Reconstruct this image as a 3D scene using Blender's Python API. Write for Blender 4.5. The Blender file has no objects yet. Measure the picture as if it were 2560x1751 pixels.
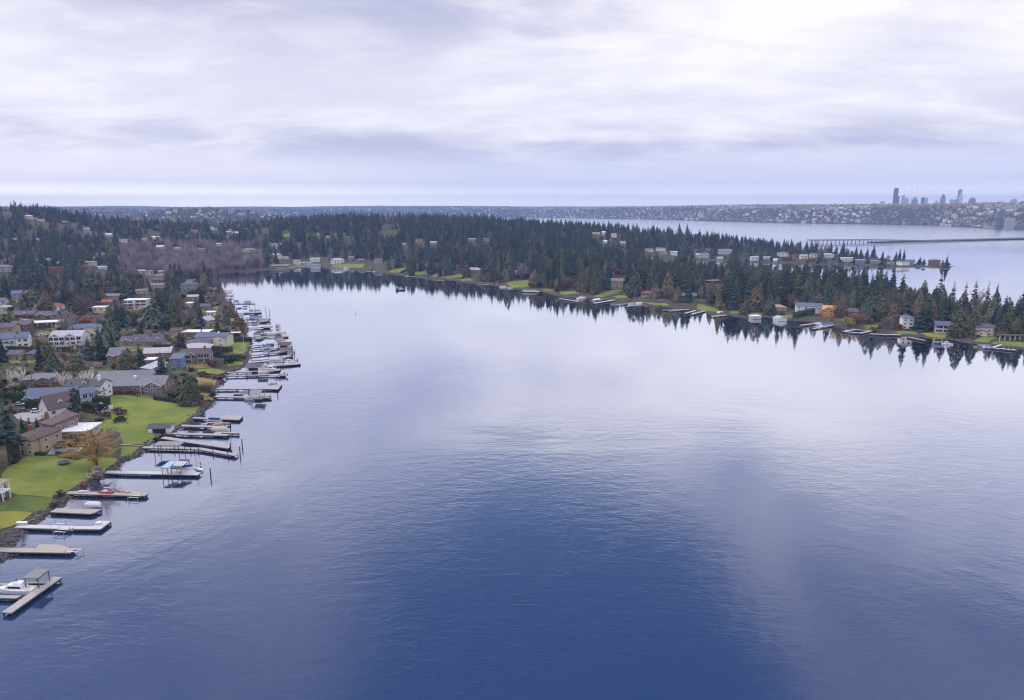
import bpy, bmesh, math, random
import numpy as np
from mathutils import Vector, Matrix

random.seed(11)
rng = np.random.default_rng(11)
R = math.radians
scene = bpy.context.scene
COL = scene.collection

# ------------------------------------------------------------------ camera, sky, sun, exposure
CAM_H, PITCH, FPX, CX, CY = 100.0, R(11.67), 1730.0, 1280.0, 875.5
cam_data = bpy.data.cameras.new('camera')
cam_data.sensor_fit = 'HORIZONTAL'
cam_data.sensor_width = 36.0
cam_data.lens = 36.0 * FPX / 2560.0
cam_data.clip_start = 1.0
cam_data.clip_end = 80000.0
cam = bpy.data.objects.new('camera', cam_data)
cam.location = (0, 0, CAM_H)
cam.rotation_euler = (math.pi / 2 - PITCH, 0, 0)
COL.objects.link(cam)
scene.camera = cam

SUN_EL, SUN_AZ = R(32), R(-62)        # azimuth measured from +Y (view direction) towards +X

def nodes_of(tree):
    tree.nodes.clear()
    return tree.nodes, tree.links

class NT:
    """small helper to wire node trees"""
    def __init__(s, tree):
        s.t = tree; s.n = tree.nodes; s.l = tree.links
    def node(s, typ, **kw):
        n = s.n.new(typ)
        for k, v in kw.items():
            setattr(n, k, v)
        return n
    def put(s, sock, v):
        if hasattr(v, 'is_output'):
            s.l.new(v, sock)
        elif v is not None:
            sock.default_value = v
    def math(s, op, a, b=None, c=None, clamp=False):
        n = s.node('ShaderNodeMath', operation=op, use_clamp=clamp)
        s.put(n.inputs[0], a)
        if b is not None: s.put(n.inputs[1], b)
        if c is not None: s.put(n.inputs[2], c)
        return n.outputs[0]
    def mix(s, f, a, b):
        n = s.node('ShaderNodeMix', data_type='RGBA')
        s.put(n.inputs[0], f)
        for i, v in ((6, a), (7, b)):
            s.put(n.inputs[i], v if hasattr(v, 'is_output') else (*v, 1.0))
        return n.outputs[2]
    def noise(s, vec, scale, detail=4, rough=.55, dist=0.0):
        n = s.node('ShaderNodeTexNoise')
        if vec is not None: s.put(n.inputs['Vector'], vec)
        n.inputs['Scale'].default_value = scale
        n.inputs['Detail'].default_value = detail
        n.inputs['Roughness'].default_value = rough
        n.inputs['Distortion'].default_value = dist
        return n.outputs['Fac']
    def ramp(s, f, a, b):
        n = s.node('ShaderNodeMapRange', interpolation_type='SMOOTHSTEP')
        s.put(n.inputs['Value'], f)
        n.inputs['From Min'].default_value = a
        n.inputs['From Max'].default_value = b
        return n.outputs['Result']
    def xyz(s, x, y, z):
        n = s.node('ShaderNodeCombineXYZ')
        for i, v in enumerate((x, y, z)): s.put(n.inputs[i], v)
        return n.outputs[0]

world = bpy.data.worlds.new('World')
scene.world = world
world.use_nodes = True
world.node_tree.nodes.clear()
w = NT(world.node_tree)
tc = w.node('ShaderNodeTexCoord')
sep = w.node('ShaderNodeSeparateXYZ'); w.l.new(tc.outputs['Generated'], sep.inputs[0])
dx, dy, dz = sep.outputs
sky = w.node('ShaderNodeTexSky', sky_type='NISHITA', sun_disc=False)
sky.sun_elevation = SUN_EL
sky.sun_rotation = SUN_AZ
sky.altitude = 100.0
gap = w.node('ShaderNodeVectorMath', operation='SCALE')
w.l.new(sky.outputs[0], gap.inputs[0]); gap.inputs['Scale'].default_value = 0.085
gapcol = w.mix(0.55, gap.outputs[0], (0.11, 0.21, 0.44))
zc = w.math('MAXIMUM', dz, 0.0)
den = w.math('ADD', zc, 0.17)
cx = w.math('DIVIDE', dx, den)
cy = w.math('DIVIDE', dy, den)
pv = w.xyz(w.math('ADD', cx, 3.3), w.math('ADD', w.math('MULTIPLY', cy, 1.15), 7.2), 0.0)
big = w.noise(pv, 0.62, 4, .5, .4)
fine = w.noise(pv, 2.3, 7, .58, .6)
wisps = w.noise(w.xyz(w.math('MULTIPLY', cx, .55), w.math('MULTIPLY', cy, 1.9), 2.0), 1.1, 6, .6, .4)
cl = w.math('ADD', w.math('MULTIPLY', big, .5), w.math('ADD', w.math('MULTIPLY', fine, .22), w.math('MULTIPLY', wisps, .28)))
lum = w.ramp(cl, .40, .59)
cloud = w.mix(lum, (0.48, 0.49, 0.68), (0.98, 0.95, 1.0))
# brighter belt about ten degrees up, greyer belt under it, pale strip right at the horizon
belt = w.math('MULTIPLY', w.ramp(dz, .075, .12), w.math('SUBTRACT', 1.0, w.ramp(dz, .15, .27)))
cloud = w.mix(w.math('MULTIPLY', belt, .55), cloud, (0.97, 0.96, 1.02))
low = w.math('SUBTRACT', 1.0, w.ramp(dz, .045, .10))
lowcol = w.mix(w.ramp(dx, -.52, .05), (1.08, 1.02, 1.06), (0.70, 0.71, 0.92))
lowcol = w.mix(w.math('MULTIPLY', w.ramp(wisps, .45, .65), .45), lowcol, (0.72, 0.74, 0.90))
cloud = w.mix(w.math('MULTIPLY', low, .85), cloud, lowcol)
ew = w.ramp(dx, -.5, .1)
hz = w.math('SUBTRACT', 1.0, w.ramp(dz, .012, .075))
cloud = w.mix(w.math('MULTIPLY', hz, .9), cloud, w.mix(ew, (1.10, 1.06, 1.09), (.92, .92, 1.05)))
hz2 = w.math('SUBTRACT', 1.0, w.ramp(dz, .004, .034))
cloud = w.mix(hz2, cloud, w.mix(ew, (3.3, 2.95, 2.3), (2.1, 1.95, 1.75)))
# gaps of clear blue sky high up
holes = w.noise(w.xyz(w.math('ADD', w.math('MULTIPLY', cx, 1.25), 11.6), w.math('ADD', w.math('MULTIPLY', cy, .7), 4.1), 0.0), 2.0, 4, .48, .4)
side = w.math('SUBTRACT', 1.0, w.math('MULTIPLY', w.ramp(w.math('ABSOLUTE', w.math('SUBTRACT', dx, .04)), .12, .42), .55))
front = w.math('MULTIPLY', w.ramp(dy, .45, .75), w.math('SUBTRACT', 1.0, w.ramp(dz, .66, .82)))
thin = w.math('ADD', w.math('SUBTRACT', holes, .5), w.math('MULTIPLY', w.math('SUBTRACT', w.math('MULTIPLY', w.ramp(dz, .20, .56), side), .42), .55))
hole = w.math('MULTIPLY', w.math('MULTIPLY', front, w.ramp(dz, .25, .36)), w.ramp(thin, -.20, .20))
# brightness added to unseen cloud overhead and behind the camera, lighting the land
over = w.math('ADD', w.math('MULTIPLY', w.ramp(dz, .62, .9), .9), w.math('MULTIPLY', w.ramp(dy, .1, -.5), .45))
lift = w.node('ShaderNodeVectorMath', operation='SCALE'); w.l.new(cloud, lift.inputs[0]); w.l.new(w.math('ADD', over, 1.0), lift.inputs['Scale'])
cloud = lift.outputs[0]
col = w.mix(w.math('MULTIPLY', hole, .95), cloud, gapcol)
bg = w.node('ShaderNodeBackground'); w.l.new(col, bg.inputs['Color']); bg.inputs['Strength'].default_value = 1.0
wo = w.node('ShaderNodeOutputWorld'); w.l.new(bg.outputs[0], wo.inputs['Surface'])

sun_data = bpy.data.lights.new('sun', 'SUN')
sun_data.energy = 1.5
sun_data.angle = R(12)
sun_data.color = (1.0, 0.93, 0.84)
sun = bpy.data.objects.new('sun', sun_data)
sd = Vector((math.sin(SUN_AZ) * math.cos(SUN_EL), math.cos(SUN_AZ) * math.cos(SUN_EL), math.sin(SUN_EL)))
sun.rotation_euler = sd.to_track_quat('Z', 'Y').to_euler()
COL.objects.link(sun)

vs = scene.view_settings
vs.view_transform = 'Standard'; vs.look = 'None'; vs.exposure = 0.15; vs.gamma = 1.0; vs.use_curve_mapping = False
scene.cycles.max_bounces = 5
scene.cycles.diffuse_bounces = 2
scene.cycles.glossy_bounces = 2
scene.cycles.transmission_bounces = 2
scene.cycles.volume_bounces = 0
scene.cycles.caustics_reflective = False
scene.cycles.caustics_refractive = False
scene.cycles.use_denoising = True
scene.cycles.filter_width = 1.2

# ------------------------------------------------------------------ picture <-> place
SP, CP = math.sin(PITCH), math.cos(PITCH)
ZM = {'n': (1, 0, 0), 'z2': (.2767, 0, 900), 'z3': (.2642, 0, 1140), 'z4': (.2138, 440, 660), 'z5': (.2754, 560, 480), 'z6': (.2754, 1150, 500),
      'z7': (.3528, 1740, 560), 'z8': (.456, 1500, 440), 'r1': (.142, 0, 720), 'r2': (.1463, 300, 740), 'r3': (.142, 0, 940), 'r4': (.1384, 300, 560)}
def cv(z, pts):
    k, ox, oy = ZM[z]
    return [(ox + k * x, oy + k * y) for x, y in pts]
def ray(px, py):
    u, v = (px - CX) / FPX, (py - CY) / FPX
    return u, CP - v * SP, -SP - v * CP
def at(px, py, z=0.0):
    a, b, c = ray(px, py)
    t = (z - CAM_H) / c
    return Vector((a * t, b * t, z))
def proj(x, y, z):
    dz_ = z - CAM_H
    zc_ = y * CP - dz_ * SP
    return CX + FPX * x / zc_, CY + FPX * (-y * SP - dz_ * CP) / zc_, zc_
def elev_z(px, py, d):
    """height above the water of the thing seen at pixel row py, d metres away"""
    a, b, c = ray(px, py)
    return CAM_H + c * d / math.hypot(a, b)

# ------------------------------------------------------------------ terrain
SHORE_PX = ([(-700, 1850), (-300, 1600)] + cv('z3', [(-300, 1180), (-60, 1075), (40, 1000), (110, 950), (180, 800), (260, 705), (350, 640), (450, 575), (590, 490), (700, 390)]) +
    cv('z2', [(680, 1200), (850, 1110), (960, 1060), (1050, 990), (1130, 920), (1270, 870), (1340, 800), (1400, 720), (1530, 670), (1640, 620), (1740, 560), (1790, 510), (1920, 410), (1960, 260), (2030, 150)]) +
    cv('z4', [(560, 1350), (600, 1290), (700, 1250), (830, 1190), (860, 1110), (860, 1040), (880, 900), (830, 830), (840, 760), (815, 690), (690, 600), (690, 500), (600, 430), (500, 340), (440, 250), (400, 190), (430, 135), (520, 108), (720, 95), (960, 80), (1200, 65), (1400, 68), (1470, 45)]) +
    cv('z5', [(780, 662), (890, 690), (1100, 700), (1300, 720), (1460, 740), (1640, 765), (1850, 790), (2050, 800)]) +
    cv('z6', [(0, 745), (160, 765), (350, 785), (560, 825), (730, 830), (900, 880), (1120, 890), (1300, 905), (1430, 930), (1700, 950), (1960, 985), (2150, 1000)]) +
    cv('z7', [(0, 610), (120, 650), (230, 650), (370, 670), (500, 660), (640, 680), (800, 690), (900, 715), (1050, 740), (1220, 760), (1400, 780), (1580, 800), (1780, 815), (1900, 840), (2080, 850), (2300, 885), (2420, 905), (2700, 950)]))
shore = [at(x, y).to_2d()[:] for x, y in SHORE_PX]
def pd(px, d):
    u = (px - CX) / FPX; a = math.atan(u * CP)
    for _ in range(4): a = math.atan(u * (CP + CAM_H * SP / (d * math.cos(a))))
    return (d * math.sin(a), d * math.cos(a))
shore += [(430, 470), (470, 560), (400, 640)]
shore += [pd(2700, 720), pd(2500, 760), pd(2300, 850), pd(2150, 900), pd(2000, 960), pd(1850, 1020), pd(1700, 1060), pd(1650, 1140)]
shore += [at(x, y).to_2d()[:] for x, y in cv('z7', [(0, 262), (150, 262), (350, 268), (480, 277), (700, 283), (900, 292), (1100, 300), (1300, 305), (1500, 308), (1700, 306), (1840, 300), (1830, 293)])]
shore += [pd(2370, 1330), pd(2300, 1420), pd(2200, 1480), pd(2050, 1600), pd(1850, 1750), pd(1500, 1950), pd(1200, 2300), pd(950, 3200), pd(780, 4600), pd(740, 6200), pd(830, 7100)]
shore += [at(x, y).to_2d()[:] for x, y in [(1000, 543), (1150, 543), (1398, 545), (1500, 547), (1673, 550), (1728, 552), (1956, 558.5), (2100, 560), (2275, 563), (2380, 567), (2458, 572), (2560, 575), (2900, 590)]]
shore += [(9000, 2600), (30000, 3000), (30000, 42000), (-30000, 42000), (-30000, -300), (-600, -300)]
SH = np.array(shore, dtype=np.float64)

def sdf(x, y):
    """signed distance to the shore line, positive on land"""
    best = np.full(x.shape, 1e18); ins = np.zeros(x.shape, bool)
    n = len(SH)
    for i in range(n):
        ax, ay = SH[i]; bx, by = SH[(i + 1) % n]
        ex, ey = bx - ax, by - ay
        wx, wy = x - ax, y - ay
        t = np.clip((wx * ex + wy * ey) / (ex * ex + ey * ey + 1e-9), 0, 1)
        d2 = (wx - t * ex) ** 2 + (wy - t * ey) ** 2
        np.minimum(best, d2, out=best)
        c = ((ay <= y) != (by <= y))
        if c.any():
            xi = ax + (y - ay) / (ey if abs(ey) > 1e-9 else 1e-9) * ex
            ins ^= c & (x < xi)
    return np.where(ins, 1.0, -1.0) * np.sqrt(best)

def sstep(a, b, v):
    t = np.clip((v - a) / (b - a), 0, 1)
    return t * t * (3 - 2 * t)
_tab = np.random.default_rng(5).random((256, 256))
def vnoise(x, y):
    xi, yi = np.floor(x).astype(int), np.floor(y).astype(int)
    fx, fy = x - xi, y - yi
    fx, fy = fx * fx * (3 - 2 * fx), fy * fy * (3 - 2 * fy)
    g = lambda i, j: _tab[(xi + i) & 255, (yi + j) & 255]
    return (g(0, 0) * (1 - fx) + g(1, 0) * fx) * (1 - fy) + (g(0, 1) * (1 - fx) + g(1, 1) * fx) * fy
def fbm(x, y, o=4):
    s, a = 0, .5
    for k in range(o):
        s = s + a * vnoise(x * 2 ** k + 17 * k, y * 2 ** k + 31 * k); a *= .5
    return s

RIDGES = [  # (pixel column, distance, pixel row of the tree tops), width towards us, tree height
    ([(-600, 1700, 498), (-300, 1700, 503), (0, 1750, 513), (130, 1800, 529), (250, 1800, 545), (400, 1800, 556), (560, 1800, 560), (750, 1800, 547), (850, 1750, 543), (1000, 1700, 543), (1300, 1600, 552), (1500, 1500, 564), (1700, 1450, 578), (1850, 1400, 592), (1950, 1350, 610), (2050, 1330, 632), (2150, 1330, 650)], 430, 27),
    ([(250, 3700, 560), (340, 3800, 533), (420, 3900, 522), (520, 4000, 519), (620, 4000, 526), (700, 4200, 540), (800, 4200, 560)], 700, 20),
    ([(-700, 5600, 515), (0, 6000, 516), (250, 6500, 521), (450, 7000, 527), (600, 7000, 524), (800, 7500, 523), (1000, 8000, 523), (1300, 9000, 519), (1500, 9000, 540)], 1500, 16),
    ([(-700, 12000, 517), (300, 12000, 516), (420, 12000, 518), (700, 13000, 517), (1000, 13000, 515), (1300, 13000, 516), (1700, 12500, 517), (3200, 12500, 517)], 2200, 10),
    ([(700, 8500, 545), (850, 8500, 522), (1150, 8200, 519), (1400, 7600, 520), (1600, 6800, 518), (1800, 6300, 515), (2000, 5800, 514), (2300, 5300, 513), (2560, 5000, 510), (3300, 5000, 508)], 1350, 14),
]
def az_of(px): return math.atan((px - CX) / FPX * CP)
RID = []
for pts, wd, th in RIDGES:
    RID.append((np.array([az_of(p[0]) for p in pts]), np.array([p[1] for p in pts], float), np.array([max(elev_z(p[0], p[2], p[1]) - th, 2.0) for p in pts]), wd))

def height(x, y):
    s = sdf(x, y)
    az = np.arctan2(x, y); d = np.hypot(x, y)
    land = 1.15 * sstep(-.3, 2.6, s) + .35 * sstep(2, 9, s)
    side = sstep(-60, -20, x)                        # 0 on the near shore, 1 over the bay
    land += (0.062 * (1 - side) + 0.035 * side) * np.clip(s - 4, 0, 160)
    hills = 0
    for a, dd, zz, wd in RID:
        dc = np.interp(az, a, dd); zc_ = np.interp(az, a, zz)
        ed = np.clip((az - a[0]) / .06, 0, 1) * np.clip((a[-1] - az) / .06, 0, 1)
        hills = np.maximum(hills, zc_ * ed * np.exp(-((d - dc) / wd) ** 2))
    land += hills * sstep(0, 260, s)
    land += (fbm(x / 130, y / 130) - .5) * 5 * sstep(40, 220, s) + (fbm(x / 900 + 5, y / 900 + 9) - .5) * 30 * sstep(600, 1500, s) * sstep(2300, 3500, d)
    land += (fbm(x / 9 + 3, y / 9, 2) - .5) * .5 * sstep(1, 4, s) * (1 - sstep(4, 16, s))
    return np.where(s > 0, np.maximum(land, 0.02), -np.minimum(3.0, .2 + .35 * -s)), s

NA, ND = 720, 760
A0, A1 = R(-62), R(62)
L0, L1 = math.log(70.0), math.log(16200.0)
AZ = np.linspace(A0, A1, NA); LD = np.linspace(L0, L1, ND)
_aa, _ll = np.meshgrid(AZ, LD)
_dd = np.exp(_ll)
GX, GY = _dd * np.sin(_aa), _dd * np.cos(_aa)
GZ, GS = height(GX, GY)

def _bil(G, x, y):
    a = (np.arctan2(x, y) - A0) / (A1 - A0) * (NA - 1)
    l = (np.log(np.maximum(np.hypot(x, y), 70.1)) - L0) / (L1 - L0) * (ND - 1)
    a = np.clip(a, 0, NA - 1.001); l = np.clip(l, 0, ND - 1.001)
    i, j = a.astype(int), l.astype(int); fa, fl = a - i, l - j
    return (G[j, i] * (1 - fa) + G[j, i + 1] * fa) * (1 - fl) + (G[j + 1, i] * (1 - fa) + G[j + 1, i + 1] * fa) * fl
def hat(x, y): return _bil(GZ, np.asarray(x, float), np.asarray(y, float))
_dfr = np.array([np.exp(LD[np.argmax(GS[:, i] > 0)]) for i in range(NA)])
def fat(x, y):
    """distance inland from the first shore met along the line of sight"""
    return np.hypot(x, y) - np.interp(np.arctan2(x, y), AZ, _dfr)
def sat(x, y): return _bil(GS, np.asarray(x, float), np.asarray(y, float))
def hz1(x, y): return float(hat(np.array([x]), np.array([y]))[0])
def ground(px, py):
    """where the ray through a pixel meets the land"""
    a, b, c = ray(px, py)
    hl = math.hypot(a, b)
    d = np.exp(np.linspace(math.log(90), math.log(25000), 3000))
    x, y, z = a / hl * d, b / hl * d, CAM_H + c / hl * d
    h = np.maximum(hat(x, y), 0.0)
    k = int(np.argmax(z <= h)) if (z <= h).any() else len(d) - 1
    return Vector((x[k], y[k], max(h[k], 0.0)))

# ------------------------------------------------------------------ materials
MATS = {}
def mat(name, col, rough=.8, var=.25, scale=3.0, bump=0.0, spec=.3, var2=0.0, stretch=None, metal=0.0, rnd=0.0):
    """principled surface whose colour wanders with a noise; rnd: brightness change from one copy to the next"""
    if name in MATS: return MATS[name]
    m = bpy.data.materials.new(name); m.use_nodes = True
    m.node_tree.nodes.clear(); t = NT(m.node_tree)
    out = t.node('ShaderNodeOutputMaterial'); p = t.node('ShaderNodeBsdfPrincipled')
    t.l.new(p.outputs[0], out.inputs[0])
    tc = t.node('ShaderNodeTexCoord'); vec = tc.outputs['Object']
    if stretch:
        mp = t.node('ShaderNodeMapping'); mp.inputs['Scale'].default_value = stretch
        t.l.new(vec, mp.inputs[0]); vec = mp.outputs[0]
    n = t.noise(vec, scale, 5, .6)
    lo = tuple(c * (1 - var) for c in col); hi = tuple(min(1, c * (1 + var)) for c in col)
    c = t.mix(t.ramp(n, .3, .7), lo, hi)
    if rnd:
        oi = t.node('ShaderNodeObjectInfo')
        hs = t.node('ShaderNodeHueSaturation')
        t.l.new(c, hs.inputs['Color'])
        t.l.new(t.math('ADD', t.math('MULTIPLY', oi.outputs['Random'], rnd * 2), 1 - rnd), hs.inputs['Value'])
        t.l.new(t.math('ADD', t.math('MULTIPLY', t.math('FRACT', t.math('MULTIPLY', oi.outputs['Random'], 7.31)), .05), .475), hs.inputs['Hue'])
        c = hs.outputs[0]
    t.l.new(c, p.inputs['Base Color'])
    p.inputs['Roughness'].default_value = rough
    p.inputs['Specular IOR Level'].default_value = spec
    p.inputs['Metallic'].default_value = metal
    if bump:
        b = t.node('ShaderNodeBump'); b.inputs['Strength'].default_value = bump; b.inputs['Distance'].default_value = .05
        t.l.new(t.noise(vec, scale * 3, 4), b.inputs['Height']); t.l.new(b.outputs[0], p.inputs['Normal'])
    MATS[name] = m
    return m

# ------------------------------------------------------------------ object helpers
def link(o, parent=None):
    COL.objects.link(o)
    if parent is not None: o.parent = parent
    return o
def tag(o, label=None, cat=None, group=None, kind=None):
    if label: o['label'] = label
    if cat: o['category'] = cat
    if group: o['group'] = group
    if kind: o['kind'] = kind
    return o
def thing(name, label, cat, loc=(0, 0, 0), rz=0.0, group=None, scale=None):
    o = bpy.data.objects.new(name, None); o.empty_display_size = .5
    COL.objects.link(o); o.location = loc; o.rotation_euler = (0, 0, rz)
    if scale: o.scale = scale
    return tag(o, label, cat, group)

class MB:
    """collects shapes, builds ONE mesh object"""
    def __init__(s): s.v = []; s.f = []; s.m = []; s.mi = 0
    def poly(s, pts):
        k = len(s.v); s.v += [tuple(p) for p in pts]; s.f.append(tuple(range(k, k + len(pts)))); s.m.append(s.mi)
    def box(s, x0, x1, y0, y1, z0, z1):
        k = len(s.v)
        s.v += [(x, y, z) for z in (z0, z1) for (x, y) in ((x0, y0), (x1, y0), (x1, y1), (x0, y1))]
        for q in ((3, 2, 1, 0), (4, 5, 6, 7), (0, 1, 5, 4), (1, 2, 6, 5), (2, 3, 7, 6), (3, 0, 4, 7)):
            s.f.append(tuple(k + i for i in q)); s.m.append(s.mi)
    def prism(s, a, b):
        """closed solid between two matching loops of points"""
        n = len(a); k = len(s.v); s.v += [tuple(p) for p in a] + [tuple(p) for p in b]
        s.f.append(tuple(k + i for i in reversed(range(n)))); s.m.append(s.mi)
        s.f.append(tuple(k + n + i for i in range(n))); s.m.append(s.mi)
        for i in range(n):
            j = (i + 1) % n; s.f.append((k + i, k + j, k + n + j, k + n + i)); s.m.append(s.mi)
    def tube(s, p, q, r0, r1=None, n=6):
        p, q = Vector(p), Vector(q); r1 = r0 if r1 is None else r1
        d = (q - p).normalized(); u = d.orthogonal().normalized(); v = d.cross(u)
        c = [(math.cos(2 * math.pi * i / n), math.sin(2 * math.pi * i / n)) for i in range(n)]
        s.prism([p + (u * a + v * b) * r0 for a, b in c], [q + (u * a + v * b) * r1 for a, b in c])
    def bar(s, p, q, w_, h_):
        """rectangular beam, its top middle line from p to q"""
        p, q = Vector(p), Vector(q); d = (q - p); n = Vector((-d.y, d.x, 0)).normalized() * w_ / 2; u = Vector((0, 0, h_))
        s.prism([p - n - u, p + n - u, p + n, p - n], [q - n - u, q + n - u, q + n, q - n])
    def mesh(s, name, mats):
        me = bpy.data.meshes.new(name); me.from_pydata(s.v, [], s.f)
        mats = mats if isinstance(mats, (list, tuple)) else [mats]
        for m in mats: me.materials.append(m)
        if len(mats) > 1: me.polygons.foreach_set('material_index', s.m)
        me.update(); return me
    def build(s, name, mats, parent=None):
        return link(bpy.data.objects.new(name, s.mesh(name, mats)), parent)
def inst(name, mesh, parent=None, loc=(0, 0, 0), rz=0.0, sc=None):
    o = bpy.data.objects.new(name, mesh); link(o, parent); o.location = loc; o.rotation_euler = (0, 0, rz)
    if sc: o.scale = sc
    return o
def npmesh(name, verts, faces, m):
    """verts n x 3, faces k x 4 (or k x 3) numpy"""
    me = bpy.data.meshes.new(name); nv, nf, k = len(verts), len(faces), faces.shape[1]
    me.vertices.add(nv); me.vertices.foreach_set('co', np.ascontiguousarray(verts, np.float32).ravel())
    me.loops.add(nf * k); me.loops.foreach_set('vertex_index', np.ascontiguousarray(faces, np.int32).ravel())
    me.polygons.add(nf); me.polygons.foreach_set('loop_start', np.arange(0, nf * k, k, dtype=np.int32))
    me.polygons.foreach_set('loop_total', np.full(nf, k, np.int32))
    me.materials.append(m); me.update(calc_edges=True); me.validate()
    return me
ORD = 'first second third fourth fifth sixth seventh eighth ninth tenth eleventh twelfth thirteenth fourteenth fifteenth sixteenth seventeenth eighteenth nineteenth twentieth'.split()
def ordw(i):
    if i < 20: return ORD[i]
    tens = {2: 'twenty', 3: 'thirty', 4: 'forty', 5: 'fifty', 6: 'sixty', 7: 'seventy', 8: 'eighty', 9: 'ninety'}
    n = i + 1
    return f"{n}th" if n % 10 == 0 or n >= 100 else f"{tens[n // 10]}-{ORD[n % 10 - 1]}"
LANDMARKS = []          # (short phrase that names one thing, px, py)

# ------------------------------------------------------------------ the setting: land, water
def build_terrain():
    idx = np.arange(NA * ND).reshape(ND, NA)
    f = np.stack([idx[:-1, :-1], idx[:-1, 1:], idx[1:, 1:], idx[1:, :-1]], -1).reshape(-1, 4)
    zz = GZ.ravel()
    keep = (zz[f].max(1) > -.6)
    f = f[keep]
    used = np.unique(f); re = np.full(NA * ND, -1); re[used] = np.arange(len(used))
    v = np.stack([GX.ravel()[used], GY.ravel()[used], zz[used]], -1)
    m = bpy.data.materials.new('ground_cover'); m.use_nodes = True; m.node_tree.nodes.clear(); t = NT(m.node_tree)
    out = t.node('ShaderNodeOutputMaterial'); p = t.node('ShaderNodeBsdfPrincipled'); t.l.new(p.outputs[0], out.inputs[0])
    g = t.node('ShaderNodeNewGeometry'); pos = g.outputs['Position']
    sp = t.node('ShaderNodeSeparateXYZ'); t.l.new(pos, sp.inputs[0])
    n1 = t.noise(pos, .02, 6, .6); n2 = t.noise(pos, .11, 5, .6); n3 = t.noise(pos, .9, 4, .6)
    far_ = t.node('ShaderNodeVectorMath', operation='LENGTH'); t.l.new(pos, far_.inputs[0])
    c = t.mix(t.ramp(n1, .4, .62), (.070, .060, .046), (.062, .078, .034))
    c = t.mix(t.math('MULTIPLY', t.ramp(n2, .48, .66), .8), c, (.13, .105, .085))
    c = t.mix(t.math('MULTIPLY', t.ramp(n2, .30, .42), -1.0), c, c)
    c = t.mix(t.math('MULTIPLY', t.ramp(n3, .5, .75), .35), c, (.10, .10, .05))
    c = t.mix(t.math('MULTIPLY', t.ramp(far_.outputs['Value'], 1200, 2800), .85), c, t.mix(t.ramp(n2, .4, .6), (.030, .038, .028), (.075, .065, .045)))
    rock = t.mix(t.ramp(n3, .35, .65), (.030, .027, .028), (.12, .105, .10))
    c = t.mix(t.math('SUBTRACT', 1.0, t.ramp(t.math('ADD', sp.outputs[2], t.math('MULTIPLY', n2, .5)), 1.35, 1.7)), c, rock)
    t.l.new(c, p.inputs['Base Color']); p.inputs['Roughness'].default_value = .95; p.inputs['Specular IOR Level'].default_value = .1
    b = t.node('ShaderNodeBump'); b.inputs['Strength'].default_value = .6; b.inputs['Distance'].default_value = .4
    t.l.new(n3, b.inputs['Height']); t.l.new(b.outputs[0], p.inputs['Normal'])
    me = npmesh('land', v, re[f], m)
    me.polygons.foreach_set('use_smooth', np.ones(len(me.polygons), bool))
    tag(link(bpy.data.objects.new('land', me)), kind='structure')
build_terrain()

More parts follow.
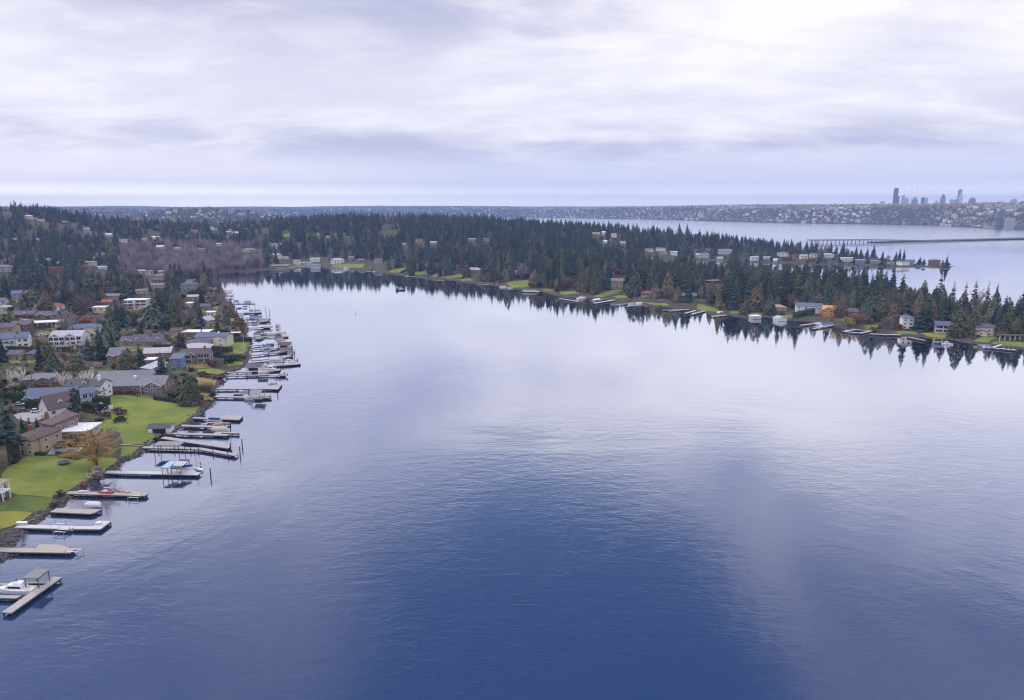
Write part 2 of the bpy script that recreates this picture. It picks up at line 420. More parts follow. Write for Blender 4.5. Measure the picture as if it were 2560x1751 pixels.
def build_water():
    m = bpy.data.materials.new('lake_water'); m.use_nodes = True; m.node_tree.nodes.clear(); t = NT(m.node_tree)
    out = t.node('ShaderNodeOutputMaterial')
    g = t.node('ShaderNodeNewGeometry'); pos = g.outputs['Position']
    mp = t.node('ShaderNodeMapping'); mp.inputs['Rotation'].default_value = (0, 0, R(18)); mp.inputs['Scale'].default_value = (.55, 1.5, 1)
    t.l.new(pos, mp.inputs[0])
    small = t.noise(mp.outputs[0], .62, 5, .62, .6)
    mp2 = t.node('ShaderNodeMapping'); mp2.inputs['Rotation'].default_value = (0, 0, R(-25)); mp2.inputs['Scale'].default_value = (.6, 1.3, 1)
    t.l.new(pos, mp2.inputs[0])
    mid = t.noise(mp2.outputs[0], .20, 3, .5, .4)
    patch = t.noise(pos, .0085, 5, .58, .9)
    calm = t.ramp(patch, .36, .62)
    # ruffled out in the middle, calmer close under the shores and far away
    dist = t.node('ShaderNodeVectorMath', operation='LENGTH'); t.l.new(pos, dist.inputs[0])
    nearf = t.math('SUBTRACT', 1.0, t.ramp(dist.outputs['Value'], 200, 560))
    amp = t.math('ADD', .012, t.math('MULTIPLY', t.math('ADD', .12, t.math('MULTIPLY', calm, 1.0)), t.math('ADD', .02, t.math('MULTIPLY', nearf, .21))))
    hgt = t.math('MULTIPLY', t.math('ADD', t.math('MULTIPLY', small, .5), t.math('MULTIPLY', mid, .9)), amp)
    b = t.node('ShaderNodeBump'); b.inputs['Strength'].default_value = 1.0; b.inputs['Distance'].default_value = .55
    t.l.new(hgt, b.inputs['Height'])
    nrm = b.outputs[0]
    dif = t.node('ShaderNodeBsdfDiffuse'); dif.inputs['Color'].default_value = (.014, .036, .108, 1); t.l.new(nrm, dif.inputs['Normal'])
    gl = t.node('ShaderNodeBsdfGlossy'); t.l.new(t.math('ADD', .03, t.math('MULTIPLY', t.ramp(dist.outputs['Value'], 1500, 2600), .17)), gl.inputs['Roughness']); t.l.new(nrm, gl.inputs['Normal'])
    gl.inputs['Color'].default_value = (.96, .97, 1.0, 1)
    lw = t.node('ShaderNodeLayerWeight'); lw.inputs['Blend'].default_value = .5; t.l.new(nrm, lw.inputs['Normal'])
    cr = t.node('ShaderNodeFloatCurve')
    cu = cr.mapping.curves[0]
    pts = [(0.0, .04), (.36, .075), (.51, .19), (.62, .46), (.733, .76), (.86, .92), (1.0, .97)]
    while len(cu.points) < len(pts): cu.points.new(.5, .5)
    for pnt, (x, y) in zip(cu.points, pts): pnt.location = (x, y)
    cr.mapping.update()
    t.l.new(lw.outputs['Facing'], cr.inputs['Value'])
    mx = t.node('ShaderNodeMixShader'); t.l.new(cr.outputs[0], mx.inputs[0]); t.l.new(dif.outputs[0], mx.inputs[1]); t.l.new(gl.outputs[0], mx.inputs[2])
    t.l.new(mx.outputs[0], out.inputs['Surface'])
    mb = MB(); S = 16800
    mb.poly([(-S, -S, 0), (S, -S, 0), (S, S, 0), (-S, S, 0)])
    tag(mb.build('water', m), kind='structure')
build_water()

# ------------------------------------------------------------------ palette
PAL = {'white': (.74, .74, .75), 'cream': (.66, .60, .46), 'grey': (.30, .31, .34), 'tan': (.42, .33, .22), 'brown': (.15, .10, .075), 'blue': (.14, .22, .42),
       'brick red': (.26, .11, .08), 'blue grey': (.30, .35, .45), 'dark brown': (.07, .05, .045), 'pale grey': (.50, .50, .53), 'taupe': (.22, .18, .16), 'orange': (.62, .27, .07)}
ROOFP = {'dark grey': (.085, .09, .105), 'slate blue': (.12, .145, .22), 'brown': (.115, .085, .078), 'pale grey': (.40, .40, .44), 'white': (.74, .74, .76), 'maroon': (.13, .062, .066),
         'red': (.30, .10, .06), 'grey': (.19, .19, .215), 'purple grey': (.12, .105, .14), 'tan': (.36, .28, .19), 'orange': (.60, .30, .09), 'green': (.09, .16, .13)}
def wallm(c): return mat('siding_' + c.replace(' ', '_'), PAL[c], .75, .10, 2.0, stretch=(.3, .3, 6))
def roofm(c): return mat('shingle_' + c.replace(' ', '_'), ROOFP[c], .85, .22, 2.5, .4, stretch=(.6, .6, 3))
TRIM = mat('white_trim', (.78, .78, .78), .6, .05)
GLASS = mat('window_glass', (.025, .03, .04), .08, .3, .5, spec=.6)
DARK = mat('dark_opening', (.02, .018, .018), .8)
BRICK = mat('chimney_brick', (.27, .11, .075), .9, .3, 4)
DOORM = mat('door_paint', (.16, .10, .07), .6)
GARAGE = mat('garage_paint', (.62, .62, .62), .6, .06)
DECKW = mat('weathered_planks', (.36, .34, .345), .85, .22, 1.5, .3, stretch=(1, 5, 1))
DECKB = mat('silvered_planks', (.50, .50, .52), .8, .16, 1.5, .2, stretch=(1, 5, 1))
DECKT = mat('tan_planks', (.37, .335, .30), .85, .24, 1.5, .3, stretch=(1, 5, 1))
PILEM = mat('dark_pile_wood', (.045, .036, .032), .9, .4, 2)
BEAMM = mat('dark_beam_wood', (.065, .05, .045), .9, .4, 2)
METAL = mat('grey_metal', (.34, .36, .40), .4, .1, metal=.6)
CONC = mat('concrete', (.34, .33, .33), .9, .15, .8)
ASPH = mat('asphalt', (.085, .085, .095), .95, .2, .5)

# ------------------------------------------------------------------ houses
def gable_roof(mb, x0, x1, y0, y1, z, rise, o=.55, t=.28, axis='x'):
    """gable roof solid over a rectangle; ridge along axis"""
    if axis == 'x': mid, half, a, b = (y0 + y1) / 2, (y1 - y0) / 2, x0 - o, x1 + o
    else: mid, half, a, b = (x0 + x1) / 2, (x1 - x0) / 2, y0 - o, y1 + o
    sl = rise / half
    prof = [(-half - o, z - o * sl), (0, z + rise), (half + o, z - o * sl), (half + o, z - o * sl + t), (0, z + rise + t), (-half - o, z - o * sl + t)]
    P = (lambda u, s, q: (s, mid + u, q)) if axis == 'x' else (lambda u, s, q: (mid + u, s, q))
    for k in ((0, 1, 4, 5), (1, 2, 3, 4)):
        mb.prism([P(prof[i][0], a, prof[i][1]) for i in k], [P(prof[i][0], b, prof[i][1]) for i in k])
def gable_wall(mb, x0, x1, y0, y1, z, rise, axis='x'):
    if axis == 'x':
        m = (y0 + y1) / 2
        mb.prism([(x0, y0, z), (x0, y1, z), (x0, m, z + rise)], [(x1, y0, z), (x1, y1, z), (x1, m, z + rise)])
    else:
        m = (x0 + x1) / 2
        mb.prism([(x0, y0, z), (x1, y0, z), (m, y0, z + rise)], [(x0, y1, z), (x1, y1, z), (m, y1, z + rise)])
def hip_roof(mb, x0, x1, y0, y1, z, rise, o=.6, t=.25):
    x0, x1, y0, y1 = x0 - o, x1 + o, y0 - o, y1 + o
    w_, d_ = x1 - x0, y1 - y0; r = min(w_, d_) / 2
    if w_ >= d_: a, b = (x0 + r, (y0 + y1) / 2), (x1 - r, (y0 + y1) / 2)
    else: a, b = ((x0 + x1) / 2, y0 + r), ((x0 + x1) / 2, y1 - r)
    mb.box(x0, x1, y0, y1, z - .05, z + t)
    c = [(x0, y0, z + t), (x1, y0, z + t), (x1, y1, z + t), (x0, y1, z + t)]
    A, B = (*a, z + t + rise), (*b, z + t + rise)
    if w_ >= d_:
        mb.poly([c[0], c[1], B, A]); mb.poly([c[1], c[2], B]); mb.poly([c[2], c[3], A, B]); mb.poly([c[3], c[0], A])
    else:
        mb.poly([c[0], c[1], A]); mb.poly([c[1], c[2], B, A]); mb.poly([c[2], c[3], B]); mb.poly([c[3], c[0], A, B])

def window_mesh(w_, h_):
    key = f'window_{w_:.1f}_{h_:.1f}'
    if key in bpy.data.meshes: return bpy.data.meshes[key]
    mb = MB(); f = .13
    for x0, x1, z0, z1 in ((-w_ / 2 - f, w_ / 2 + f, -f, 0), (-w_ / 2 - f, w_ / 2 + f, h_, h_ + f), (-w_ / 2 - f, -w_ / 2, 0, h_), (w_ / 2, w_ / 2 + f, 0, h_), (-.05, .05, 0, h_)):
        mb.box(x0, x1, -.09, .05, z0, z1)
    mb.mi = 1; mb.box(-w_ / 2, w_ / 2, -.04, .04, 0, h_)
    return mb.mesh(key, [TRIM, GLASS])

def house(label, loc, rz, w_, d_, st=1, roof='gable', wc='white', rc='dark grey', gables=(), wing=None, dormers=0, chimney=None, garage=0, rise=None, detail=2, group=None,
          cat='house', name='house', solid_glass=False, short=None, win=True):
    """one house: walls, roof (> chimney), windows, door, garage doors, dormers. front is local -Y"""
    h = 2.9 * st + .4
    t = thing(name, label, cat, loc, rz, group)
    wm, rm = wallm(wc), roofm(rc)
    rise = rise if rise is not None else (d_ / 2 * .48 if roof == 'gable' else d_ / 2 * .42)
    x0, x1, y0, y1 = -w_ / 2, w_ / 2, -d_ / 2, d_ / 2
    wb, rb = MB(), MB()
    wb.box(x0, x1, y0, y1, -2.5, h)
    if roof == 'gable':
        gable_wall(wb, x0 + .01, x1 - .01, y0, y1, h, rise); gable_roof(rb, x0, x1, y0, y1, h, rise)
    elif roof == 'hip': hip_roof(rb, x0, x1, y0, y1, h, rise)
    elif roof == 'flat':
        rb.box(x0 - .8, x1 + .8, y0 - .8, y1 + .8, h, h + .4)
    elif roof == 'shed':
        o = .8
        rb.prism([(x0 - o, y0 - o, h - .2), (x1 + o, y0 - o, h - .2), (x1 + o, y0 - o, h + .15), (x0 - o, y0 - o, h + .15)],
                 [(x0 - o, y1 + o, h + 1.6), (x1 + o, y1 + o, h + 1.6), (x1 + o, y1 + o, h + 1.95), (x0 - o, y1 + o, h + 1.95)])
        wb.prism([(x0 + .02, y0, h), (x0 + .02, y1, h), (x0 + .02, y1, h + 1.55)], [(x1 - .02, y0, h), (x1 - .02, y1, h), (x1 - .02, y1, h + 1.55)])
    if wing:                                     # (x centre, width, how far it stands out in front, storeys)
        wx, ww, wo_, ws = wing; wh = 2.9 * ws + .3
        wb.box(wx - ww / 2, wx + ww / 2, y0 - wo_, y0 + .5, -2.5, wh)
        if roof == 'hip' or roof == 'gable':
            gable_wall(wb, wx - ww / 2, wx + ww / 2, y0 - wo_ + .01, y0 + d_ * .5, wh, ww * .22, 'y'); gable_roof(rb, wx - ww / 2, wx + ww / 2, y0 - wo_, y0 + d_ * .5 - .5, wh, ww * .22, axis='y')
        else: rb.box(wx - ww / 2 - .6, wx + ww / 2 + .6, y0 - wo_ - .6, y0 - .82, wh, wh + .35)
    tb = None
    for gx, gw, go in gables:                    # front gables
        gr = gw * .27
        wb.box(gx - gw / 2, gx + gw / 2, y0 - go, y0 + .3, -2.5, h)
        gable_wall(wb, gx - gw / 2, gx + gw / 2, y0 - go + .01, y0 + d_ * .45, h, gr, 'y')
        gable_roof(rb, gx - gw / 2, gx + gw / 2, y0 - go, y0 + d_ * .45 - .5, h, gr, axis='y')
        tb = MB()
        for s in (-1, 1):                        # white barge boards
            e = gw / 2 + .55; sl = gr / (gw / 2)
            a = [(gx, y0 - go - .66, h + gr + .05), (gx, y0 - go - .66, h + gr + .4), (gx + s * e, y0 - go - .66, h - .55 * sl + .4), (gx + s * e, y0 - go - .66, h - .55 * sl + .05)]
            if s > 0: a = a[::-1]
            tb.prism([(p[0], p[1] + .1, p[2]) for p in a], a)
        tb.build('gable_trim', TRIM, t)
    wb.build('wall', wm, t); ro = rb.build('roof', rm, t)
    for i in range(dormers):
        dm, dr = MB(), MB(); gx = x0 + w_ * (i + .5) / dormers; zb = h + rise * .25; ya = y0 + d_ * .14
        dm.box(gx - 1.1, gx + 1.1, ya, ya + d_ * .26, zb - .6, zb + 1.5); gable_wall(dm, gx - 1.1, gx + 1.1, ya, ya + d_ * .28, zb + 1.5, .9, 'y')
        gable_roof(dr, gx - 1.1, gx + 1.1, ya, ya + d_ * .26, zb + 1.5, .9, .3, .15, axis='y')
        do = dm.build('dormer', TRIM, t); dr.build('dormer_roof', rm, do)
        if detail > 1: inst('dormer_window', window_mesh(1.2, 1.0), do, (gx, ya - .02, zb + .2))
    if chimney:
        cxx, cc, ch = chimney; cm = MB(); cm.box(cxx * w_ / 2 - .6, cxx * w_ / 2 + .6, -.2 - d_ * .12, .7 - d_ * .12, h * .6, h + rise + ch); cm.box(cxx * w_ / 2 - .72, cxx * w_ / 2 + .72, -.32 - d_ * .12, .82 - d_ * .12, h + rise + ch, h + rise + ch + .25)
        cm.build('chimney', BRICK if cc == 'brick' else TRIM, ro)
    if win:
        ng = int(max(2, round(w_ / (3.4 if detail > 1 else 5.5))))
        gsp = [(g[0] - g[1] / 2 - .9, g[0] + g[1] / 2 + .9, g[2]) for g in gables] + ([(wing[0] - wing[1] / 2 - .9, wing[0] + wing[1] / 2 + .9, wing[2])] if wing else [])
        for s in range(st):
            for i in range(ng):
                x = x0 + w_ * (i + .5) / ng; y = y0 - .03
                for a, b, out in gsp:
                    if a < x < b: y = y0 - out - .03
                if garage and s == 0 and i < garage: continue
                if s == 0 and i == ng // 2 and detail > 1:
                    db = MB(); db.box(x - .55, x + .55, y - .06, y + .05, 0, 2.15); do = db.build('door', DOORM, t)
                    hb = MB(); hb.box(x + .35, x + .45, y - .14, y - .06, 1.0, 1.15); hb.build('handle', METAL, do)
                    continue
                ww = 2.0 if (solid_glass or i % 3 == 1) else 1.4
                if solid_glass: ww = w_ / ng - .7
                inst('window', window_mesh(round(ww, 1), 1.9 if solid_glass else 1.35), t, (x, y, 2.9 * s + .85))
            if detail > 1:
                for sx in (-1, 1):
                    for j in range(max(1, int(d_ / 5))):
                        o = inst('window', window_mesh(1.4, 1.35), t, (sx * (w_ / 2 + .03), y0 + d_ * (j + .5) / max(1, int(d_ / 5)), 2.9 * s + .85)); o.rotation_euler.z = sx * math.pi / 2
        for gx, gw, go in gables:
            if gw > 4.5: inst('window', window_mesh(1.0, 0.9), t, (gx, y0 - go - .03, h + .25))
        for g in range(garage):
            x = x0 + w_ * (g + .5) / ng; gb = MB(); gb.box(x - 1.3, x + 1.3, y0 - .07, y0 + .05, 0, 2.2); gb.build('garage_door', mat('garage_dark', (.06, .035, .04), .6) if wc in ('brown', 'taupe', 'tan') else GARAGE, t)
    return t

# ------------------------------------------------------------------ docks, boats
def dock(label, path, width, tone='grey', heads=(), group=None, z=1.15, step=3.6, posts=False, short=None):
    """timber dock along world points; heads: list of world polygons at deck height"""
    p0 = Vector(path[0]); t = thing('dock', label, 'dock', (p0.x, p0.y, 0), 0, group)
    dm = {'grey': DECKW, 'pale': DECKB, 'tan': DECKT}[tone]
    P = [Vector((p[0] - p0.x, p[1] - p0.y, z)) for p in path]
    deck, beam = MB(), MB()
    n = len(P); off = []
    for i in range(n):
        a = P[max(0, i - 1)]; b = P[min(n - 1, i + 1)]; d = (b - a).normalized(); off.append(Vector((-d.y, d.x, 0)) * width / 2)
    up = Vector((0, 0, .22))
    for i in range(n - 1):
        a, b = P[i], P[i + 1]
        deck.prism([a - off[i] - up, a + off[i] - up, a + off[i], a - off[i]], [b - off[i + 1] - up, b + off[i + 1] - up, b + off[i + 1], b - off[i + 1]])
        for s in (-1, 1):
            beam.bar(a + off[i] * s * .94 - up, b + off[i + 1] * s * .94 - up, .22, .32)
    for hd in heads:
        q = [Vector((p[0] - p0.x, p[1] - p0.y, z + .02)) for p in hd]
        deck.prism([v - up * 1.2 for v in q], q)
        for i in range(len(q)): beam.bar((q[i] * .97 + q[i - 1] * .03) - up * 1.25, (q[i - 1] * .97 + q[i] * .03) - up * 1.25, .25, .42)
    deck.build('deck', dm, t); beam.build('edge_beam', BEAMM, t)
    pm = bpy.data.meshes.get('dock_pile') or (lambda m: (m.tube((0, 0, -2), (0, 0, 1.0), .17, .16, 7), m.mesh('dock_pile', PILEM))[1])(MB())
    pt = bpy.data.meshes.get('dock_tall_pile') or (lambda m: (m.tube((0, 0, -2), (0, 0, 2.3), .16, .15, 7), m.mesh('dock_tall_pile', PILEM))[1])(MB())
    tot = 0
    for i in range(n - 1):
        a, b = P[i], P[i + 1]; L = (b - a).length; k = max(1, int(L / step))
        for j in range(k + (1 if i == n - 2 else 0)):
            f = min((j + .15) / k, .985); c = a.lerp(b, f); o = off[i].lerp(off[i + 1], f)
            for s in (-1, 1):
                if tot < 90:
                    q = c + o * s * (1.08 if posts else .8); inst('pile', pt if posts and j % 2 == 0 else pm, t, (q.x, q.y, 0)); tot += 1
    for hd in heads:
        q = [Vector((p[0] - p0.x, p[1] - p0.y, 0)) for p in hd]; cen = sum(q, Vector()) / len(q)
        for i in range(len(q)):
            a, b = q[i - 1], q[i]; k = max(1, int((b - a).length / 2.6))
            for j in range(k):
                c = a.lerp(b, j / k) * .97 + cen * .03
                if tot < 96: inst('pile', pm, t, (c.x, c.y, 0)); tot += 1
    return t

WHITEP = mat('white_gelcoat', (.80, .80, .80), .3, .04, spec=.5)
def hull_mesh(name, L, B, H, m, transom=.85, sheer=.35):
    """lofted planing hull, bow towards +X, keel at z = -0.3"""
    st = [0, .15, .35, .55, .72, .86, .95, 1.0]; wd = [transom, .93, 1.0, .97, .82, .52, .24, .02]
    v, f = [], []
    for s, b in zip(st, wd):
        x = (s - .5) * L; hb = B / 2 * b; top = H * (1 + sheer * max(0, s - .4) ** 1.5); kz = -.3 + .5 * max(0, s - .75) * H
        v += [(x, -hb, top), (x, -hb * .82, .12 + kz * .3), (x, 0, kz), (x, hb * .82, .12 + kz * .3), (x, hb, top), (x, 0, top + .05)]
    for i in range(len(st) - 1):
        for j in range(6):
            a, b = i * 6 + j, i * 6 + (j + 1) % 6; f.append((a, b, b + 6, a + 6))
    f.append((5, 4, 3, 2, 1, 0)); e = (len(st) - 1) * 6; f.append(tuple(e + j for j in range(6)))
    me = bpy.data.meshes.new(name); me.from_pydata(v, [], f); me.materials.append(m); me.update(); return me
def boat(label, loc, rz, kind='runabout', L=6.5, hullc=(.8, .8, .8), cover=None, group=None, scale=1.0):
    """kinds: runabout, cruiser, sailboat, covered, barge"""
    name = {'runabout': 'motorboat', 'covered': 'covered_boat', 'cruiser': 'cabin_cruiser', 'sailboat': 'sailboat', 'barge': 'work_boat'}[kind]
    t = thing(name, label, 'boat', loc, rz, group); B = L * (.30 if kind != 'sailboat' else .27); H = .85 if L < 8 else 1.25
    key = ''.join(f'{int(c * 99):02d}' for c in hullc)
    hm = mat('hull_paint_' + key, hullc, .35, .06, spec=.5)
    inst('hull', hull_mesh('hull', L, B, H, hm), t)
    W = WHITEP
    def cab(x0, x1, w0, h0, h1, rake=.25, inset=.82):
        m = MB(); m.prism([(x0, -w0 / 2, h0), (x1, -w0 / 2, h0), (x1, w0 / 2, h0), (x0, w0 / 2, h0)][::-1] if 0 else [(x0, -w0 / 2, h0), (x1, -w0 / 2, h0), (x1, w0 / 2, h0), (x0, w0 / 2, h0)],
                          [(x0 + rake * .4, -w0 / 2 * inset, h1), (x1 - rake * 2.2, -w0 / 2 * inset, h1), (x1 - rake * 2.2, w0 / 2 * inset, h1), (x0 + rake * .4, w0 / 2 * inset, h1)]); return m
    if kind == 'cruiser':
        c = cab(-L * .28, L * .26, B * .78, H, H + 1.25, .5).build('cabin', W, t)
        g = MB(); g.box(-L * .22, L * .12, -B * .385, -B * .372, H + .42, H + .95); g.box(-L * .22, L * .12, B * .372, B * .385, H + .42, H + .95); g.build('cabin_window', GLASS, c)
        b = cab(-L * .24, L * .02, B * .6, H + 1.26, H + 1.8, .3).build('flybridge', W, t)
        ws = MB(); ws.prism([(L * .01, -B * .27, H + 1.8), (L * .01, B * .27, H + 1.8), (L * .03, B * .27, H + 1.8), (L * .03, -B * .27, H + 1.8)], [(-L * .03, -B * .25, H + 2.3), (-L * .03, B * .25, H + 2.3), (-L * .02, B * .25, H + 2.3), (-L * .02, -B * .25, H + 2.3)]); ws.build('windscreen', GLASS, t)
        r = MB()
        for s in (-1, 1): r.tube((L * .1, s * B * .42, H + .75), (L * .44, s * B * .12, H + .95), .03, n=4); [r.tube((L * (.1 + .11 * k), s * B * (.42 - .1 * k), H), (L * (.1 + .11 * k), s * B * (.42 - .1 * k), H + .8 + .05 * k), .025, n=4) for k in range(4)]
        r.build('bow_rail', METAL, t)
        q = MB(); q.box(-L * .48, -L * .30, -B * .36, B * .36, H - .1, H + .02); q.build('cockpit', mat('tan_cushion', (.45, .36, .25), .8), t)
    elif kind == 'runabout':
        q = MB(); q.box(-L * .38, L * .12, -B * .36, B * .36, H - .05, H + .07); q.build('cockpit', mat('blue_grey_cushion', (.12, .14, .2), .8), t)
        ws = MB(); ws.prism([(L * .16, -B * .36, H), (L * .16, B * .36, H), (L * .13, B * .36, H), (L * .13, -B * .36, H)], [(L * .05, -B * .32, H + .6), (L * .05, B * .32, H + .6), (L * .03, B * .32, H + .6), (L * .03, -B * .32, H + .6)]); ws.build('windscreen', GLASS, t)
        e = MB(); e.box(-L * .56, -L * .49, -.25, .25, .1, H + .35); e.build('outboard_motor', DARK, t)
    elif kind == 'covered':
        cm = mat('cover_' + ''.join(f'{int(c * 99):02d}' for c in cover), cover, .85, .1)
        m = MB(); a = [(-L * .5, -B * .45), (L * .05, -B * .5), (L * .3, -B * .38), (L * .47, 0), (L * .3, B * .38), (L * .05, B * .5), (-L * .5, B * .45)]
        m.prism([(x, y, H + .02) for x, y in a], [(x * .86 - .1, y * .5, H + .75) for x, y in a]); m.build('cover', cm, t)
    elif kind == 'sailboat':
        c = cab(-L * .12, L * .28, B * .55, H, H + .5, .3).build('cabin', W, t)
        m = MB(); m.tube((L * .08, 0, H), (L * .08, 0, H + L * 1.25), .09, .06, 6); m.build('mast', METAL, t)
        b = MB(); b.tube((L * .07, 0, H + 1.3), (-L * .38, 0, H + 1.2), .07); b.build('boom', METAL, t)
        s = MB(); s.tube((L * .05, 0, H + 1.5), (-L * .36, 0, H + 1.38), .17, .12, 8); s.build('furled_sail', mat('sail_cover', cover or (.7, .7, .72), .8), t)
        y = MB(); y.tube((L * .49, 0, H + .1), (L * .08, 0, H + L * 1.22), .02, n=4); y.tube((-L * .48, 0, H), (L * .08, 0, H + L * 1.22), .02, n=4)
        for q in (-1, 1): y.tube((L * .06, q * B * .46, H), (L * .08, 0, H + L * 1.0), .02, n=4)
        y.build('rigging', METAL, t)
    elif kind == 'barge':
        m = MB(); m.box(-L * .44, -L * .24, -B * .3, B * .3, H, H + 1.9); m.box(-L * .46, -L * .22, -B * .34, B * .34, H + 1.9, H + 2.05); m.build('wheelhouse', mat('dark_grey_paint', (.10, .10, .12), .6), t)
        g = MB(); g.box(-L * .4, -L * .28, -B * .312, -B * .30, H + .9, H + 1.6); g.build('window', GLASS, t)
        r = MB()
        for s in (-1, 1):
            r.tube((-L * .2, s * B * .42, H + .9), (L * .42, s * B * .28, H + 1.0), .04, n=4)
            for k in range(6): r.tube((L * (-.2 + .12 * k), s * B * .42, H), (L * (-.2 + .12 * k), s * B * (.42 - .02 * k), H + .95), .035, n=4)
        r.build('railing', WHITEP, t)
        p = MB(); p.tube((-L * .34, 0, H + 2.0), (-L * .34, 0, H + 4.2), .05, n=4); p.build('mast', METAL, t)
    return t

def canopy(label, loc, rz, L, W_, zb=3.6, kind='flat', rm=None, tilt=0.0, skylights=0, group=None, cat='boat canopy', rise=1.3, lift=False):
    """roof on four posts over a boat slip"""
    t = thing('boat_canopy', label, cat, loc, rz, group); rb = MB()
    if kind == 'flat':
        rb.prism([(-L / 2, -W_ / 2, zb - tilt), (L / 2, -W_ / 2, zb - tilt), (L / 2, -W_ / 2, zb - tilt + .18), (-L / 2, -W_ / 2, zb - tilt + .18)], [(-L / 2, W_ / 2, zb + tilt), (L / 2, W_ / 2, zb + tilt), (L / 2, W_ / 2, zb + tilt + .18), (-L / 2, W_ / 2, zb + tilt + .18)])
    elif kind == 'gable': gable_roof(rb, -L / 2, L / 2, -W_ / 2, W_ / 2, zb, rise, .3, .15)
    else: hip_roof(rb, -L / 2, L / 2, -W_ / 2, W_ / 2, zb, rise, .3, .12)
    ro = rb.build('roof', rm or roofm('grey'), t)
    for k in range(skylights):
        s = MB(); x = -L / 2 + L * (k + .5) / skylights; q = tilt * .5
        s.prism([(x - .35, -W_ * .25, zb - q + .185), (x + .35, -W_ * .25, zb - q + .185), (x + .35, -W_ * .25, zb - q + .25), (x - .35, -W_ * .25, zb - q + .25)], [(x - .35, W_ * .25, zb + q + .185), (x + .35, W_ * .25, zb + q + .185), (x + .35, W_ * .25, zb + q + .25), (x - .35, W_ * .25, zb + q + .25)])
        s.build('skylight', mat('skylight_plastic', (.6, .63, .68), .3), ro)
    for sx in (-1, 1):
        for sy in (-1, 1):
            p = MB(); p.tube((sx * (L / 2 - .4), sy * (W_ / 2 - .3), -2), (sx * (L / 2 - .4), sy * (W_ / 2 - .3), zb + sy * tilt * .85 if kind == 'flat' else zb), .12, .11, 6); p.build('post', PILEM if kind != 'flat' else BEAMM, t)
    b = MB()
    for sy in (-1, 1): b.bar((-L / 2 + .3, sy * (W_ / 2 - .3), zb - .1 + (sy * tilt * .85 if kind == 'flat' else 0)), (L / 2 - .3, sy * (W_ / 2 - .3), zb - .1 + (sy * tilt * .85 if kind == 'flat' else 0)), .15, .2)
    b.build('side_beam', BEAMM, t)
    return t

def boat_lift(label, loc, rz, L=3.4, W_=2.6, group=None):
    t = thing('boat_lift', label, 'boat lift', loc, rz, group)
    for sx in (-1, 1):
        for sy in (-1, 1):
            p = MB(); p.tube((sx * L / 2, sy * W_ / 2, -2), (sx * L / 2, sy * W_ / 2, 2.0), .07, n=5); p.build('post', METAL, t)
        c = MB(); c.bar((sx * L / 2, -W_ / 2, 1.0), (sx * L / 2, W_ / 2, 1.0), .12, .15); c.build('cross_beam', METAL, t)
    c = MB()
    for sy in (-1, 1): c.bar((-L / 2, sy * W_ * .3, 1.2), (L / 2, sy * W_ * .3, 1.2), .2, .14)
    c.build('bunk_rails', WHITEP, t)
    return t

def piling(label, loc, h, group='free standing mooring piles in the lake'):
    m = MB(); m.tube((0, 0, -2.5), (0, 0, h), .24, .2, 9); m.tube((0, 0, h), (0, 0, h + .25), .23, .02, 9)
    o = m.build('mooring_pile', PILEM); o.location = loc
    return tag(o, label, 'mooring pile', group)

def car(label, loc, rz, col, group='cars parked by the houses', van=False):
    t = thing('parked_car', label, 'car', loc, rz, group); L, W_ = (4.5, 1.8)
    pm = mat('car_paint_' + ''.join(f'{int(c * 99):02d}' for c in col), col, .25, .03, spec=.5)
    def loop(y, inset=0): return [(-2.2, y, .35), (2.2, y, .35), (2.25, y, .75), (1.2, y, .95), (-1.95, y, 1.0), (-2.25, y, .8)]
    b = MB(); b.prism(loop(-.9), loop(.9)); b.build('body', pm, t)
    c = MB(); top = 1.75 if van else 1.5
    c.prism([(-1.9, -.82, .97), (1.1, -.82, .93), (.45, -.68, top), (-1.5, -.68, top)], [(-1.9, .82, .97), (1.1, .82, .93), (.45, .68, top), (-1.5, .68, top)]); cb = c.build('cabin', GLASS, t)
    r = MB(); r.box(-1.48, .43, -.67, .67, top, top + .04); r.build('car_roof', pm, t)
    for sx in (-1.35, 1.35):
        for sy in (-.82, .82):
            wv = MB(); wv.tube((sx, sy - .1, .33), (sx, sy + .1, .33), .33, n=10); wv.build('wheel', DARK, t)
    return t

# ------------------------------------------------------------------ trees
def leafm(name, col, var=.4, rnd=.32): return mat(name, col, .75, var, .35, spec=.15, rnd=rnd)
FIRM = [leafm('dark_fir_needles', (.045, .073, .066)), leafm('blue_fir_needles', (.060, .094, .092)), leafm('green_fir_needles', (.068, .094, .062))]
CEDM = [leafm('olive_cedar_sprays', (.105, .115, .062)), leafm('green_cedar_sprays', (.076, .10, .066)), leafm('brown_cedar_sprays', (.14, .12, .072))]
BAREM = [leafm('grey_twigs', (.25, .21, .20), .25), leafm('brown_twigs', (.20, .135, .095), .25), leafm('mauve_twigs', (.30, .24, .255), .25)]
BARK = mat('conifer_bark', (.075, .055, .045), .95, .3, 1.5)
BIRCHB = mat('birch_bark', (.78, .71, .66), .8, .15, 1.2)
GOLDM = leafm('golden_foliage', (.34, .21, .035))
WILM = leafm('ochre_willow_twigs', (.36, .20, .085), .3)
SHRM = [leafm('dark_shrub_leaves', (.035, .05, .028)), leafm('olive_shrub_leaves', (.085, .095, .03)), leafm('russet_shrub_leaves', (.19, .09, .05)), leafm('ochre_shrub_leaves', (.38, .19, .05)), leafm('pale_shrub_leaves', (.30, .25, .20)), leafm('plum_shrub_leaves', (.10, .055, .06))]
HEDGEM = leafm('hedge_leaves', (.035, .052, .026), rnd=.1)

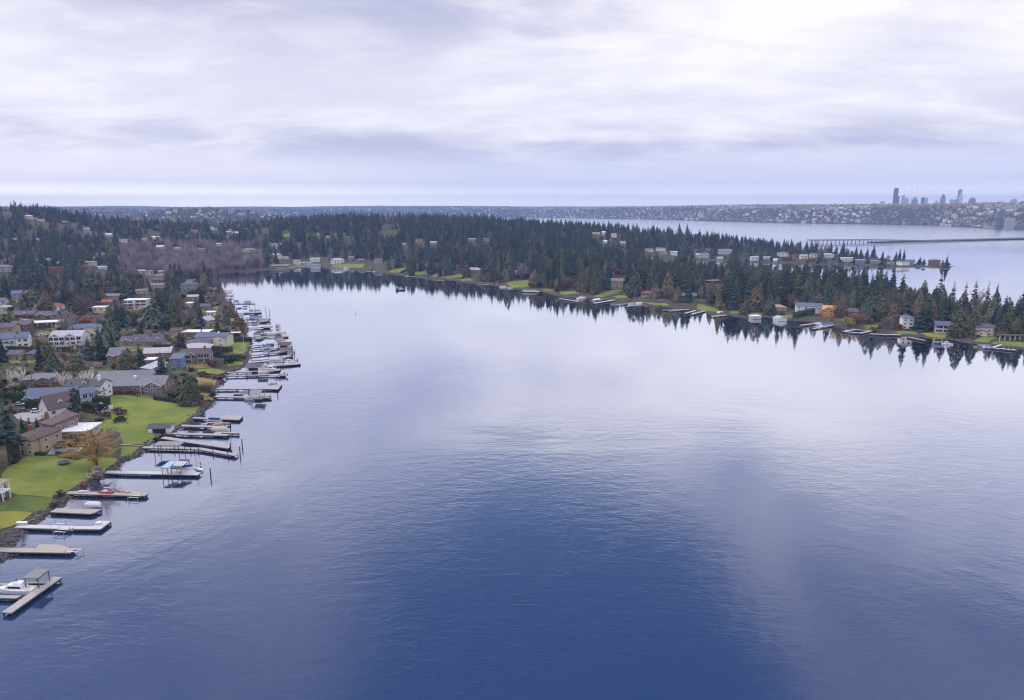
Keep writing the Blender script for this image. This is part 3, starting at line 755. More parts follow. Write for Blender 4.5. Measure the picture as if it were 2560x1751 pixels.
def kite(V, F, a, b, c, d):
    k = len(V); V += [a, b, c, d]; F.append((k, k + 1, k + 2, k + 3))
def fir_mesh(name, m, seed, r=.17, n=34, z0=.08, nb=6, sparse=0.0):
    g = random.Random(seed); V, F = [], []
    for i in range(n):
        t = (i + g.random()) / n
        z = z0 + (1 - z0) * t
        Rr = r * (1 - t) ** .78 * (.72 + .45 * g.random()) + .006
        if g.random() < sparse: continue
        for b in range(nb if t < .85 else 4):
            a = g.random() * 6.283; L = Rr * (.55 + .6 * g.random()); ca, sa = math.cos(a), math.sin(a)
            dr = L * (.18 + .45 * g.random()); hw = L * (.22 + .16 * g.random()) + .004; up = L * .12
            tip = (ca * L, sa * L, z - dr)
            m1 = (ca * L * .55 - sa * hw, sa * L * .55 + ca * hw, z - dr * .45 - up * g.random()); m2 = (ca * L * .55 + sa * hw, sa * L * .55 - ca * hw, z - dr * .45 - up * g.random())
            kite(V, F, (0, 0, z + up), m1, tip, m2)
            kite(V, F, (ca * L * .12, sa * L * .12, z), (ca * L * .5, sa * L * .5, z - dr * .3), tip, (ca * L * .55, sa * L * .55, z - dr - L * .22))
    V.append((0, 0, .9)); k = len(V); V += [(.012, 0, .9), (-.008, .01, .9), (0, 0, 1.0)]; F.append((k, k + 1, k + 2, k + 2 - 1 + 0))
    F[-1] = (k, k + 1, k + 2, k)
    F.pop(); kite(V, F, (.012, 0, .9), (0, .008, .93), (0, 0, 1.0), (0, -.008, .93))
    return npmesh(name, np.array(V), np.array(F), m)
def cedar_mesh(name, m, seed, r=.22, n=620, sh=.75, z0=.03, size=.085):
    g = random.Random(seed); V, F = [], []
    lob = [(g.random() * 6.283, g.random(), .12 + .16 * g.random()) for _ in range(14)]
    for i in range(n):
        t = 1 - math.sqrt(g.random()) if g.random() < .8 else g.random()
        prof = min(1, (t + .06) / .14) ** .5 * (1 - t) ** sh
        a = g.random() * 6.283
        bulge = 1 + sum(q * math.exp(-((math.atan2(math.sin(a - la), math.cos(a - la))) / .5) ** 2 - ((t - lt) / .12) ** 2) for la, lt, q in lob) - .12
        rr = r * prof * bulge * (.55 + .5 * g.random() ** .5); ca, sa = math.cos(a), math.sin(a); z = z0 + (1 - z0) * t
        s = size * (.6 + .8 * g.random()) * (1 - .5 * t); ox, oy = ca * s * .55, sa * s * .55; tw = (g.random() - .5) * 1.6
        wx, wy, wz = -math.sin(a + tw) * s * .42, math.cos(a + tw) * s * .42, (g.random() - .5) * s * .5
        p = (rr * ca, rr * sa, z)
        kite(V, F, (p[0] - ox * .4, p[1] - oy * .4, z + s * .45), (p[0] + wx, p[1] + wy, z + wz), (p[0] + ox, p[1] + oy, z - s * .75), (p[0] - wx, p[1] - wy, z - wz))
    kite(V, F, (.015, 0, .93), (0, .012, .95), (0, 0, 1.01), (0, -.012, .95))
    return npmesh(name, np.array(V), np.array(F), m)
def round_mesh(name, m, seed, n=420, rx=.42, zc=.52, rz=.48, size=.16):
    g = random.Random(seed); V, F = [], []
    cl = [(g.gauss(0, .2), g.gauss(0, .2), zc + g.gauss(0, .16), .16 + .12 * g.random()) for _ in range(11)]
    for i in range(n):
        c = cl[g.randrange(11)]; d = Vector((g.gauss(0, 1), g.gauss(0, 1), g.gauss(0, 1))).normalized() * c[3] * (.7 + .4 * g.random())
        p = Vector((c[0] * rx / .42, c[1] * rx / .42, c[2])) + Vector((d.x * rx / .42, d.y * rx / .42, d.z * rz / .48)); p.z = max(p.z, .03)
        u = Vector((g.gauss(0, 1), g.gauss(0, 1), g.gauss(0, 1))).normalized(); v = u.orthogonal().normalized(); s = size * (.5 + .8 * g.random())
        kite(V, F, tuple(p + u * s * .6), tuple(p + v * s * .4), tuple(p - u * s * .6), tuple(p - v * s * .4))
    return npmesh(name, np.array(V), np.array(F), m)
def bare_mesh(name, m, seed, spread=.55, up=.55, trunk=.03, twigs=10, ratio=.72, levels=4, stems=1, drop=0.0, wid=.009, tl=.11):
    """leafless crown: branching limbs that end in sprays of thin twigs"""
    g = random.Random(seed); V, F = [], []
    def limb(p, q, r0, r1):
        d = (q - p).normalized(); u = d.orthogonal().normalized(); v = d.cross(u); k = len(V)
        for c, rr in ((p, r0), (q, r1)):
            for i in range(3):
                a = i * 2.0944; V.append(tuple(c + (u * math.cos(a) + v * math.sin(a)) * rr))
        for i in range(3): j = (i + 1) % 3; F.append((k + i, k + j, k + 3 + j, k + 3 + i))
    def grow(p, d, L, r, lev):
        q = p + d * L; limb(p, q, r, r * .62)
        if lev >= levels:
            for _ in range(twigs):
                a = (d + Vector((g.gauss(0, .6), g.gauss(0, .6), g.gauss(0, .45) - drop))).normalized(); s = p.lerp(q, .3 + .7 * g.random()); e = s + a * tl * (.6 + .8 * g.random())
                if drop: e.z -= drop * tl
                u = a.orthogonal().normalized() * wid * .5
                k = len(V); V.extend([tuple(s - u), tuple(s + u), tuple(e + u * .3), tuple(e - u * .3)]); F.append((k, k + 1, k + 2, k + 3))
            return
        for c in range(3 if lev else 5):
            nd = (d * .75 + Vector((g.gauss(0, spread), g.gauss(0, spread), up * g.random() + .05 - drop * .35 * lev))).normalized()
            grow(p.lerp(q, .55 + .45 * g.random()), nd, L * ratio * (.75 + .4 * g.random()), r * .55, lev + 1)
    for s in range(stems):
        d = Vector((g.gauss(0, .18), g.gauss(0, .18), 1)).normalized() if stems > 1 else Vector((g.gauss(0, .05), g.gauss(0, .05), 1)).normalized()
        grow(Vector((g.gauss(0, .015), g.gauss(0, .015), 0)) * (stems > 1), d, .30, trunk / math.sqrt(stems), 0)
    V = np.array(V); V[:, 2] /= max(V[:, 2].max(), 1e-3)
    hw = np.percentile(np.hypot(V[:, 0], V[:, 1]), 97); 
    return npmesh(name, V, np.array(F), m), hw
def vase_mesh(name, m, seed, rx=.36, zc=.62, rz=.38, limbs=60, twigs=12, fork=(.12, .34), trunk=.022, stems=1, wid=.006, tl=.09, lean=.0):
    """leafless tree: forked trunk, bent limbs reaching through an egg shaped crown, each ending in fine twigs"""
    g = random.Random(seed); V, F = [], []
    def limb(p, q, r0, r1):
        d = (q - p).normalized(); u = d.orthogonal().normalized(); v = d.cross(u); k = len(V)
        for c, rr in ((p, r0), (q, r1)):
            for i in range(3): V.append(tuple(c + (u * math.cos(i * 2.0944) + v * math.sin(i * 2.0944)) * rr))
        for i in range(3): j = (i + 1) % 3; F.append((k + i, k + j, k + 3 + j, k + 3 + i))
    tops = []
    for s in range(stems):
        o = Vector((g.gauss(0, .012), g.gauss(0, .012), -.03)) if stems > 1 else Vector((0, 0, -.03)); a = 6.283 * (s + g.random() * .5) / stems
        out = (rx * .55 if stems > 1 else .03) ; q = Vector((math.cos(a) * out, math.sin(a) * out, zc + rz * .2)); mid = o.lerp(q, .45) + Vector((0, 0, .08))
        limb(o, mid, trunk, trunk * .7); limb(mid, q, trunk * .7, trunk * .3); tops.append((o, mid, q))
    for _ in range(limbs):
        while True:
            e = Vector((g.uniform(-1, 1), g.uniform(-1, 1), g.uniform(-1, 1)))
            if .25 < e.length < 1: break
        lump = .8 + .3 * math.sin(3 * math.atan2(e.y, e.x) + seed)
        e = Vector((e.x * rx * lump, e.y * rx * lump, zc + e.z * rz)); o, mid, q = tops[g.randrange(stems)]
        f = min(.95, max(0, g.uniform(*fork) + (e.z - zc) * .6)); p = (o.lerp(mid, f / .5) if f < .5 else mid.lerp(q, (f - .5) / .5)); p = p if p.z < e.z else o.lerp(mid, .7)
        b = p.lerp(e, .5) + Vector((g.gauss(0, .02), g.gauss(0, .02), .05)); limb(p, b, trunk * .34, trunk * .22); limb(b, e, trunk * .22, trunk * .06); d = (e - b).normalized()
        for _ in range(twigs):
            s = b.lerp(e, .25 + .75 * g.random()); t_ = s + (d + Vector((g.gauss(0, .7), g.gauss(0, .7), g.gauss(.15, .5)))).normalized() * tl * (.5 + .9 * g.random()); u = (t_ - s).orthogonal().normalized() * wid * .5
            k = len(V); V.extend([tuple(s - u), tuple(s + u), tuple(t_ + u * .25), tuple(t_ - u * .25)]); F.append((k, k + 1, k + 2, k + 3))
    V = np.array(V); V[:, 2] /= V[:, 2].max()
    return npmesh(name, V, np.array(F), m)
def trunk_mesh(name, m, r=.014, top=.9):
    b = MB(); b.tube((0, 0, -.06), (0, 0, .3), r * 1.25, r, 7); b.tube((0, 0, .3), (0, 0, top), r, r * .15, 6); return b.mesh(name, m)

FIR = [fir_mesh('fir_crown', FIRM[i % 3], 40 + i, .215 + .03 * (i % 2), 30 + 4 * (i % 3), nb=7) for i in range(6)]
SCRAG = [fir_mesh('scraggy_fir_crown', FIRM[i % 2], 60 + i, .15, 26, z0=(.34 if i < 2 else .06), nb=5, sparse=.12) for i in range(4)]
CED = [cedar_mesh('cedar_crown', CEDM[i % 3], 80 + i, .19 + .03 * (i % 3), sh=(.55, .8, .62, .95, .5, .7)[i]) for i in range(6)]
GOLD = cedar_mesh('golden_crown', GOLDM, 91, .24, 500)
BARE = [vase_mesh('bare_crown', BAREM[i % 3], 100 + i, rx=.33 + .03 * (i % 3), zc=.60, rz=.40, limbs=60, twigs=12, wid=.008) for i in range(6)]
def fork_trunk():
    b = MB(); b.tube((0, 0, -.05), (.01, 0, .16), .034, .028, 8)
    for s in (-1, 1): b.tube((.01, 0, .14), (s * .055, .02 * s, .42), .024, .016, 7); b.tube((s * .055, .02 * s, .42), (s * .11, .05 * s, .66), .016, .006, 6)
    return b.mesh('trunk', mat('dark_willow_bark', (.075, .055, .042), .95, .3, 1.5))
WILT = fork_trunk()
WIL = vase_mesh('willow_crown', WILM, 137, rx=.40, zc=.60, rz=.40, limbs=110, twigs=20, stems=2, fork=(.55, .95), trunk=.020, wid=.005, tl=.085)
BIR = [vase_mesh('birch_crown', BIRCHB, 140 + i, rx=.22, zc=.60, rz=.40, limbs=26, twigs=5, stems=4, trunk=.019, wid=.004, tl=.10) for i in range(3)]
POP = [bare_mesh('poplar_crown', BAREM[2 - i], 150 + i, spread=.14, up=1.2, trunk=.02, twigs=10, levels=4, wid=.008, tl=.09)[0] for i in range(2)]
SHR = [round_mesh('shrub', SHRM[i], 170 + i, 230, rx=.6, zc=.45, rz=.45, size=.24) for i in range(6)]
BROAD = [round_mesh('leafy_crown', SHRM[i], 180 + i, 420, rx=.40, zc=.58, rz=.42, size=.13) for i in range(2)]
TRK = trunk_mesh('trunk', BARK)
TRKL = trunk_mesh('trunk', mat('pale_bark', (.20, .16, .14), .9, .3, 1.5), .016, .8)
def bare_width(me):
    return float(np.percentile(np.abs(np.array([v.co.x for v in me.vertices])), 96))
BW = {me.name: bare_width(me) for me in BARE + [WIL] + BIR + POP}

KINDS = {  # name, category, crown meshes, trunk, default width factor
    'fir': ('fir_tree', 'tree', FIR, TRK), 'scrag': ('scraggy_fir_tree', 'tree', SCRAG, TRK), 'cedar': ('cedar_tree', 'tree', CED, TRK), 'bare': ('bare_tree', 'tree', BARE, None),
    'willow': ('willow_tree', 'tree', [WIL], WILT), 'birch': ('birch_tree', 'tree', BIR, None), 'poplar': ('poplar_tree', 'tree', POP, None), 'golden': ('golden_cypress', 'tree', [GOLD], TRK),
    'broad': ('evergreen_tree', 'tree', BROAD, TRKL), 'shrub': ('shrub', 'shrub', SHR, None)}
def tree(kind, loc, h, rz, var, label, group=None, wx=1.0, trunk=True):
    nm, cat, crowns, tr = KINDS[kind]; me = crowns[var % len(crowns)]
    if tr is None or not trunk:
        o = inst(nm, me, None, loc, rz, (h * wx, h * wx, h))
        return tag(o, label, cat, group)
    t = thing(nm, label, cat, loc, rz, group)
    inst('crown', me, t, (0, 0, 0), 0, (h * wx, h * wx, h)); inst('trunk', tr, t, (0, 0, 0), 0, (h, h, h))
    return t

def hedge(label, pts, h, wd, group='clipped hedges between the gardens', m=None):
    """clipped hedge along world points, leafy surface"""
    V, F = [], []; g = random.Random(int(abs(pts[0][0] * 13 + pts[0][1] * 7)))
    body = MB()
    for a, b in zip(pts[:-1], pts[1:]):
        a, b = Vector(a), Vector(b); L = (b - a).length; d = (b - a).normalized(); nrm = Vector((-d.y, d.x, 0)).normalized()
        k = max(3, int(L * wd * 2.2) + int(L * h * 3))
        for _ in range(min(k * 2, 900)):
            f = g.random() * L; side = g.random()
            if side < .45: o, z = (g.random() - .5) * wd, h * (.95 + .1 * g.random())
            else: o, z = (1 if side < .72 else -1) * wd * (.45 + .1 * g.random()), h * g.random()
            p = a + d * f + nrm * o + Vector((0, 0, z)); u = Vector((g.gauss(0, 1), g.gauss(0, 1), g.gauss(0, 1))).normalized(); v = u.orthogonal().normalized(); s = .45
            kite(V, F, tuple(p + u * s * .6), tuple(p + v * s * .5), tuple(p - u * s * .6), tuple(p - v * s * .5))
        q = [a - nrm * wd * .46, a + nrm * wd * .46]; q2 = [b - nrm * wd * .46, b + nrm * wd * .46]
        up = Vector((0, 0, h * .96)); dn = Vector((0, 0, -.6))
        for s in ((q[0] + dn, q[1] + dn, q2[1] + dn, q2[0] + dn), (q[0] + up, q2[0] + up, q2[1] + up, q[1] + up), (q[0] + dn, q2[0] + dn, q2[0] + up, q[0] + up), (q[1] + dn, q[1] + up, q2[1] + up, q2[1] + dn), (q[0] + dn, q[0] + up, q[1] + up, q[1] + dn), (q2[0] + dn, q2[1] + dn, q2[1] + up, q2[0] + up)):
            kite(V, F, *[tuple(x) for x in s])
    o = link(bpy.data.objects.new('hedge', npmesh('hedge', np.array(V), np.array(F), m or HEDGEM)))
    return tag(o, label, 'hedge', group)

# ------------------------------------------------------------------ flat ground surfaces laid on the land
LAWNS_PX, LAWN_W = [], []
def drape(name, poly_px, m, lift=.12, kind='structure', edge=3.0):
    pts = [ground(x, y) for x, y in poly_px]
    bm = bmesh.new(); vs_ = [bm.verts.new((p.x, p.y, 0)) for p in pts]
    try: bm.faces.new(vs_)
    except ValueError: return None
    bmesh.ops.triangulate(bm, faces=bm.faces[:])
    for _ in range(6):
        long_ = [e for e in bm.edges if e.calc_length() > edge]
        if not long_: break
        bmesh.ops.subdivide_edges(bm, edges=long_, cuts=1, use_grid_fill=False); bmesh.ops.triangulate(bm, faces=[f for f in bm.faces if len(f.verts) > 3])
    xs = np.array([v.co.x for v in bm.verts]); ys = np.array([v.co.y for v in bm.verts]); zs = hat(xs, ys)
    for v, z in zip(bm.verts, zs): v.co.z = max(z, .2) + lift
    bmesh.ops.recalc_face_normals(bm, faces=bm.faces[:])
    for f in bm.faces:
        if f.normal.z < 0: f.normal_flip()
        f.smooth = True
    me = bpy.data.meshes.new(name); bm.to_mesh(me); bm.free(); me.materials.append(m)
    return tag(link(bpy.data.objects.new(name, me)), kind=kind)
def lawn_mat(name, a, b, c):
    m = bpy.data.materials.new(name); m.use_nodes = True; m.node_tree.nodes.clear(); t = NT(m.node_tree)
    out = t.node('ShaderNodeOutputMaterial'); p = t.node('ShaderNodeBsdfPrincipled'); t.l.new(p.outputs[0], out.inputs[0])
    g = t.node('ShaderNodeNewGeometry'); pos = g.outputs['Position']
    n1 = t.noise(pos, .07, 5, .6); n2 = t.noise(pos, .35, 5, .65); n3 = t.noise(pos, 2.5, 3, .6)
    col = t.mix(t.ramp(n1, .36, .62), a, b); col = t.mix(t.math('MULTIPLY', t.ramp(n2, .48, .72), .55), col, c)
    col = t.mix(t.math('MULTIPLY', t.ramp(n3, .4, .7), .25), col, tuple(x * .6 for x in a))
    t.l.new(col, p.inputs['Base Color']); p.inputs['Roughness'].default_value = .95; p.inputs['Specular IOR Level'].default_value = .05
    b_ = t.node('ShaderNodeBump'); b_.inputs['Strength'].default_value = .5; b_.inputs['Distance'].default_value = .15; t.l.new(n3, b_.inputs['Height']); t.l.new(b_.outputs[0], p.inputs['Normal'])
    return m
GRASS = lawn_mat('green_lawn', (.135, .185, .042), (.205, .235, .055), (.24, .21, .085))
GRASSD = lawn_mat('dark_lawn', (.08, .12, .038), (.115, .15, .045), (.15, .14, .06))
GRASSO = lawn_mat('olive_lawn', (.19, .20, .045), (.25, .235, .055), (.28, .22, .08))
GRASST = lawn_mat('dry_lawn', (.20, .18, .06), (.26, .22, .08), (.24, .17, .08))
def lawn(z, pts, m=None):
    q = cv(z, pts); LAWNS_PX.append(q); return drape('lawn', q, m or GRASS)

lawn('z2', [(-60, 1380), (0, 1372), (150, 1372), (300, 1385), (220, 1450), (110, 1510), (0, 1535), (-60, 1540)], GRASSO)
lawn('z2', [(-60, 1330), (0, 1325), (60, 1270), (160, 1225), (480, 1255), (470, 1300), (430, 1345), (300, 1385), (150, 1372), (-60, 1378)], GRASSD)
lawn('z2', [(75, 1195), (10, 1050), (60, 985), (250, 875), (380, 868), (530, 885), (640, 905), (760, 900), (900, 880), (1060, 895), (1050, 930), (990, 965), (930, 1010), (815, 1090), (730, 1110), (630, 1180), (510, 1240), (470, 1252), (160, 1222)])
lawn('z2', [(790, 610), (860, 565), (1010, 540), (1000, 470), (960, 390), (1010, 325), (1150, 325), (1300, 342), (1400, 360), (1640, 390), (1820, 410), (1760, 500), (1710, 525), (1640, 585), (1520, 630), (1440, 690), (1370, 740), (1340, 770), (1120, 770), (1080, 660), (900, 625)])
lawn('z2', [(1100, 785), (1260, 792), (1180, 870), (1090, 880)])
lawn('z2', [(1790, 290), (1900, 312), (1840, 360), (1810, 350)])
lawn('z2', [(1740, 160), (1850, 155), (1960, 180), (1940, 235), (1800, 240)], GRASST)
lawn('z2', [(1780, 90), (1920, 80), (2040, 105), (1970, 160), (1880, 155), (1800, 125)])
lawn('z2', [(2040, 20), (2200, 20), (2190, 50), (2060, 60)])
lawn('r2', [(1750, 880), (1980, 800), (2210, 800), (2190, 940), (2090, 1000), (1930, 1000), (1900, 890)])
lawn('r2', [(1560, 960), (1760, 960), (1700, 985), (1500, 985)])
lawn('r1', [(650, 775), (1030, 768), (1020, 845), (660, 842)])
lawn('r1', [(130, 1195), (220, 1130), (560, 1120), (480, 1180), (330, 1205)])
lawn('r1', [(1620, 1090), (1720, 1080), (1700, 1120), (1640, 1130)])
lawn('r1', [(1910, 950), (2000, 960), (2020, 1040), (1920, 1030)])
lawn('r1', [(1900, 1090), (2324, 1085), (2324, 1120), (2180, 1120)])
lawn('r2', [(700, 770), (860, 810), (850, 850), (700, 840)])
lawn('r2', [(100, 920), (310, 910), (290, 950), (110, 955)])
lawn('r3', [(90, 265), (300, 270), (600, 265), (860, 300), (700, 345), (480, 350), (200, 310)])
lawn('r2', [(1590, 195), (1690, 190), (1680, 230), (1610, 235)])
lawn('r2', [(1890, 390), (1960, 385), (1970, 430), (1900, 440)])
for q in [[(975, 660), (1280, 655), (1260, 688), (1100, 695), (985, 688)], [(1480, 720), (1700, 680), (1660, 735), (1530, 735)], [(1690, 742), (1880, 710), (1870, 740), (1770, 758)], [(1980, 778), (2150, 745), (2180, 770), (2040, 790)], [(480, 700), (620, 680), (770, 660), (750, 680), (600, 695), (520, 702)], [(1890, 765), (1980, 735), (1985, 755), (1900, 778)]]: lawn('z5', q)
for q in [[(420, 748), (640, 725), (625, 790), (520, 800), (440, 785)], [(890, 838), (1060, 825), (1090, 850), (940, 865)], [(1210, 880), (1380, 820), (1480, 815), (1440, 840), (1290, 888)], [(1390, 880), (1540, 850), (1530, 888), (1430, 895)], [(1650, 932), (1900, 945), (1890, 965), (1720, 950)], [(2160, 945), (2324, 985), (2324, 1015), (2150, 990)], [(0, 722), (90, 712), (120, 735), (10, 742)], [(740, 820), (840, 812), (850, 835), (760, 830)]]: lawn('z6', q)
for q in [[(0, 600), (160, 600), (150, 625), (60, 622)], [(600, 650), (720, 645), (690, 672), (640, 672)], [(1180, 725), (1290, 715), (1290, 745), (1210, 750)], [(1400, 768), (1580, 755), (1560, 790), (1430, 780)], [(1960, 838), (2040, 800), (2150, 800), (2070, 845)], [(2090, 850), (2180, 830), (2400, 850), (2400, 885), (2165, 862)], [(380, 635), (470, 625), (480, 645), (400, 650)], [(240, 615), (330, 610), (330, 640), (250, 640)]]: lawn('z7', q)
lawn('z7', [(1580, 778), (1700, 760), (1790, 790), (1760, 812), (1640, 802)], GRASSO)
lawn('z5', [(540, 385), (620, 375), (610, 415), (530, 410)]); lawn('z5', [(990, 375), (1100, 380), (1090, 400), (1000, 395)]); lawn('z5', [(750, 378), (900, 370), (880, 395), (760, 405)])
drape('driveway', cv('r3', [(0, 205), (200, 215), (330, 240), (600, 240), (900, 255), (1100, 310), (1150, 350), (960, 345), (820, 295), (560, 262), (300, 265), (80, 262), (0, 255)]), ASPH, .1)
drape('driveway', cv('r1', [(310, 545), (540, 535), (440, 600), (380, 640), (300, 640)]), CONC, .1)
drape('courtyard', cv('r3', [(240, 690), (420, 640), (700, 640), (830, 700), (700, 780), (560, 830), (300, 760)]), CONC, .1)
for q in [[(0, 1125), (600, 1115), (640, 1122), (560, 1135), (0, 1150)], [(560, 850), (930, 862), (930, 880), (560, 866)], [(0, 590), (300, 575), (310, 592), (0, 612)], [(1100, 1190), (1900, 1215), (1900, 1240), (1100, 1215)]]: drape('road', cv('r1', q), ASPH, .14)
for q in [[(0, 600), (560, 600), (1060, 560), (1060, 575), (560, 620), (0, 622)], [(880, 720), (1180, 705), (1180, 722), (880, 745)], [(700, 930), (880, 900), (1100, 880), (1100, 893), (880, 918), (700, 950)]]: drape('road', cv('r2', q), ASPH, .14)
drape('path', cv('z2', [(1090, 768), (1290, 780), (1300, 787), (1090, 776)]), CONC, .3)

# ------------------------------------------------------------------ houses one can single out
HOUSE_BOX = []         # picture boxes of the houses, to keep other trees from standing in front: (x0, x1, y0, y1, distance)
HOUSE_SPOT = []        # world circles kept free of trees
TITLES = set()
def place_phrase(px, py, skip=None):
    best = None
    for ph, lx, ly in LANDMARKS:
        if ph == skip: continue
        q = math.hypot(lx - px, (ly - py) * 1.6)
        if best is None or q < best[0]: best = (q, ph, lx, ly)
    q, ph, lx, ly = best
    dx_, dy_ = px - lx, (py - ly) * 1.6
    if abs(dx_) > 1.2 * abs(dy_): rel = 'left of' if dx_ < 0 else 'right of'
    else: rel = 'behind' if dy_ < 0 else 'in front of'
    return f'{rel} {ph}', q
PENDING = []           # (object, words, px, py) labelled once all landmarks are known
def finish_labels():
    groups = {}
    for o, words, px, py in PENDING:
        ph, q = place_phrase(px, py)
        groups.setdefault((words, ph), []).append((q, o))
    for (words, ph), lst in groups.items():
        lst.sort(key=lambda e: e[0])
        for i, (q, o) in enumerate(lst):
            s = f'{words} {ph}' if len(lst) == 1 else f'{ordw(i)} {words} {ph}'
            if len(s.split()) > 16: s = s.replace(' roof ', ' ', 1) if ' flat roof' not in s else s.replace('two storey ', '')
            if len(s.split()) > 16: s = s.replace('two storey ', '')
            o['label'] = s
    PENDING.clear()

def put_house(z, x, yb, wz, st, roof, wc, rc, rot=0, d=None, label=None, short=None, detail=None, group=None, **kw):
    k, ox, oy = ZM[z]; px, py, pw = ox + k * x, oy + k * yb, k * wz
    g = ground(px, py); dep = proj(*g)[2]; W_ = max(5.0, pw * dep / FPX); d = d or min(13, max(7, W_ * .55))
    rz = R(rot) - math.atan2(g.x, g.y) * .35
    if 'gables' in kw: kw['gables'] = [(a * W_ / 2, b * W_, c) for a, b, c in kw['gables']]
    if 'wing' in kw: a, b, c, s = kw['wing']; kw['wing'] = (a * W_ / 2, b * W_, c, s)
    c = Vector((g.x - math.sin(rz) * d / 2, g.y + math.cos(rz) * d / 2, 0)); c.z = max(hz1(c.x, c.y), .8) * .5 + max(g.z, .8) * .5
    h = 2.9 * st + 2.5; hp = h * FPX / dep
    if px < 620 and dep < 760 and z in ('r1', 'r2', 'r4'): drape('lawn', [(px - pw * .5, py + 1), (px + pw * .45, py), (px + pw * .6, py + hp * .3), (px - pw * .3, py + hp * .42)], random.choice([GRASS, GRASSD, GRASSD, GRASST]), .1)
    detail = detail if detail is not None else (2 if dep < 480 else 1)
    words = f"{['low', 'two storey', 'three storey'][st - 1]} {wc} house with {rc} {roof} roof"
    o = house(label or words, c, rz, W_, d, st, roof, wc, rc, detail=detail, group=group, win=dep < 1350, **kw)
    if not label: PENDING.append((o, words, px, py))
    if short: LANDMARKS.append((short, px, py - hp * .4))
    bw = .5 if dep < 900 else .34; HOUSE_BOX.append((px - pw * bw, px + pw * bw, py - hp * .9, py - hp * .2, dep)); HOUSE_SPOT.append((c.x, c.y, W_ * .5 + 2.0, d * .5 + 2))
    return o, c, W_

GN = 'lakeside houses on the near shore'; GF = 'lakeside houses across the bay'; GP = 'houses on the point'; GH = 'houses among the trees'
put_house('r3', 880, 505, 800, 1, 'gable', 'blue grey', 'slate blue', -4, 11, 'blue grey house with a row of white trimmed front gables', 'the blue grey gabled house', gables=[(-.78, .2, 1.5), (0, .2, 1.5), (.72, .2, 1.5)], rise=3.6, group=GN)
put_house('r3', 1575, 525, 190, 2, 'gable', 'blue grey', 'slate blue', 30, 8, 'narrow blue grey wing with big white windows beside the lone tall fir', None, group=GN, solid_glass=True)
put_house('r3', 1480, 395, 620, 2, 'gable', 'white', 'dark grey', -12, 10, 'white house with one dormer and a tall white chimney above the big lawn', 'the white house with the tall chimney', chimney=(.72, 'white', 2.2), dormers=1, wing=(.75, .22, 4, 1), group=GN)
put_house('r3', 1130, 785, 430, 2, 'gable', 'white', 'brown', 42, 11, 'tall white house with steep brown roof behind the golden cypress', 'the steep brown roofed house', rise=5.2, dormers=1, wing=(.3, .4, 5, 1), group=GN)
put_house('r3', 850, 1120, 290, 1, 'shed', 'pale grey', 'brown', -35, 13, 'pale wall of a steep shingled house next to the flat white terrace', None, win=False, group=GN) if False else None
put_house('r3', 1260, 1120, 560, 1, 'flat', 'pale grey', 'white', -6, 11, 'modern flat roofed house with white roof terrace and dark windows', 'the flat white terrace house', solid_glass=True, group=GN)
put_house('r3', 850, 1090, 290, 2, 'shed', 'taupe', 'brown', -38, 11, 'steep brown shingled house joined to the flat white terrace', None, group=GN)
put_house('r3', 540, 1345, 440, 2, 'hip', 'tan', 'brown', -22, 11, 'tan stucco villa with hip roof overlooking the swimming pool', 'the tan stucco villa', wing=(.45, .42, 3.5, 2), chimney=(-.6, 'brick', 1.2), group=GN)
put_house('z2', 1160, 290, 620, 1, 'gable', 'taupe', 'grey', -3, 15, 'long brown ranch house with several grey shingle gables above the lawn', 'the long brown ranch house', gables=[(-.72, .22, 3), (.72, .24, 3)], chimney=(.1, 'white', .6), rise=3.3, group=GN)
put_house('z2', 1150, 200, 500, 1, 'gable', 'taupe', 'grey', -3, 9, 'rear wing of the long brown ranch house with low grey roof', None, group=GN)
put_house('z2', 355, 230, 235, 1, 'hip', 'taupe', 'grey', 15, 10, 'brown house with grey hip roof behind the white birches', 'the brown house behind the birches', wing=(.3, .4, 3, 1), group=GN)
put_house('r1', 1170, 1015, 520, 2, 'gable', 'white', 'pale grey', -6, 12, 'white two storey house with broad front gables and balcony', 'the broad gabled white house', gables=[(-.55, .34, 2), (.35, .36, 1)], solid_glass=True, group=GH)
put_house('r1', 260, 1055, 420, 2, 'gable', 'white', 'slate blue', 12, 11, 'white house with slate roof, blue garage door and brick chimney', 'the white house with blue garage', chimney=(.2, 'brick', .9), wing=(-.5, .45, 4, 1), garage=0, group=GH)
put_house('r1', 130, 850, 230, 2, 'gable', 'tan', 'purple grey', -4, 9, 'tan two storey house at the photo edge with dark roof', 'the tan two storey house', group=GH)
put_house('r1', 375, 800, 290, 2, 'gable', 'brown', 'purple grey', 6, 9, 'brown house with long dark roof joined to the tan house', None, group=GH)
put_house('r1', 750, 692, 690, 1, 'flat', 'cream', 'white', 9, 9, 'very long low house with flat white roof and glass walls', 'the long white flat roof', solid_glass=True, group=GH)
put_house('r1', 430, 545, 300, 1, 'gable', 'brown', 'purple grey', 2, 10, 'brown garage building with three dark doors under a purple roof', 'the three door garage', garage=3, dormers=1, group=GH)
put_house('r1', 790, 552, 340, 1, 'gable', 'brown', 'purple grey', -3, 10, 'brown shingled house with white edged front gable', 'the brown gabled house', gables=[(-.1, .45, 2.5)], chimney=(.6, 'brick', .8), group=GH)
put_house('r1', 810, 392, 440, 1, 'hip', 'white', 'red', -5, 10, 'white house with reddish hip roof and two front wings', 'the red hip roofed house', gables=[(-.8, .2, 2)], group=GH)
put_house('r1', 1470, 795, 520, 1, 'hip', 'cream', 'slate blue', 14, 12, 'sprawling cream house with blue slate hip roofs', 'the blue slate hip roofs', wing=(.4, .4, 5, 1), group=GH)
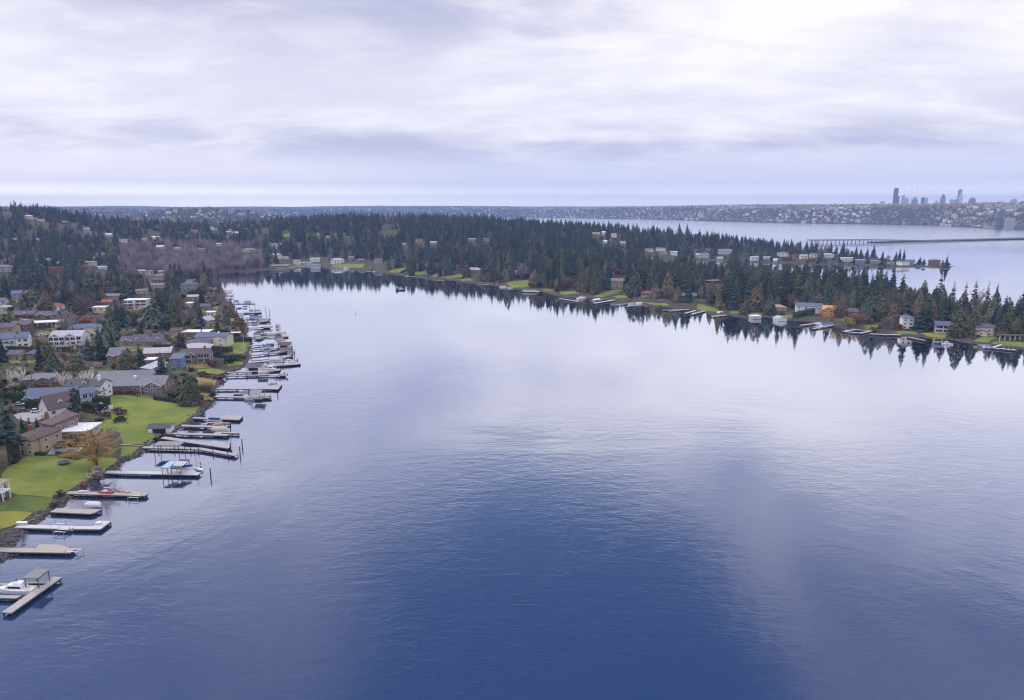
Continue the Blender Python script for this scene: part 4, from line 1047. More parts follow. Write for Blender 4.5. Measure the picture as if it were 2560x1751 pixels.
put_house('r1', 2030, 1290, 260, 1, 'gable', 'taupe', 'grey', -6, 11, 'grey roofed house with twin front gables among dark trees', 'the twin gabled house', gables=[(-.5, .36, 1.5), (.5, .36, 1.5)], rise=4, group=GH)
put_house('r1', 1120, 1135, 205, 1, 'flat', 'dark brown', 'purple grey', 4, 7, 'dark flat roofed carport below the broad gabled white house', None, group=GH)
put_house('r1', 1405, 1100, 150, 1, 'shed', 'grey', 'purple grey', -28, 7, 'small grey shed roofed cottage beside the dark carport', None, group=GH)
put_house('r1', 40, 418, 170, 1, 'hip', 'white', 'pale grey', 0, 9, 'small white house with pale hip roof at the photo edge', None, group=GH)
put_house('r1', 350, 208, 240, 2, 'gable', 'blue grey', 'slate blue', 8, 9, 'blue grey house with arched white porch between dark firs', 'the arched porch house', gables=[(-.3, .3, 1.5), (.6, .3, 1.5)], group=GH)
put_house('r1', 1730, 412, 200, 1, 'flat', 'white', 'white', -6, 8, 'small white flat roofed house with open carport', None, group=GH)
put_house('r1', 1880, 315, 165, 1, 'gable', 'brick red', 'red', 4, 8, 'red brick house with red roof between the trees', 'the red brick house', group=GH)
put_house('r1', 560, 1265, 190, 1, 'hip', 'taupe', 'purple grey', 0, 9, 'low house with purple roof behind the paired birches', None, group=GH)
put_house('r1', 250, 1275, 200, 1, 'gable', 'tan', 'purple grey', -8, 8, 'low house with dark purple roof below the small lawn', None, group=GH)
put_house('r2', 470, 865, 480, 1, 'gable', 'taupe', 'purple grey', 3, 11, 'dark shingled house with three white dormers and brick chimney', 'the dark dormered house', dormers=3, chimney=(.15, 'brick', 1.2), rise=4.2, group=GH)
put_house('r2', 130, 855, 230, 1, 'gable', 'taupe', 'purple grey', -2, 10, 'dark brown wing with one white edged gable beside the dormered house', None, gables=[(.1, .6, 1.5)], group=GH)
put_house('r2', 1560, 850, 560, 2, 'gable', 'cream', 'slate blue', -14, 10, 'large cream house with blue slate roof above the lakeside lawn', 'the large cream house', wing=(.6, .35, 3, 2), chimney=(.35, 'white', .6), group=GN)
put_house('r2', 1330, 895, 370, 1, 'hip', 'white', 'purple grey', 2, 12, 'white house with purple grey hip roof in front of the large cream house', None, group=GN)
put_house('r2', 1290, 980, 470, 1, 'hip', 'white', 'pale grey', 2, 11, 'low white house with pale hip roof and blue window bay', 'the pale hip roofed house', group=GN)
put_house('r2', 1290, 1160, 470, 2, 'gable', 'taupe', 'brown', 2, 10, 'brown roofed house with white bay windows and tall brick chimney', 'the house with white bays', gables=[(-.2, .22, 1.5), (-.75, .2, 1.5)], chimney=(.62, 'brick', 1.5), solid_glass=True, group=GN)
put_house('r2', 970, 1250, 175, 2, 'shed', 'blue', 'slate blue', -3, 8, 'blue house with sloping roof between big conifers', 'the blue house', group=GN)
put_house('r2', 510, 1190, 95, 1, 'flat', 'blue', 'white', -3, 6, 'small blue flat roofed building between two conifers', None, group=GN)
put_house('r2', 460, 1330, 240, 1, 'shed', 'white', 'pale grey', -35, 10, 'white house with sloping pale roof and skylight above the ranch house', None, group=GN)
put_house('r2', 1290, 695, 440, 1, 'flat', 'brick red', 'white', -6, 9, 'red brick house with flat white edged roof behind the large cream house', 'the flat roofed brick house', group=GH)
put_house('r2', 640, 1065, 430, 1, 'gable', 'brick red', 'pale grey', 3, 10, 'long brick house with pale roof behind the big conifers', None, group=GH)
put_house('r2', 265, 185, 350, 2, 'flat', 'white', 'white', -5, 10, 'cluster like white modern house with several flat roofs', 'the white modern house', wing=(-.4, .4, 4, 1), solid_glass=True, group=GH)
put_house('r2', 1560, 485, 165, 1, 'gable', 'grey', 'pale grey', 60, 12, 'house with big pale grey roof sloping to the lake', 'the pale grey lakeside roof', group=GN)
put_house('r2', 1440, 245, 200, 1, 'hip', 'taupe', 'purple grey', 10, 9, 'brownish hip roofed house near the boat moorings', None, group=GN)
put_house('r2', 1545, 345, 120, 1, 'flat', 'white', 'white', 0, 7, 'tiny white flat roofed house near the docks', None, group=GN)
put_house('r2', 1190, 185, 100, 1, 'flat', 'white', 'white', 0, 7, 'small white roofed building behind the bare pink tree', None, group=GH)
put_house('r2', 965, 680, 175, 1, 'gable', 'tan', 'brown', 5, 8, 'tan brick cottage with brown roof in the bare trees', None, group=GH)
for z, x, y, w_, st, rf, wc, rc in [('r4', 390, 895, 125, 1, 'gable', 'white', 'pale grey'), ('r4', 540, 940, 115, 2, 'flat', 'cream', 'pale grey'), ('r4', 745, 940, 85, 2, 'flat', 'cream', 'white'), ('r4', 1320, 1375, 180, 1, 'gable', 'grey', 'pale grey'), ('r4', 730, 445, 130, 1, 'gable', 'white', 'white'),
                                    ('r4', 1030, 475, 120, 1, 'flat', 'white', 'white'), ('r4', 1470, 495, 130, 1, 'gable', 'tan', 'grey'), ('r4', 1785, 402, 90, 1, 'gable', 'white', 'pale grey'), ('r4', 70, 345, 160, 2, 'flat', 'white', 'pale grey'), ('r4', 430, 300, 70, 1, 'flat', 'white', 'white'), ('r4', 2270, 515, 100, 1, 'hip', 'white', 'grey'),
                                    ('z2', 20, 10, 0, 1, 'gable', 'grey', 'grey')]:
    if w_: put_house(z, x, y, w_, st, rf, wc, rc, random.uniform(-15, 15), group=GH)
put_house('r1', 20, 290, 120, 1, 'gable', 'white', 'slate blue', 0, 8, group=GH)
put_house('r2', 360, 505, 95, 1, 'gable', 'pale grey', 'purple grey', 0, 8, group=GH)
# across the bay
put_house('z5', 500, 690, 150, 1, 'flat', 'grey', 'pale grey', 2, 12, 'grey flat roofed glass pavilion at the head of the bay', 'the glass pavilion', solid_glass=True, group=GF)
put_house('z5', 1025, 652, 112, 2, 'hip', 'white', 'pale grey', -2, 12, 'grand white house with dormers behind a bright lawn', 'the grand white house', gables=[(-.6, .2, 1.5), (.6, .2, 1.5)], group=GF)
put_house('z5', 825, 640, 80, 2, 'flat', 'white', 'white', 2, 10, 'white cube shaped house with two flat roofs at the head of the bay', 'the white cubic house', group=GF)
put_house('z5', 745, 662, 95, 1, 'flat', 'pale grey', 'pale grey', 3, 10, 'long pale flat roofed house left of the white cubic house', None, group=GF)
put_house('z5', 828, 692, 78, 1, 'gable', 'pale grey', 'grey', 0, 9, 'grey roofed boathouse standing at the water edge below the cubic house', 'the grey boathouse', cat='boathouse', name='boathouse', group=GF)
put_house('z6', 1425, 808, 108, 3, 'gable', 'tan', 'grey', -4, 11, 'tall brick mansion with grey roof and red chimneys above a lawn', 'the brick mansion', chimney=(.3, 'brick', 2.5), gables=[(.1, .3, 1.5)], group=GF)
put_house('z6', 1692, 878, 92, 1, 'gable', 'white', 'red', 10, 9, 'white house with red roof and long porch by the far shore', 'the red roofed porch house', solid_glass=True, group=GF)
put_house('z6', 2065, 902, 155, 1, 'gable', 'brown', 'slate blue', -4, 11, 'brown timber house with blue grey roof behind two conifers', 'the brown timber house', group=GF)
put_house('z7', 595, 618, 92, 1, 'hip', 'tan', 'tan', 6, 10, 'tan house with tan hip roof behind the white boathouses', 'the tan hip roofed house', group=GF)
put_house('z7', 800, 632, 172, 2, 'gable', 'white', 'slate blue', -8, 10, 'white two storey house with blue slate roof left of the orange house', 'the white slate roofed house', wing=(.55, .35, 3, 1), group=GF)
put_house('z7', 975, 658, 150, 2, 'gable', 'orange', 'orange', -18, 12, 'bright orange timber house still under construction by the lake', 'the orange timber house', gables=[(-.45, .45, 1.5)], group=GF)
put_house('z7', 1098, 650, 110, 1, 'gable', 'orange', 'purple grey', 4, 10, 'unfinished orange wing with grey sheeted roof', None, group=GF)
put_house('z7', 1498, 748, 72, 3, 'hip', 'white', 'slate blue', -6, 10, 'slim white three storey house with red chimney', 'the white three storey house', chimney=(-.4, 'brick', 1.2), group=GF)
put_house('z7', 1748, 775, 98, 2, 'gable', 'white', 'slate blue', -5, 10, 'white two storey house with blue roof above an olive lawn', 'the white blue roofed house', solid_glass=True, group=GF)
put_house('z7', 2062, 795, 145, 2, 'hip', 'cream', 'purple grey', -6, 11, 'cream house with brown grey hip roof among tall cedars', 'the cream hip roofed house', wing=(-.45, .35, 3, 1), group=GF)
for z, x, y, w_, st, rf, wc, rc in [('z5', 550, 610, 70, 1, 'flat', 'white', 'pale grey'), ('z5', 655, 660, 55, 2, 'gable', 'white', 'grey'), ('z5', 1160, 612, 60, 1, 'gable', 'blue grey', 'grey'), ('z5', 1245, 637, 70, 1, 'hip', 'taupe', 'grey'), ('z5', 1400, 650, 70, 2, 'gable', 'grey', 'purple grey'),
        ('z5', 230, 548, 120, 1, 'hip', 'grey', 'grey'), ('z5', 315, 548, 50, 1, 'gable', 'tan', 'brown'), ('z5', 2122, 715, 34, 2, 'gable', 'brick red', 'maroon'), ('z5', 2270, 722, 72, 1, 'gable', 'grey', 'pale grey'), ('z5', 1770, 462, 70, 2, 'flat', 'tan', 'tan'), ('z5', 1635, 485, 36, 1, 'flat', 'white', 'white'), ('z5', 1900, 478, 60, 1, 'gable', 'pale grey', 'pale grey'),
        ('z6', 135, 660, 92, 1, 'gable', 'grey', 'pale grey'), ('z6', 500, 695, 34, 2, 'gable', 'cream', 'grey'), ('z6', 1815, 855, 80, 1, 'gable', 'blue grey', 'pale grey'), ('z6', 1820, 470, 85, 2, 'flat', 'white', 'pale grey'), ('z6', 1845, 500, 70, 2, 'flat', 'tan', 'tan'), ('z6', 1940, 505, 62, 2, 'gable', 'white', 'pale grey'), ('z6', 1715, 470, 70, 1, 'gable', 'white', 'grey'),
        ('z6', 2205, 532, 110, 2, 'gable', 'pale grey', 'grey'), ('z6', 2252, 462, 42, 1, 'flat', 'grey', 'grey'), ('z6', 1235, 322, 72, 1, 'gable', 'tan', 'tan'), ('z6', 1303, 322, 32, 2, 'gable', 'white', 'white'), ('z6', 1318, 392, 28, 1, 'gable', 'white', 'white'), ('z6', 1480, 405, 50, 1, 'gable', 'pale grey', 'pale grey'), ('z6', 110, 372, 70, 1, 'flat', 'pale grey', 'white'), ('z6', 240, 372, 60, 1, 'flat', 'pale grey', 'pale grey')]:
    put_house(z, x, y, w_, st, rf, wc, rc, random.uniform(-12, 12), group=GF)
for x, y, w_, st, rf, wc, rc in [(205, 218, 92, 2, 'gable', 'pale grey', 'grey'), (415, 262, 52, 2, 'gable', 'white', 'pale grey'), (562, 270, 24, 1, 'gable', 'white', 'white'), (615, 234, 70, 2, 'hip', 'white', 'grey'), (705, 242, 34, 2, 'flat', 'brick red', 'maroon'), (765, 250, 50, 2, 'gable', 'cream', 'pale grey'), (832, 240, 46, 2, 'gable', 'white', 'grey'),
        (942, 242, 76, 2, 'hip', 'white', 'pale grey'), (1072, 268, 76, 2, 'flat', 'white', 'white'), (1165, 284, 60, 2, 'flat', 'blue', 'white'), (1270, 280, 80, 1, 'hip', 'tan', 'grey'), (1385, 292, 36, 1, 'gable', 'grey', 'grey'), (1520, 278, 52, 1, 'gable', 'blue grey', 'slate blue'), (45, 245, 82, 2, 'gable', 'pale grey', 'pale grey'), (500, 250, 60, 1, 'flat', 'white', 'white'), (170, 255, 40, 1, 'gable', 'cream', 'pale grey')]:
    put_house('z7', x, y, w_, st, rf, wc, rc, random.uniform(-10, 10), group=GP)
put_house('z7', 1697, 285, 62, 2, 'hip', 'brown', 'tan', 0, 12, 'brown round roofed house alone near the tip of the point', 'the house on the tip', group=GP)
LANDMARKS.append(('the red roofed point house', *cv('z7', [(705, 225)])[0])) if False else None

# boathouses standing in the water, right shore
def px_house(z, x, y, L, rz, **kw):
    q = cv(z, [(x, y)])[0]; p = at(*q, .5); return p, q
def boathouse(label, p, rz, w_, d_, h, roof, wm, rm, short=None, group='boathouses', door=True):
    t = thing('boathouse', label, 'boathouse', p, rz, group); b, r = MB(), MB()
    b.box(-w_ / 2, w_ / 2, -d_ / 2, d_ / 2, .25, h)
    if roof == 'gable': gable_wall(b, -w_ / 2, w_ / 2, -d_ / 2 + .01, d_ / 2 - .01, h, w_ * .2, 'y'); gable_roof(r, -w_ / 2, w_ / 2, -d_ / 2, d_ / 2, h, w_ * .2, .4, .2, 'y')
    elif roof == 'side': gable_wall(b, -w_ / 2 + .01, w_ / 2 - .01, -d_ / 2, d_ / 2, h, d_ * .24); gable_roof(r, -w_ / 2, w_ / 2, -d_ / 2, d_ / 2, h, d_ * .24, .4, .2)
    else: r.box(-w_ / 2 - .3, w_ / 2 + .3, -d_ / 2 - .3, d_ / 2 + .3, h, h + .3)
    b.build('wall', wm, t); r.build('roof', rm, t)
    if door: m = MB(); m.box(-w_ * .3, w_ * .3, -d_ / 2 - .05, -d_ / 2 + .1, .26, h * .8); m.build('slip_door', DARK, t)
    for k in range(3): inst('window', window_mesh(.8, .8), t, (-w_ / 2 - .04, -d_ / 2 + d_ * (k + .5) / 3, h * .45), math.pi / 2)
    for sx in (-1, 1):
        for sy in (-1, 0, 1): m = MB(); m.tube((sx * w_ * .46, sy * d_ * .46, -2.5), (sx * w_ * .46, sy * d_ * .46, .3), .2, n=6); m.build('pile', PILEM, t)
    return t
p = at(*cv('z7', [(417, 672)])[0], 0); boathouse('white flat roofed boathouse standing in the lake by the far shore', p, R(8), 8.5, 8, 2.7, 'flat', wallm('pale grey'), roofm('white'), door=False); LANDMARKS.append(('the flat white boathouse', *cv('z7', [(417, 655)])[0]))
p = at(*cv('z7', [(594, 688)])[0], 0); boathouse('white gabled boathouse with pale roof beside the small shore lawn', p, R(12), 9, 8, 2.6, 'gable', wallm('white'), roofm('pale grey'), door=False); LANDMARKS.append(('the gabled white boathouse', *cv('z7', [(594, 670)])[0]))
p = at(*cv('z4', [(1275, 985)])[0], 0); boathouse('white boathouse with mossy brown roof halfway out on its dock', p, R(4), 8.5, 6, 3.0, 'side', wallm('white'), roofm('brown')); LANDMARKS.append(('the brown roofed boathouse', *cv('z4', [(1275, 950)])[0]))
p = at(*cv('z4', [(925, 1252)])[0], 0); boathouse('half timbered boathouse with purple roof and white cross braces', p, R(3), 9.5, 6.5, 3.4, 'side', wallm('white'), roofm('purple grey')); LANDMARKS.append(('the half timbered boathouse', *cv('z4', [(925, 1210)])[0]))
g0 = ground(*cv('z2', [(1440, 665)])[0]); t0 = boathouse('small white boathouse with dark roof on the lawn edge', (g0.x, g0.y + 2, g0.z), R(4), 9.5, 4.6, 2.7, 'side', wallm('white'), roofm('dark grey')); LANDMARKS.append(('the small white boathouse', *cv('z2', [(1455, 635)])[0]))

# ------------------------------------------------------------------ docks
GD = 'docks along the near shore'; GDF = 'docks along the far shore'
def P(z, pts, zz=1.15): return [at(*q, zz).to_2d() for q in cv(z, pts)]
DOCKS = [  # zoom, path, width, tone, heads, label, short
    ('z3', [(545, 1145), (62, 1482)], 2.6, 'grey', [[(-300, 1198), (-300, 1216), (400, 1226), (440, 1210)], [(-300, 1318), (-300, 1334), (150, 1346), (205, 1322)], [(240, 1195), (420, 1185), (440, 1225), (230, 1222)]], 'grey T shaped dock with two fingers round the white cabin cruiser', 'the T shaped dock'),
    ('z3', [(-200, 884), (690, 898)], 2.4, 'tan', [[(330, 896), (370, 838), (560, 840), (690, 888), (688, 902)]], 'pale tan dock with a wide six sided end deck', 'the tan dock with the wide end'),
    ('z3', [(130, 662), (690, 678)], 2.2, 'pale', [[(690, 690), (950, 693), (1050, 618), (935, 614), (890, 665), (690, 667)]], 'white decked dock with an L shaped end and dark plank sides', 'the white L shaped dock'),
    ('z3', [(505, 512), (890, 530)], 3.0, 'tan', [[(730, 508), (700, 532), (885, 542), (960, 505)]], 'short tan dock with broad square end beside a covered boat', 'the short tan dock'),
    ('z3', [(640, 345), (1385, 366)], 2.2, 'tan', [[(1065, 368), (1100, 325), (1230, 330), (1385, 358), (1384, 372)]], 'dock with outdoor furniture and a red bottomed sailboat alongside', 'the furnished dock'),
    ('z2', [(955, 1012), (1800, 1028)], 2.6, 'pale', [[(1360, 1020), (1800, 1032), (1735, 980), (1690, 982), (1660, 1010), (1360, 1008)]], 'long pale dock carrying two tilted boat canopies near its end', 'the dock with tilted canopies'),
    ('z2', [(1290, 788), (1800, 800), (2135, 858)], 2.2, 'grey', [], 'long bent dock with white posts along its outer arm', 'the bent dock'),
    ('z2', [(1470, 700), (2070, 790)], 2.6, 'grey', [[(1890, 762), (1925, 732), (2000, 742), (2075, 778), (2070, 798)]], 'slanting grey dock with a diamond shaped deck at its end', 'the slanting dock'),
    ('z2', [(1490, 662), (2062, 678)], 2.0, 'grey', [[(1930, 676), (1935, 650), (2160, 656), (2160, 664), (2000, 660), (2000, 678)]], 'grey dock with a narrow outer finger below the small white boathouse', None),
    ('z2', [(1640, 592), (2050, 606)], 2.2, 'tan', [[(1840, 580), (1870, 563), (2085, 567), (2085, 574), (1880, 570), (1860, 586)]], 'brown planked dock with a second thin arm behind it', None),
    ('z2', [(1745, 522), (2015, 535)], 1.8, 'grey', [[(2010, 536), (2160, 542), (2195, 508), (2060, 500), (2010, 512)]], 'dock ending in a wide grey square deck with furniture', 'the square ended dock'),
    ('z4', [(455, 1550), (1110, 1562)], 2.2, 'grey', [[(800, 1575), (990, 1580), (1112, 1535), (1010, 1530), (985, 1555), (790, 1560)]], 'grey dock running under a gabled boat shelter', 'the dock under the gabled shelter'),
    ('z4', [(470, 1460), (1150, 1455)], 2.2, 'grey', [[(1000, 1462), (1195, 1466), (1240, 1405), (1165, 1400), (1130, 1448), (1000, 1448)]], 'grey dock with a dark sided wide end and a white boat on it', 'the dock with the white boat'),
    ('z4', [(575, 1310), (1280, 1290)], 1.8, 'grey', [[(1215, 1300), (1278, 1296), (1278, 1265), (1215, 1270)]], 'thin railed dock below the half timbered boathouse', None),
    ('z4', [(600, 1270), (1205, 1240)], 1.8, 'grey', [[(1140, 1250), (1205, 1246), (1225, 1225), (1150, 1228)]], 'dock passing the half timbered boathouse on its lake side', None),
    ('z4', [(830, 1200), (1455, 1158)], 2.2, 'grey', [[(1055, 1190), (1100, 1200), (1455, 1170), (1450, 1152), (1300, 1160), (1080, 1178)]], 'longest dock of the near shore with a wide outer half', 'the longest dock'),
    ('z4', [(870, 1128), (1290, 1098)], 1.6, 'grey', [[(1200, 1112), (1290, 1108), (1290, 1090), (1205, 1095)]], 'thin dock with a small boat rack at its end', None),
    ('z4', [(1050, 1160), (1425, 1125)], 1.4, 'grey', [], 'narrow walkway of posts beyond the longest dock', None),
    ('z4', [(860, 1070), (1365, 1015)], 2.0, 'grey', [[(1200, 1040), (1365, 1022), (1362, 1002), (1215, 1012)]], 'railed dock with a broad covered end', 'the railed dock'),
    ('z4', [(870, 1002), (1365, 962)], 2.0, 'grey', [], 'dock leading to the brown roofed boathouse', None),
    ('z4', [(860, 958), (1140, 932)], 1.8, 'grey', [], 'short dock with a blue tarpaulin at its shore end', None),
    ('z4', [(830, 852), (1310, 846)], 2.0, 'grey', [[(1240, 852), (1310, 850), (1285, 822), (1230, 830)]], 'weathered dock passing the dark hip roofed shelter', None),
    ('z4', [(900, 822), (1285, 800)], 2.2, 'tan', [], 'brown dock with a white tower cabin at its end', None),
    ('z4', [(830, 748), (1100, 738)], 2.0, 'tan', [[(1030, 748), (1100, 744), (1090, 728), (1035, 732)]], 'short brown dock with a small forked end', None),
    ('z4', [(815, 692), (1055, 672)], 1.8, 'grey', [], 'short grey dock with rails', None),
    ('z4', [(820, 660), (1092, 655)], 2.0, 'grey', [[(1030, 665), (1092, 660), (1080, 640), (1032, 640)]], 'grey dock with a raised end platform', None),
    ('z4', [(810, 630), (1000, 620)], 2.2, 'tan', [], 'dock with a bright blue boat lying alongside', None),
    ('z4', [(670, 580), (1000, 562)], 2.2, 'grey', [[(860, 575), (1000, 568), (998, 552), (870, 555)]], 'dock with two boats on lifts at its end', None),
    ('z4', [(600, 455), (920, 455)], 2.4, 'grey', [], 'dock with blue covered boats along it', None),
    ('z4', [(520, 372), (665, 362)], 3.0, 'tan', [], 'short dock under the flat roofed shelter near the bay head', None),
    ('z4', [(400, 300), (500, 296)], 4.0, 'pale', [], 'broad dock crowded with white boats at the bay head', None),
    ('z4', [(190, 212), (420, 196)], 5.0, 'pale', [], 'broadest boat dock at the bay head beside the bare wood', None),
    ('z4', [(160, 168), (445, 160)], 3.5, 'pale', [], 'farthest dock at the bay head lined with white boats', None)]
dock_objs = []
for z, path, wd, tone, heads, lab, short in DOCKS:
    far = z == 'z4'
    d_ = dock(lab, P(z, path), wd, tone, [P(z, h_) for h_ in heads], GD, step=5.0 if far else 3.4, posts='posts' in lab or 'railed' in lab)
    if short: q = cv(z, path); LANDMARKS.append((short, (q[0][0] + q[-1][0]) / 2, (q[0][1] + q[-1][1]) / 2))
FD = [('z7', [(-30, 640), (68, 614)], 3.0, 'pale', 'pale dock pointing out in front of the round shore bush'), ('z7', [(740, 718), (850, 704)], 3.0, 'tan', 'tan dock in front of the white slate roofed house'), ('z7', [(830, 742), (975, 715)], 2.5, 'grey', 'grey dock with covered boats near the orange timber house'),
      ('z7', [(1232, 779), (1450, 786)], 2.4, 'pale', 'long pale dock with a short cross arm'), ('z7', [(2042, 872), (2272, 894)], 2.2, 'pale', 'white T dock with a blue covered boat'), ('z7', [(2090, 878), (2165, 856)], 2.0, 'pale', 'short pale walkway joining the white T dock to the lawn'), ('z7', [(1500, 800), (1625, 825)], 2.5, 'tan', 'brown dock with moored boats left of the cabin cruiser'),
      ('z6', [(160, 775), (285, 765)], 2.5, 'grey', 'low grey dock at the foot of brown shrubs'), ('z6', [(350, 800), (500, 790)], 3, 'grey', 'dock with moored boats left of the white railed pier'), ('z6', [(900, 895), (1040, 915)], 3, 'pale', 'pale dock with a moored sailboat'), ('z6', [(1180, 915), (1300, 905)], 2.5, 'grey', 'grey dock below the brick mansion lawn'),
      ('z6', [(1215, 938), (1420, 905)], 3.2, 'pale', 'wide pale dock below the brick mansion'), ('z6', [(1425, 952), (1515, 942)], 2.5, 'tan', 'short tan dock right of the brick mansion'), ('z6', [(1510, 968), (1660, 945)], 2.8, 'grey', 'grey dock with covered boats near the porch house'), ('z6', [(1840, 1002), (2020, 992)], 2.2, 'tan', 'slim tan dock before the brown timber house'),
      ('z6', [(1895, 1010), (2080, 993)], 2.4, 'tan', 'long tan dock right of the slim tan dock'), ('z6', [(2040, 1030), (2140, 1003)], 2.4, 'pale', 'pale dock with open boat frames'), ('z6', [(2115, 1030), (2230, 1000)], 2.6, 'tan', 'tan dock slanting out beside the open boat frames'), ('z5', [(1640, 768), (1740, 772)], 3, 'grey', 'dark dock in front of the three striped lawns'), ('z5', [(1890, 800), (2000, 806)], 3, 'tan', 'brown dock with a small hut on it'),
      ('z5', [(940, 700), (1080, 698)], 3, 'grey', 'dock in front of the bright lawn of the grand white house'), ('z5', [(1290, 722), (1390, 726)], 3, 'grey', 'dock with a white boat near the bay head'), ('z7', [(110, 655), (215, 645)], 4.0, 'tan', 'brown boat deck below the round golden bush')]
for z, path, wd, tone, lab in FD:
    dock(lab, P(z, path), wd, tone, [], GDF, step=6.0)
# square framed dock right of the orange house
sq = P('z7', [(1045, 762), (1130, 748), (1240, 758), (1165, 774)])
dock('pale dock built as an open square before the orange house', [sq[0], sq[1], sq[2], sq[3], sq[0]], 2.2, 'pale', [], GDF, step=5); LANDMARKS.append(('the open square dock', *cv('z7', [(1140, 762)])[0]))
# white railed pier
pr = P('z6', [(568, 828), (722, 832)]); rp = dock('white railed pier standing in dark water beside a golden bush', pr, 6.0, 'pale', [], GDF, step=6)
rb = MB(); a, b = Vector((0, 0, 1.2)), Vector((*(pr[1] - pr[0]), 1.2)); a0, dd = a.copy(), b - a
nn = Vector((-dd.y, dd.x, 0)).normalized() * 2.8
for s in (-1, 1):
    rb.bar(a0 + nn * s + Vector((0, 0, 1.25)), a0 + dd * .85 + nn * s + Vector((0, 0, 1.25)), .12, .15)
    for k in range(10): q = a0 + dd * (.85 * k / 9) + nn * s; rb.box(q.x - .1, q.x + .1, q.y - .1, q.y + .1, 1.1, 2.4)
rb.build('railing', TRIM, rp); LANDMARKS.append(('the white railed pier', *cv('z6', [(640, 825)])[0]))

# ------------------------------------------------------------------ canopies, lifts, piles
def canopy_px(label, z, c4, zb, **kw):
    a, b, c, d = [at(*q, zb) for q in cv(z, c4)]; u = (b - a + c - d) / 2; v = (d - a + c - b) / 2; cen = (a + b + c + d) / 4
    return canopy(label, (cen.x, cen.y, 0), math.atan2(u.y, u.x), u.length, max(v.length, 3.2), zb, **kw)
GC = 'boat canopies along the near shore'
canopy_px('flat grey sheet canopy tilted over the cabin cruiser slip', 'z3', [(350, 1165), (475, 1080), (335, 1070), (215, 1160)], 4.2, rm=mat('grey_sheet_roof', (.19, .19, .20), .6, .15), group=GC)
canopy_px('dark tilted canopy with four square skylights', 'z2', [(1540, 975), (1640, 975), (1710, 912), (1620, 908)], 4.2, rm=mat('dark_sheet_roof', (.075, .078, .09), .6, .2), tilt=.35, skylights=4, group=GC)
canopy_px('pale blue translucent canopy left of the dark skylight canopy', 'z2', [(1460, 972), (1530, 975), (1590, 925), (1525, 920)], 4.2, rm=mat('blue_sheet_roof', (.36, .44, .60), .4, .08), tilt=.2, group=GC)
canopy_px('wide grey canopy on thin posts beside the bent dock', 'z2', [(1395, 777), (1640, 777), (1652, 742), (1420, 738)], 4.4, rm=mat('weathered_sheet_roof', (.24, .235, .23), .8, .2), group=GC)
canopy_px('gabled boat shelter with grey metal roof on the dock', 'z4', [(880, 1530), (1000, 1530), (1020, 1495), (910, 1490)], 3.6, kind='gable', rm=mat('grey_metal_roof', (.22, .23, .26), .5, .1), rise=1.8, group=GC)
canopy_px('dark hip roofed boat shelter beside the white tower cabin', 'z4', [(920, 812), (1010, 812), (1005, 795), (925, 795)], 3.2, kind='hip', rm=roofm('dark grey'), rise=1.6, group=GC)
canopy_px('low grey roof shelter just beyond the brown roofed boathouse', 'z4', [(1168, 900), (1275, 898), (1285, 880), (1180, 882)], 3.6, rm=roofm('grey'), group=GC)
canopy_px('dark covered slip at the end of the railed dock', 'z4', [(1210, 1012), (1362, 1000), (1360, 975), (1215, 985)], 3.4, rm=roofm('brown'), group=GC)
canopy_px('long flat roofed shelter near the head of the bay', 'z4', [(555, 318), (660, 318), (660, 310), (558, 310)], 5.0, rm=roofm('tan'), group=GC)
canopy_px('open lakeside patio roof with white edge behind the hedge', 'r2', [(1890, 640), (2060, 632), (2060, 618), (1900, 620)], 7.0, rm=roofm('white'), cat='patio roof')
tw = at(*cv('z4', [(1195, 790)])[0], 1.2); tc_ = thing('tower_cabin', 'narrow white tower cabin standing on the end of a brown dock', 'cabin', tw, 0)
b = MB(); b.box(-1.6, 1.6, -1.6, 1.6, 0, 5.6); b.build('wall', TRIM, tc_); b = MB(); b.box(-1.9, 1.9, -1.9, 1.9, 5.6, 5.9); b.build('roof', roofm('pale grey'), tc_)
for k in range(2): inst('window', window_mesh(1.6, 1.2), tc_, (0, -1.63, 1 + 2.4 * k))
for lab, z, x, y in [('grey boat lift rails at the end of the tan dock', 'z3', 705, 900), ('jet ski lift hanging beside the white L shaped dock', 'z3', 580, 712), ('empty grey boat lift in front of the furnished dock', 'z3', 1275, 388), ('empty boat lift behind the white L shaped dock', 'z3', 548, 655), ('empty boat lift behind the brown planked dock', 'z2', 1960, 585)]:
    p = at(*cv(z, [(x, y)])[0], 1.0); boat_lift(lab, (p.x, p.y, 0), R(-4), group='boat lifts')
PIL = [('z2', 1905, 1060, 980), ('z2', 1811, 962, 926), ('z2', 2085, 812, 748), ('z2', 2170, 860, 785), ('z2', 2190, 790, 714), ('z2', 2082, 632, 540), ('z4', 1190, 1543, 1490), ('z4', 853, 1535, 1468), ('z4', 1385, 1062, 1004), ('z4', 1365, 1118, 1068), ('z4', 1052, 570, 510), ('z4', 1093, 584, 530), ('z4', 925, 528, 484), ('z4', 858, 500, 470), ('z5', 827, 892, 880), ('z5', 1195, 1110, 1098), ('z5', 1630, 842, 830)]
for z, x, yb, yt in PIL:
    k, ox, oy = ZM[z]; p = at(ox + k * x, oy + k * yb); h = max(1.2, (k * (yb - yt)) * proj(*p)[2] / FPX / .985)
    o = piling('', p, h); PENDING.append((o, ('tall ' if h > 4.5 else 'short ' if h < 2.6 else '') + 'dark mooring pile', ox + k * x, oy + k * yb))

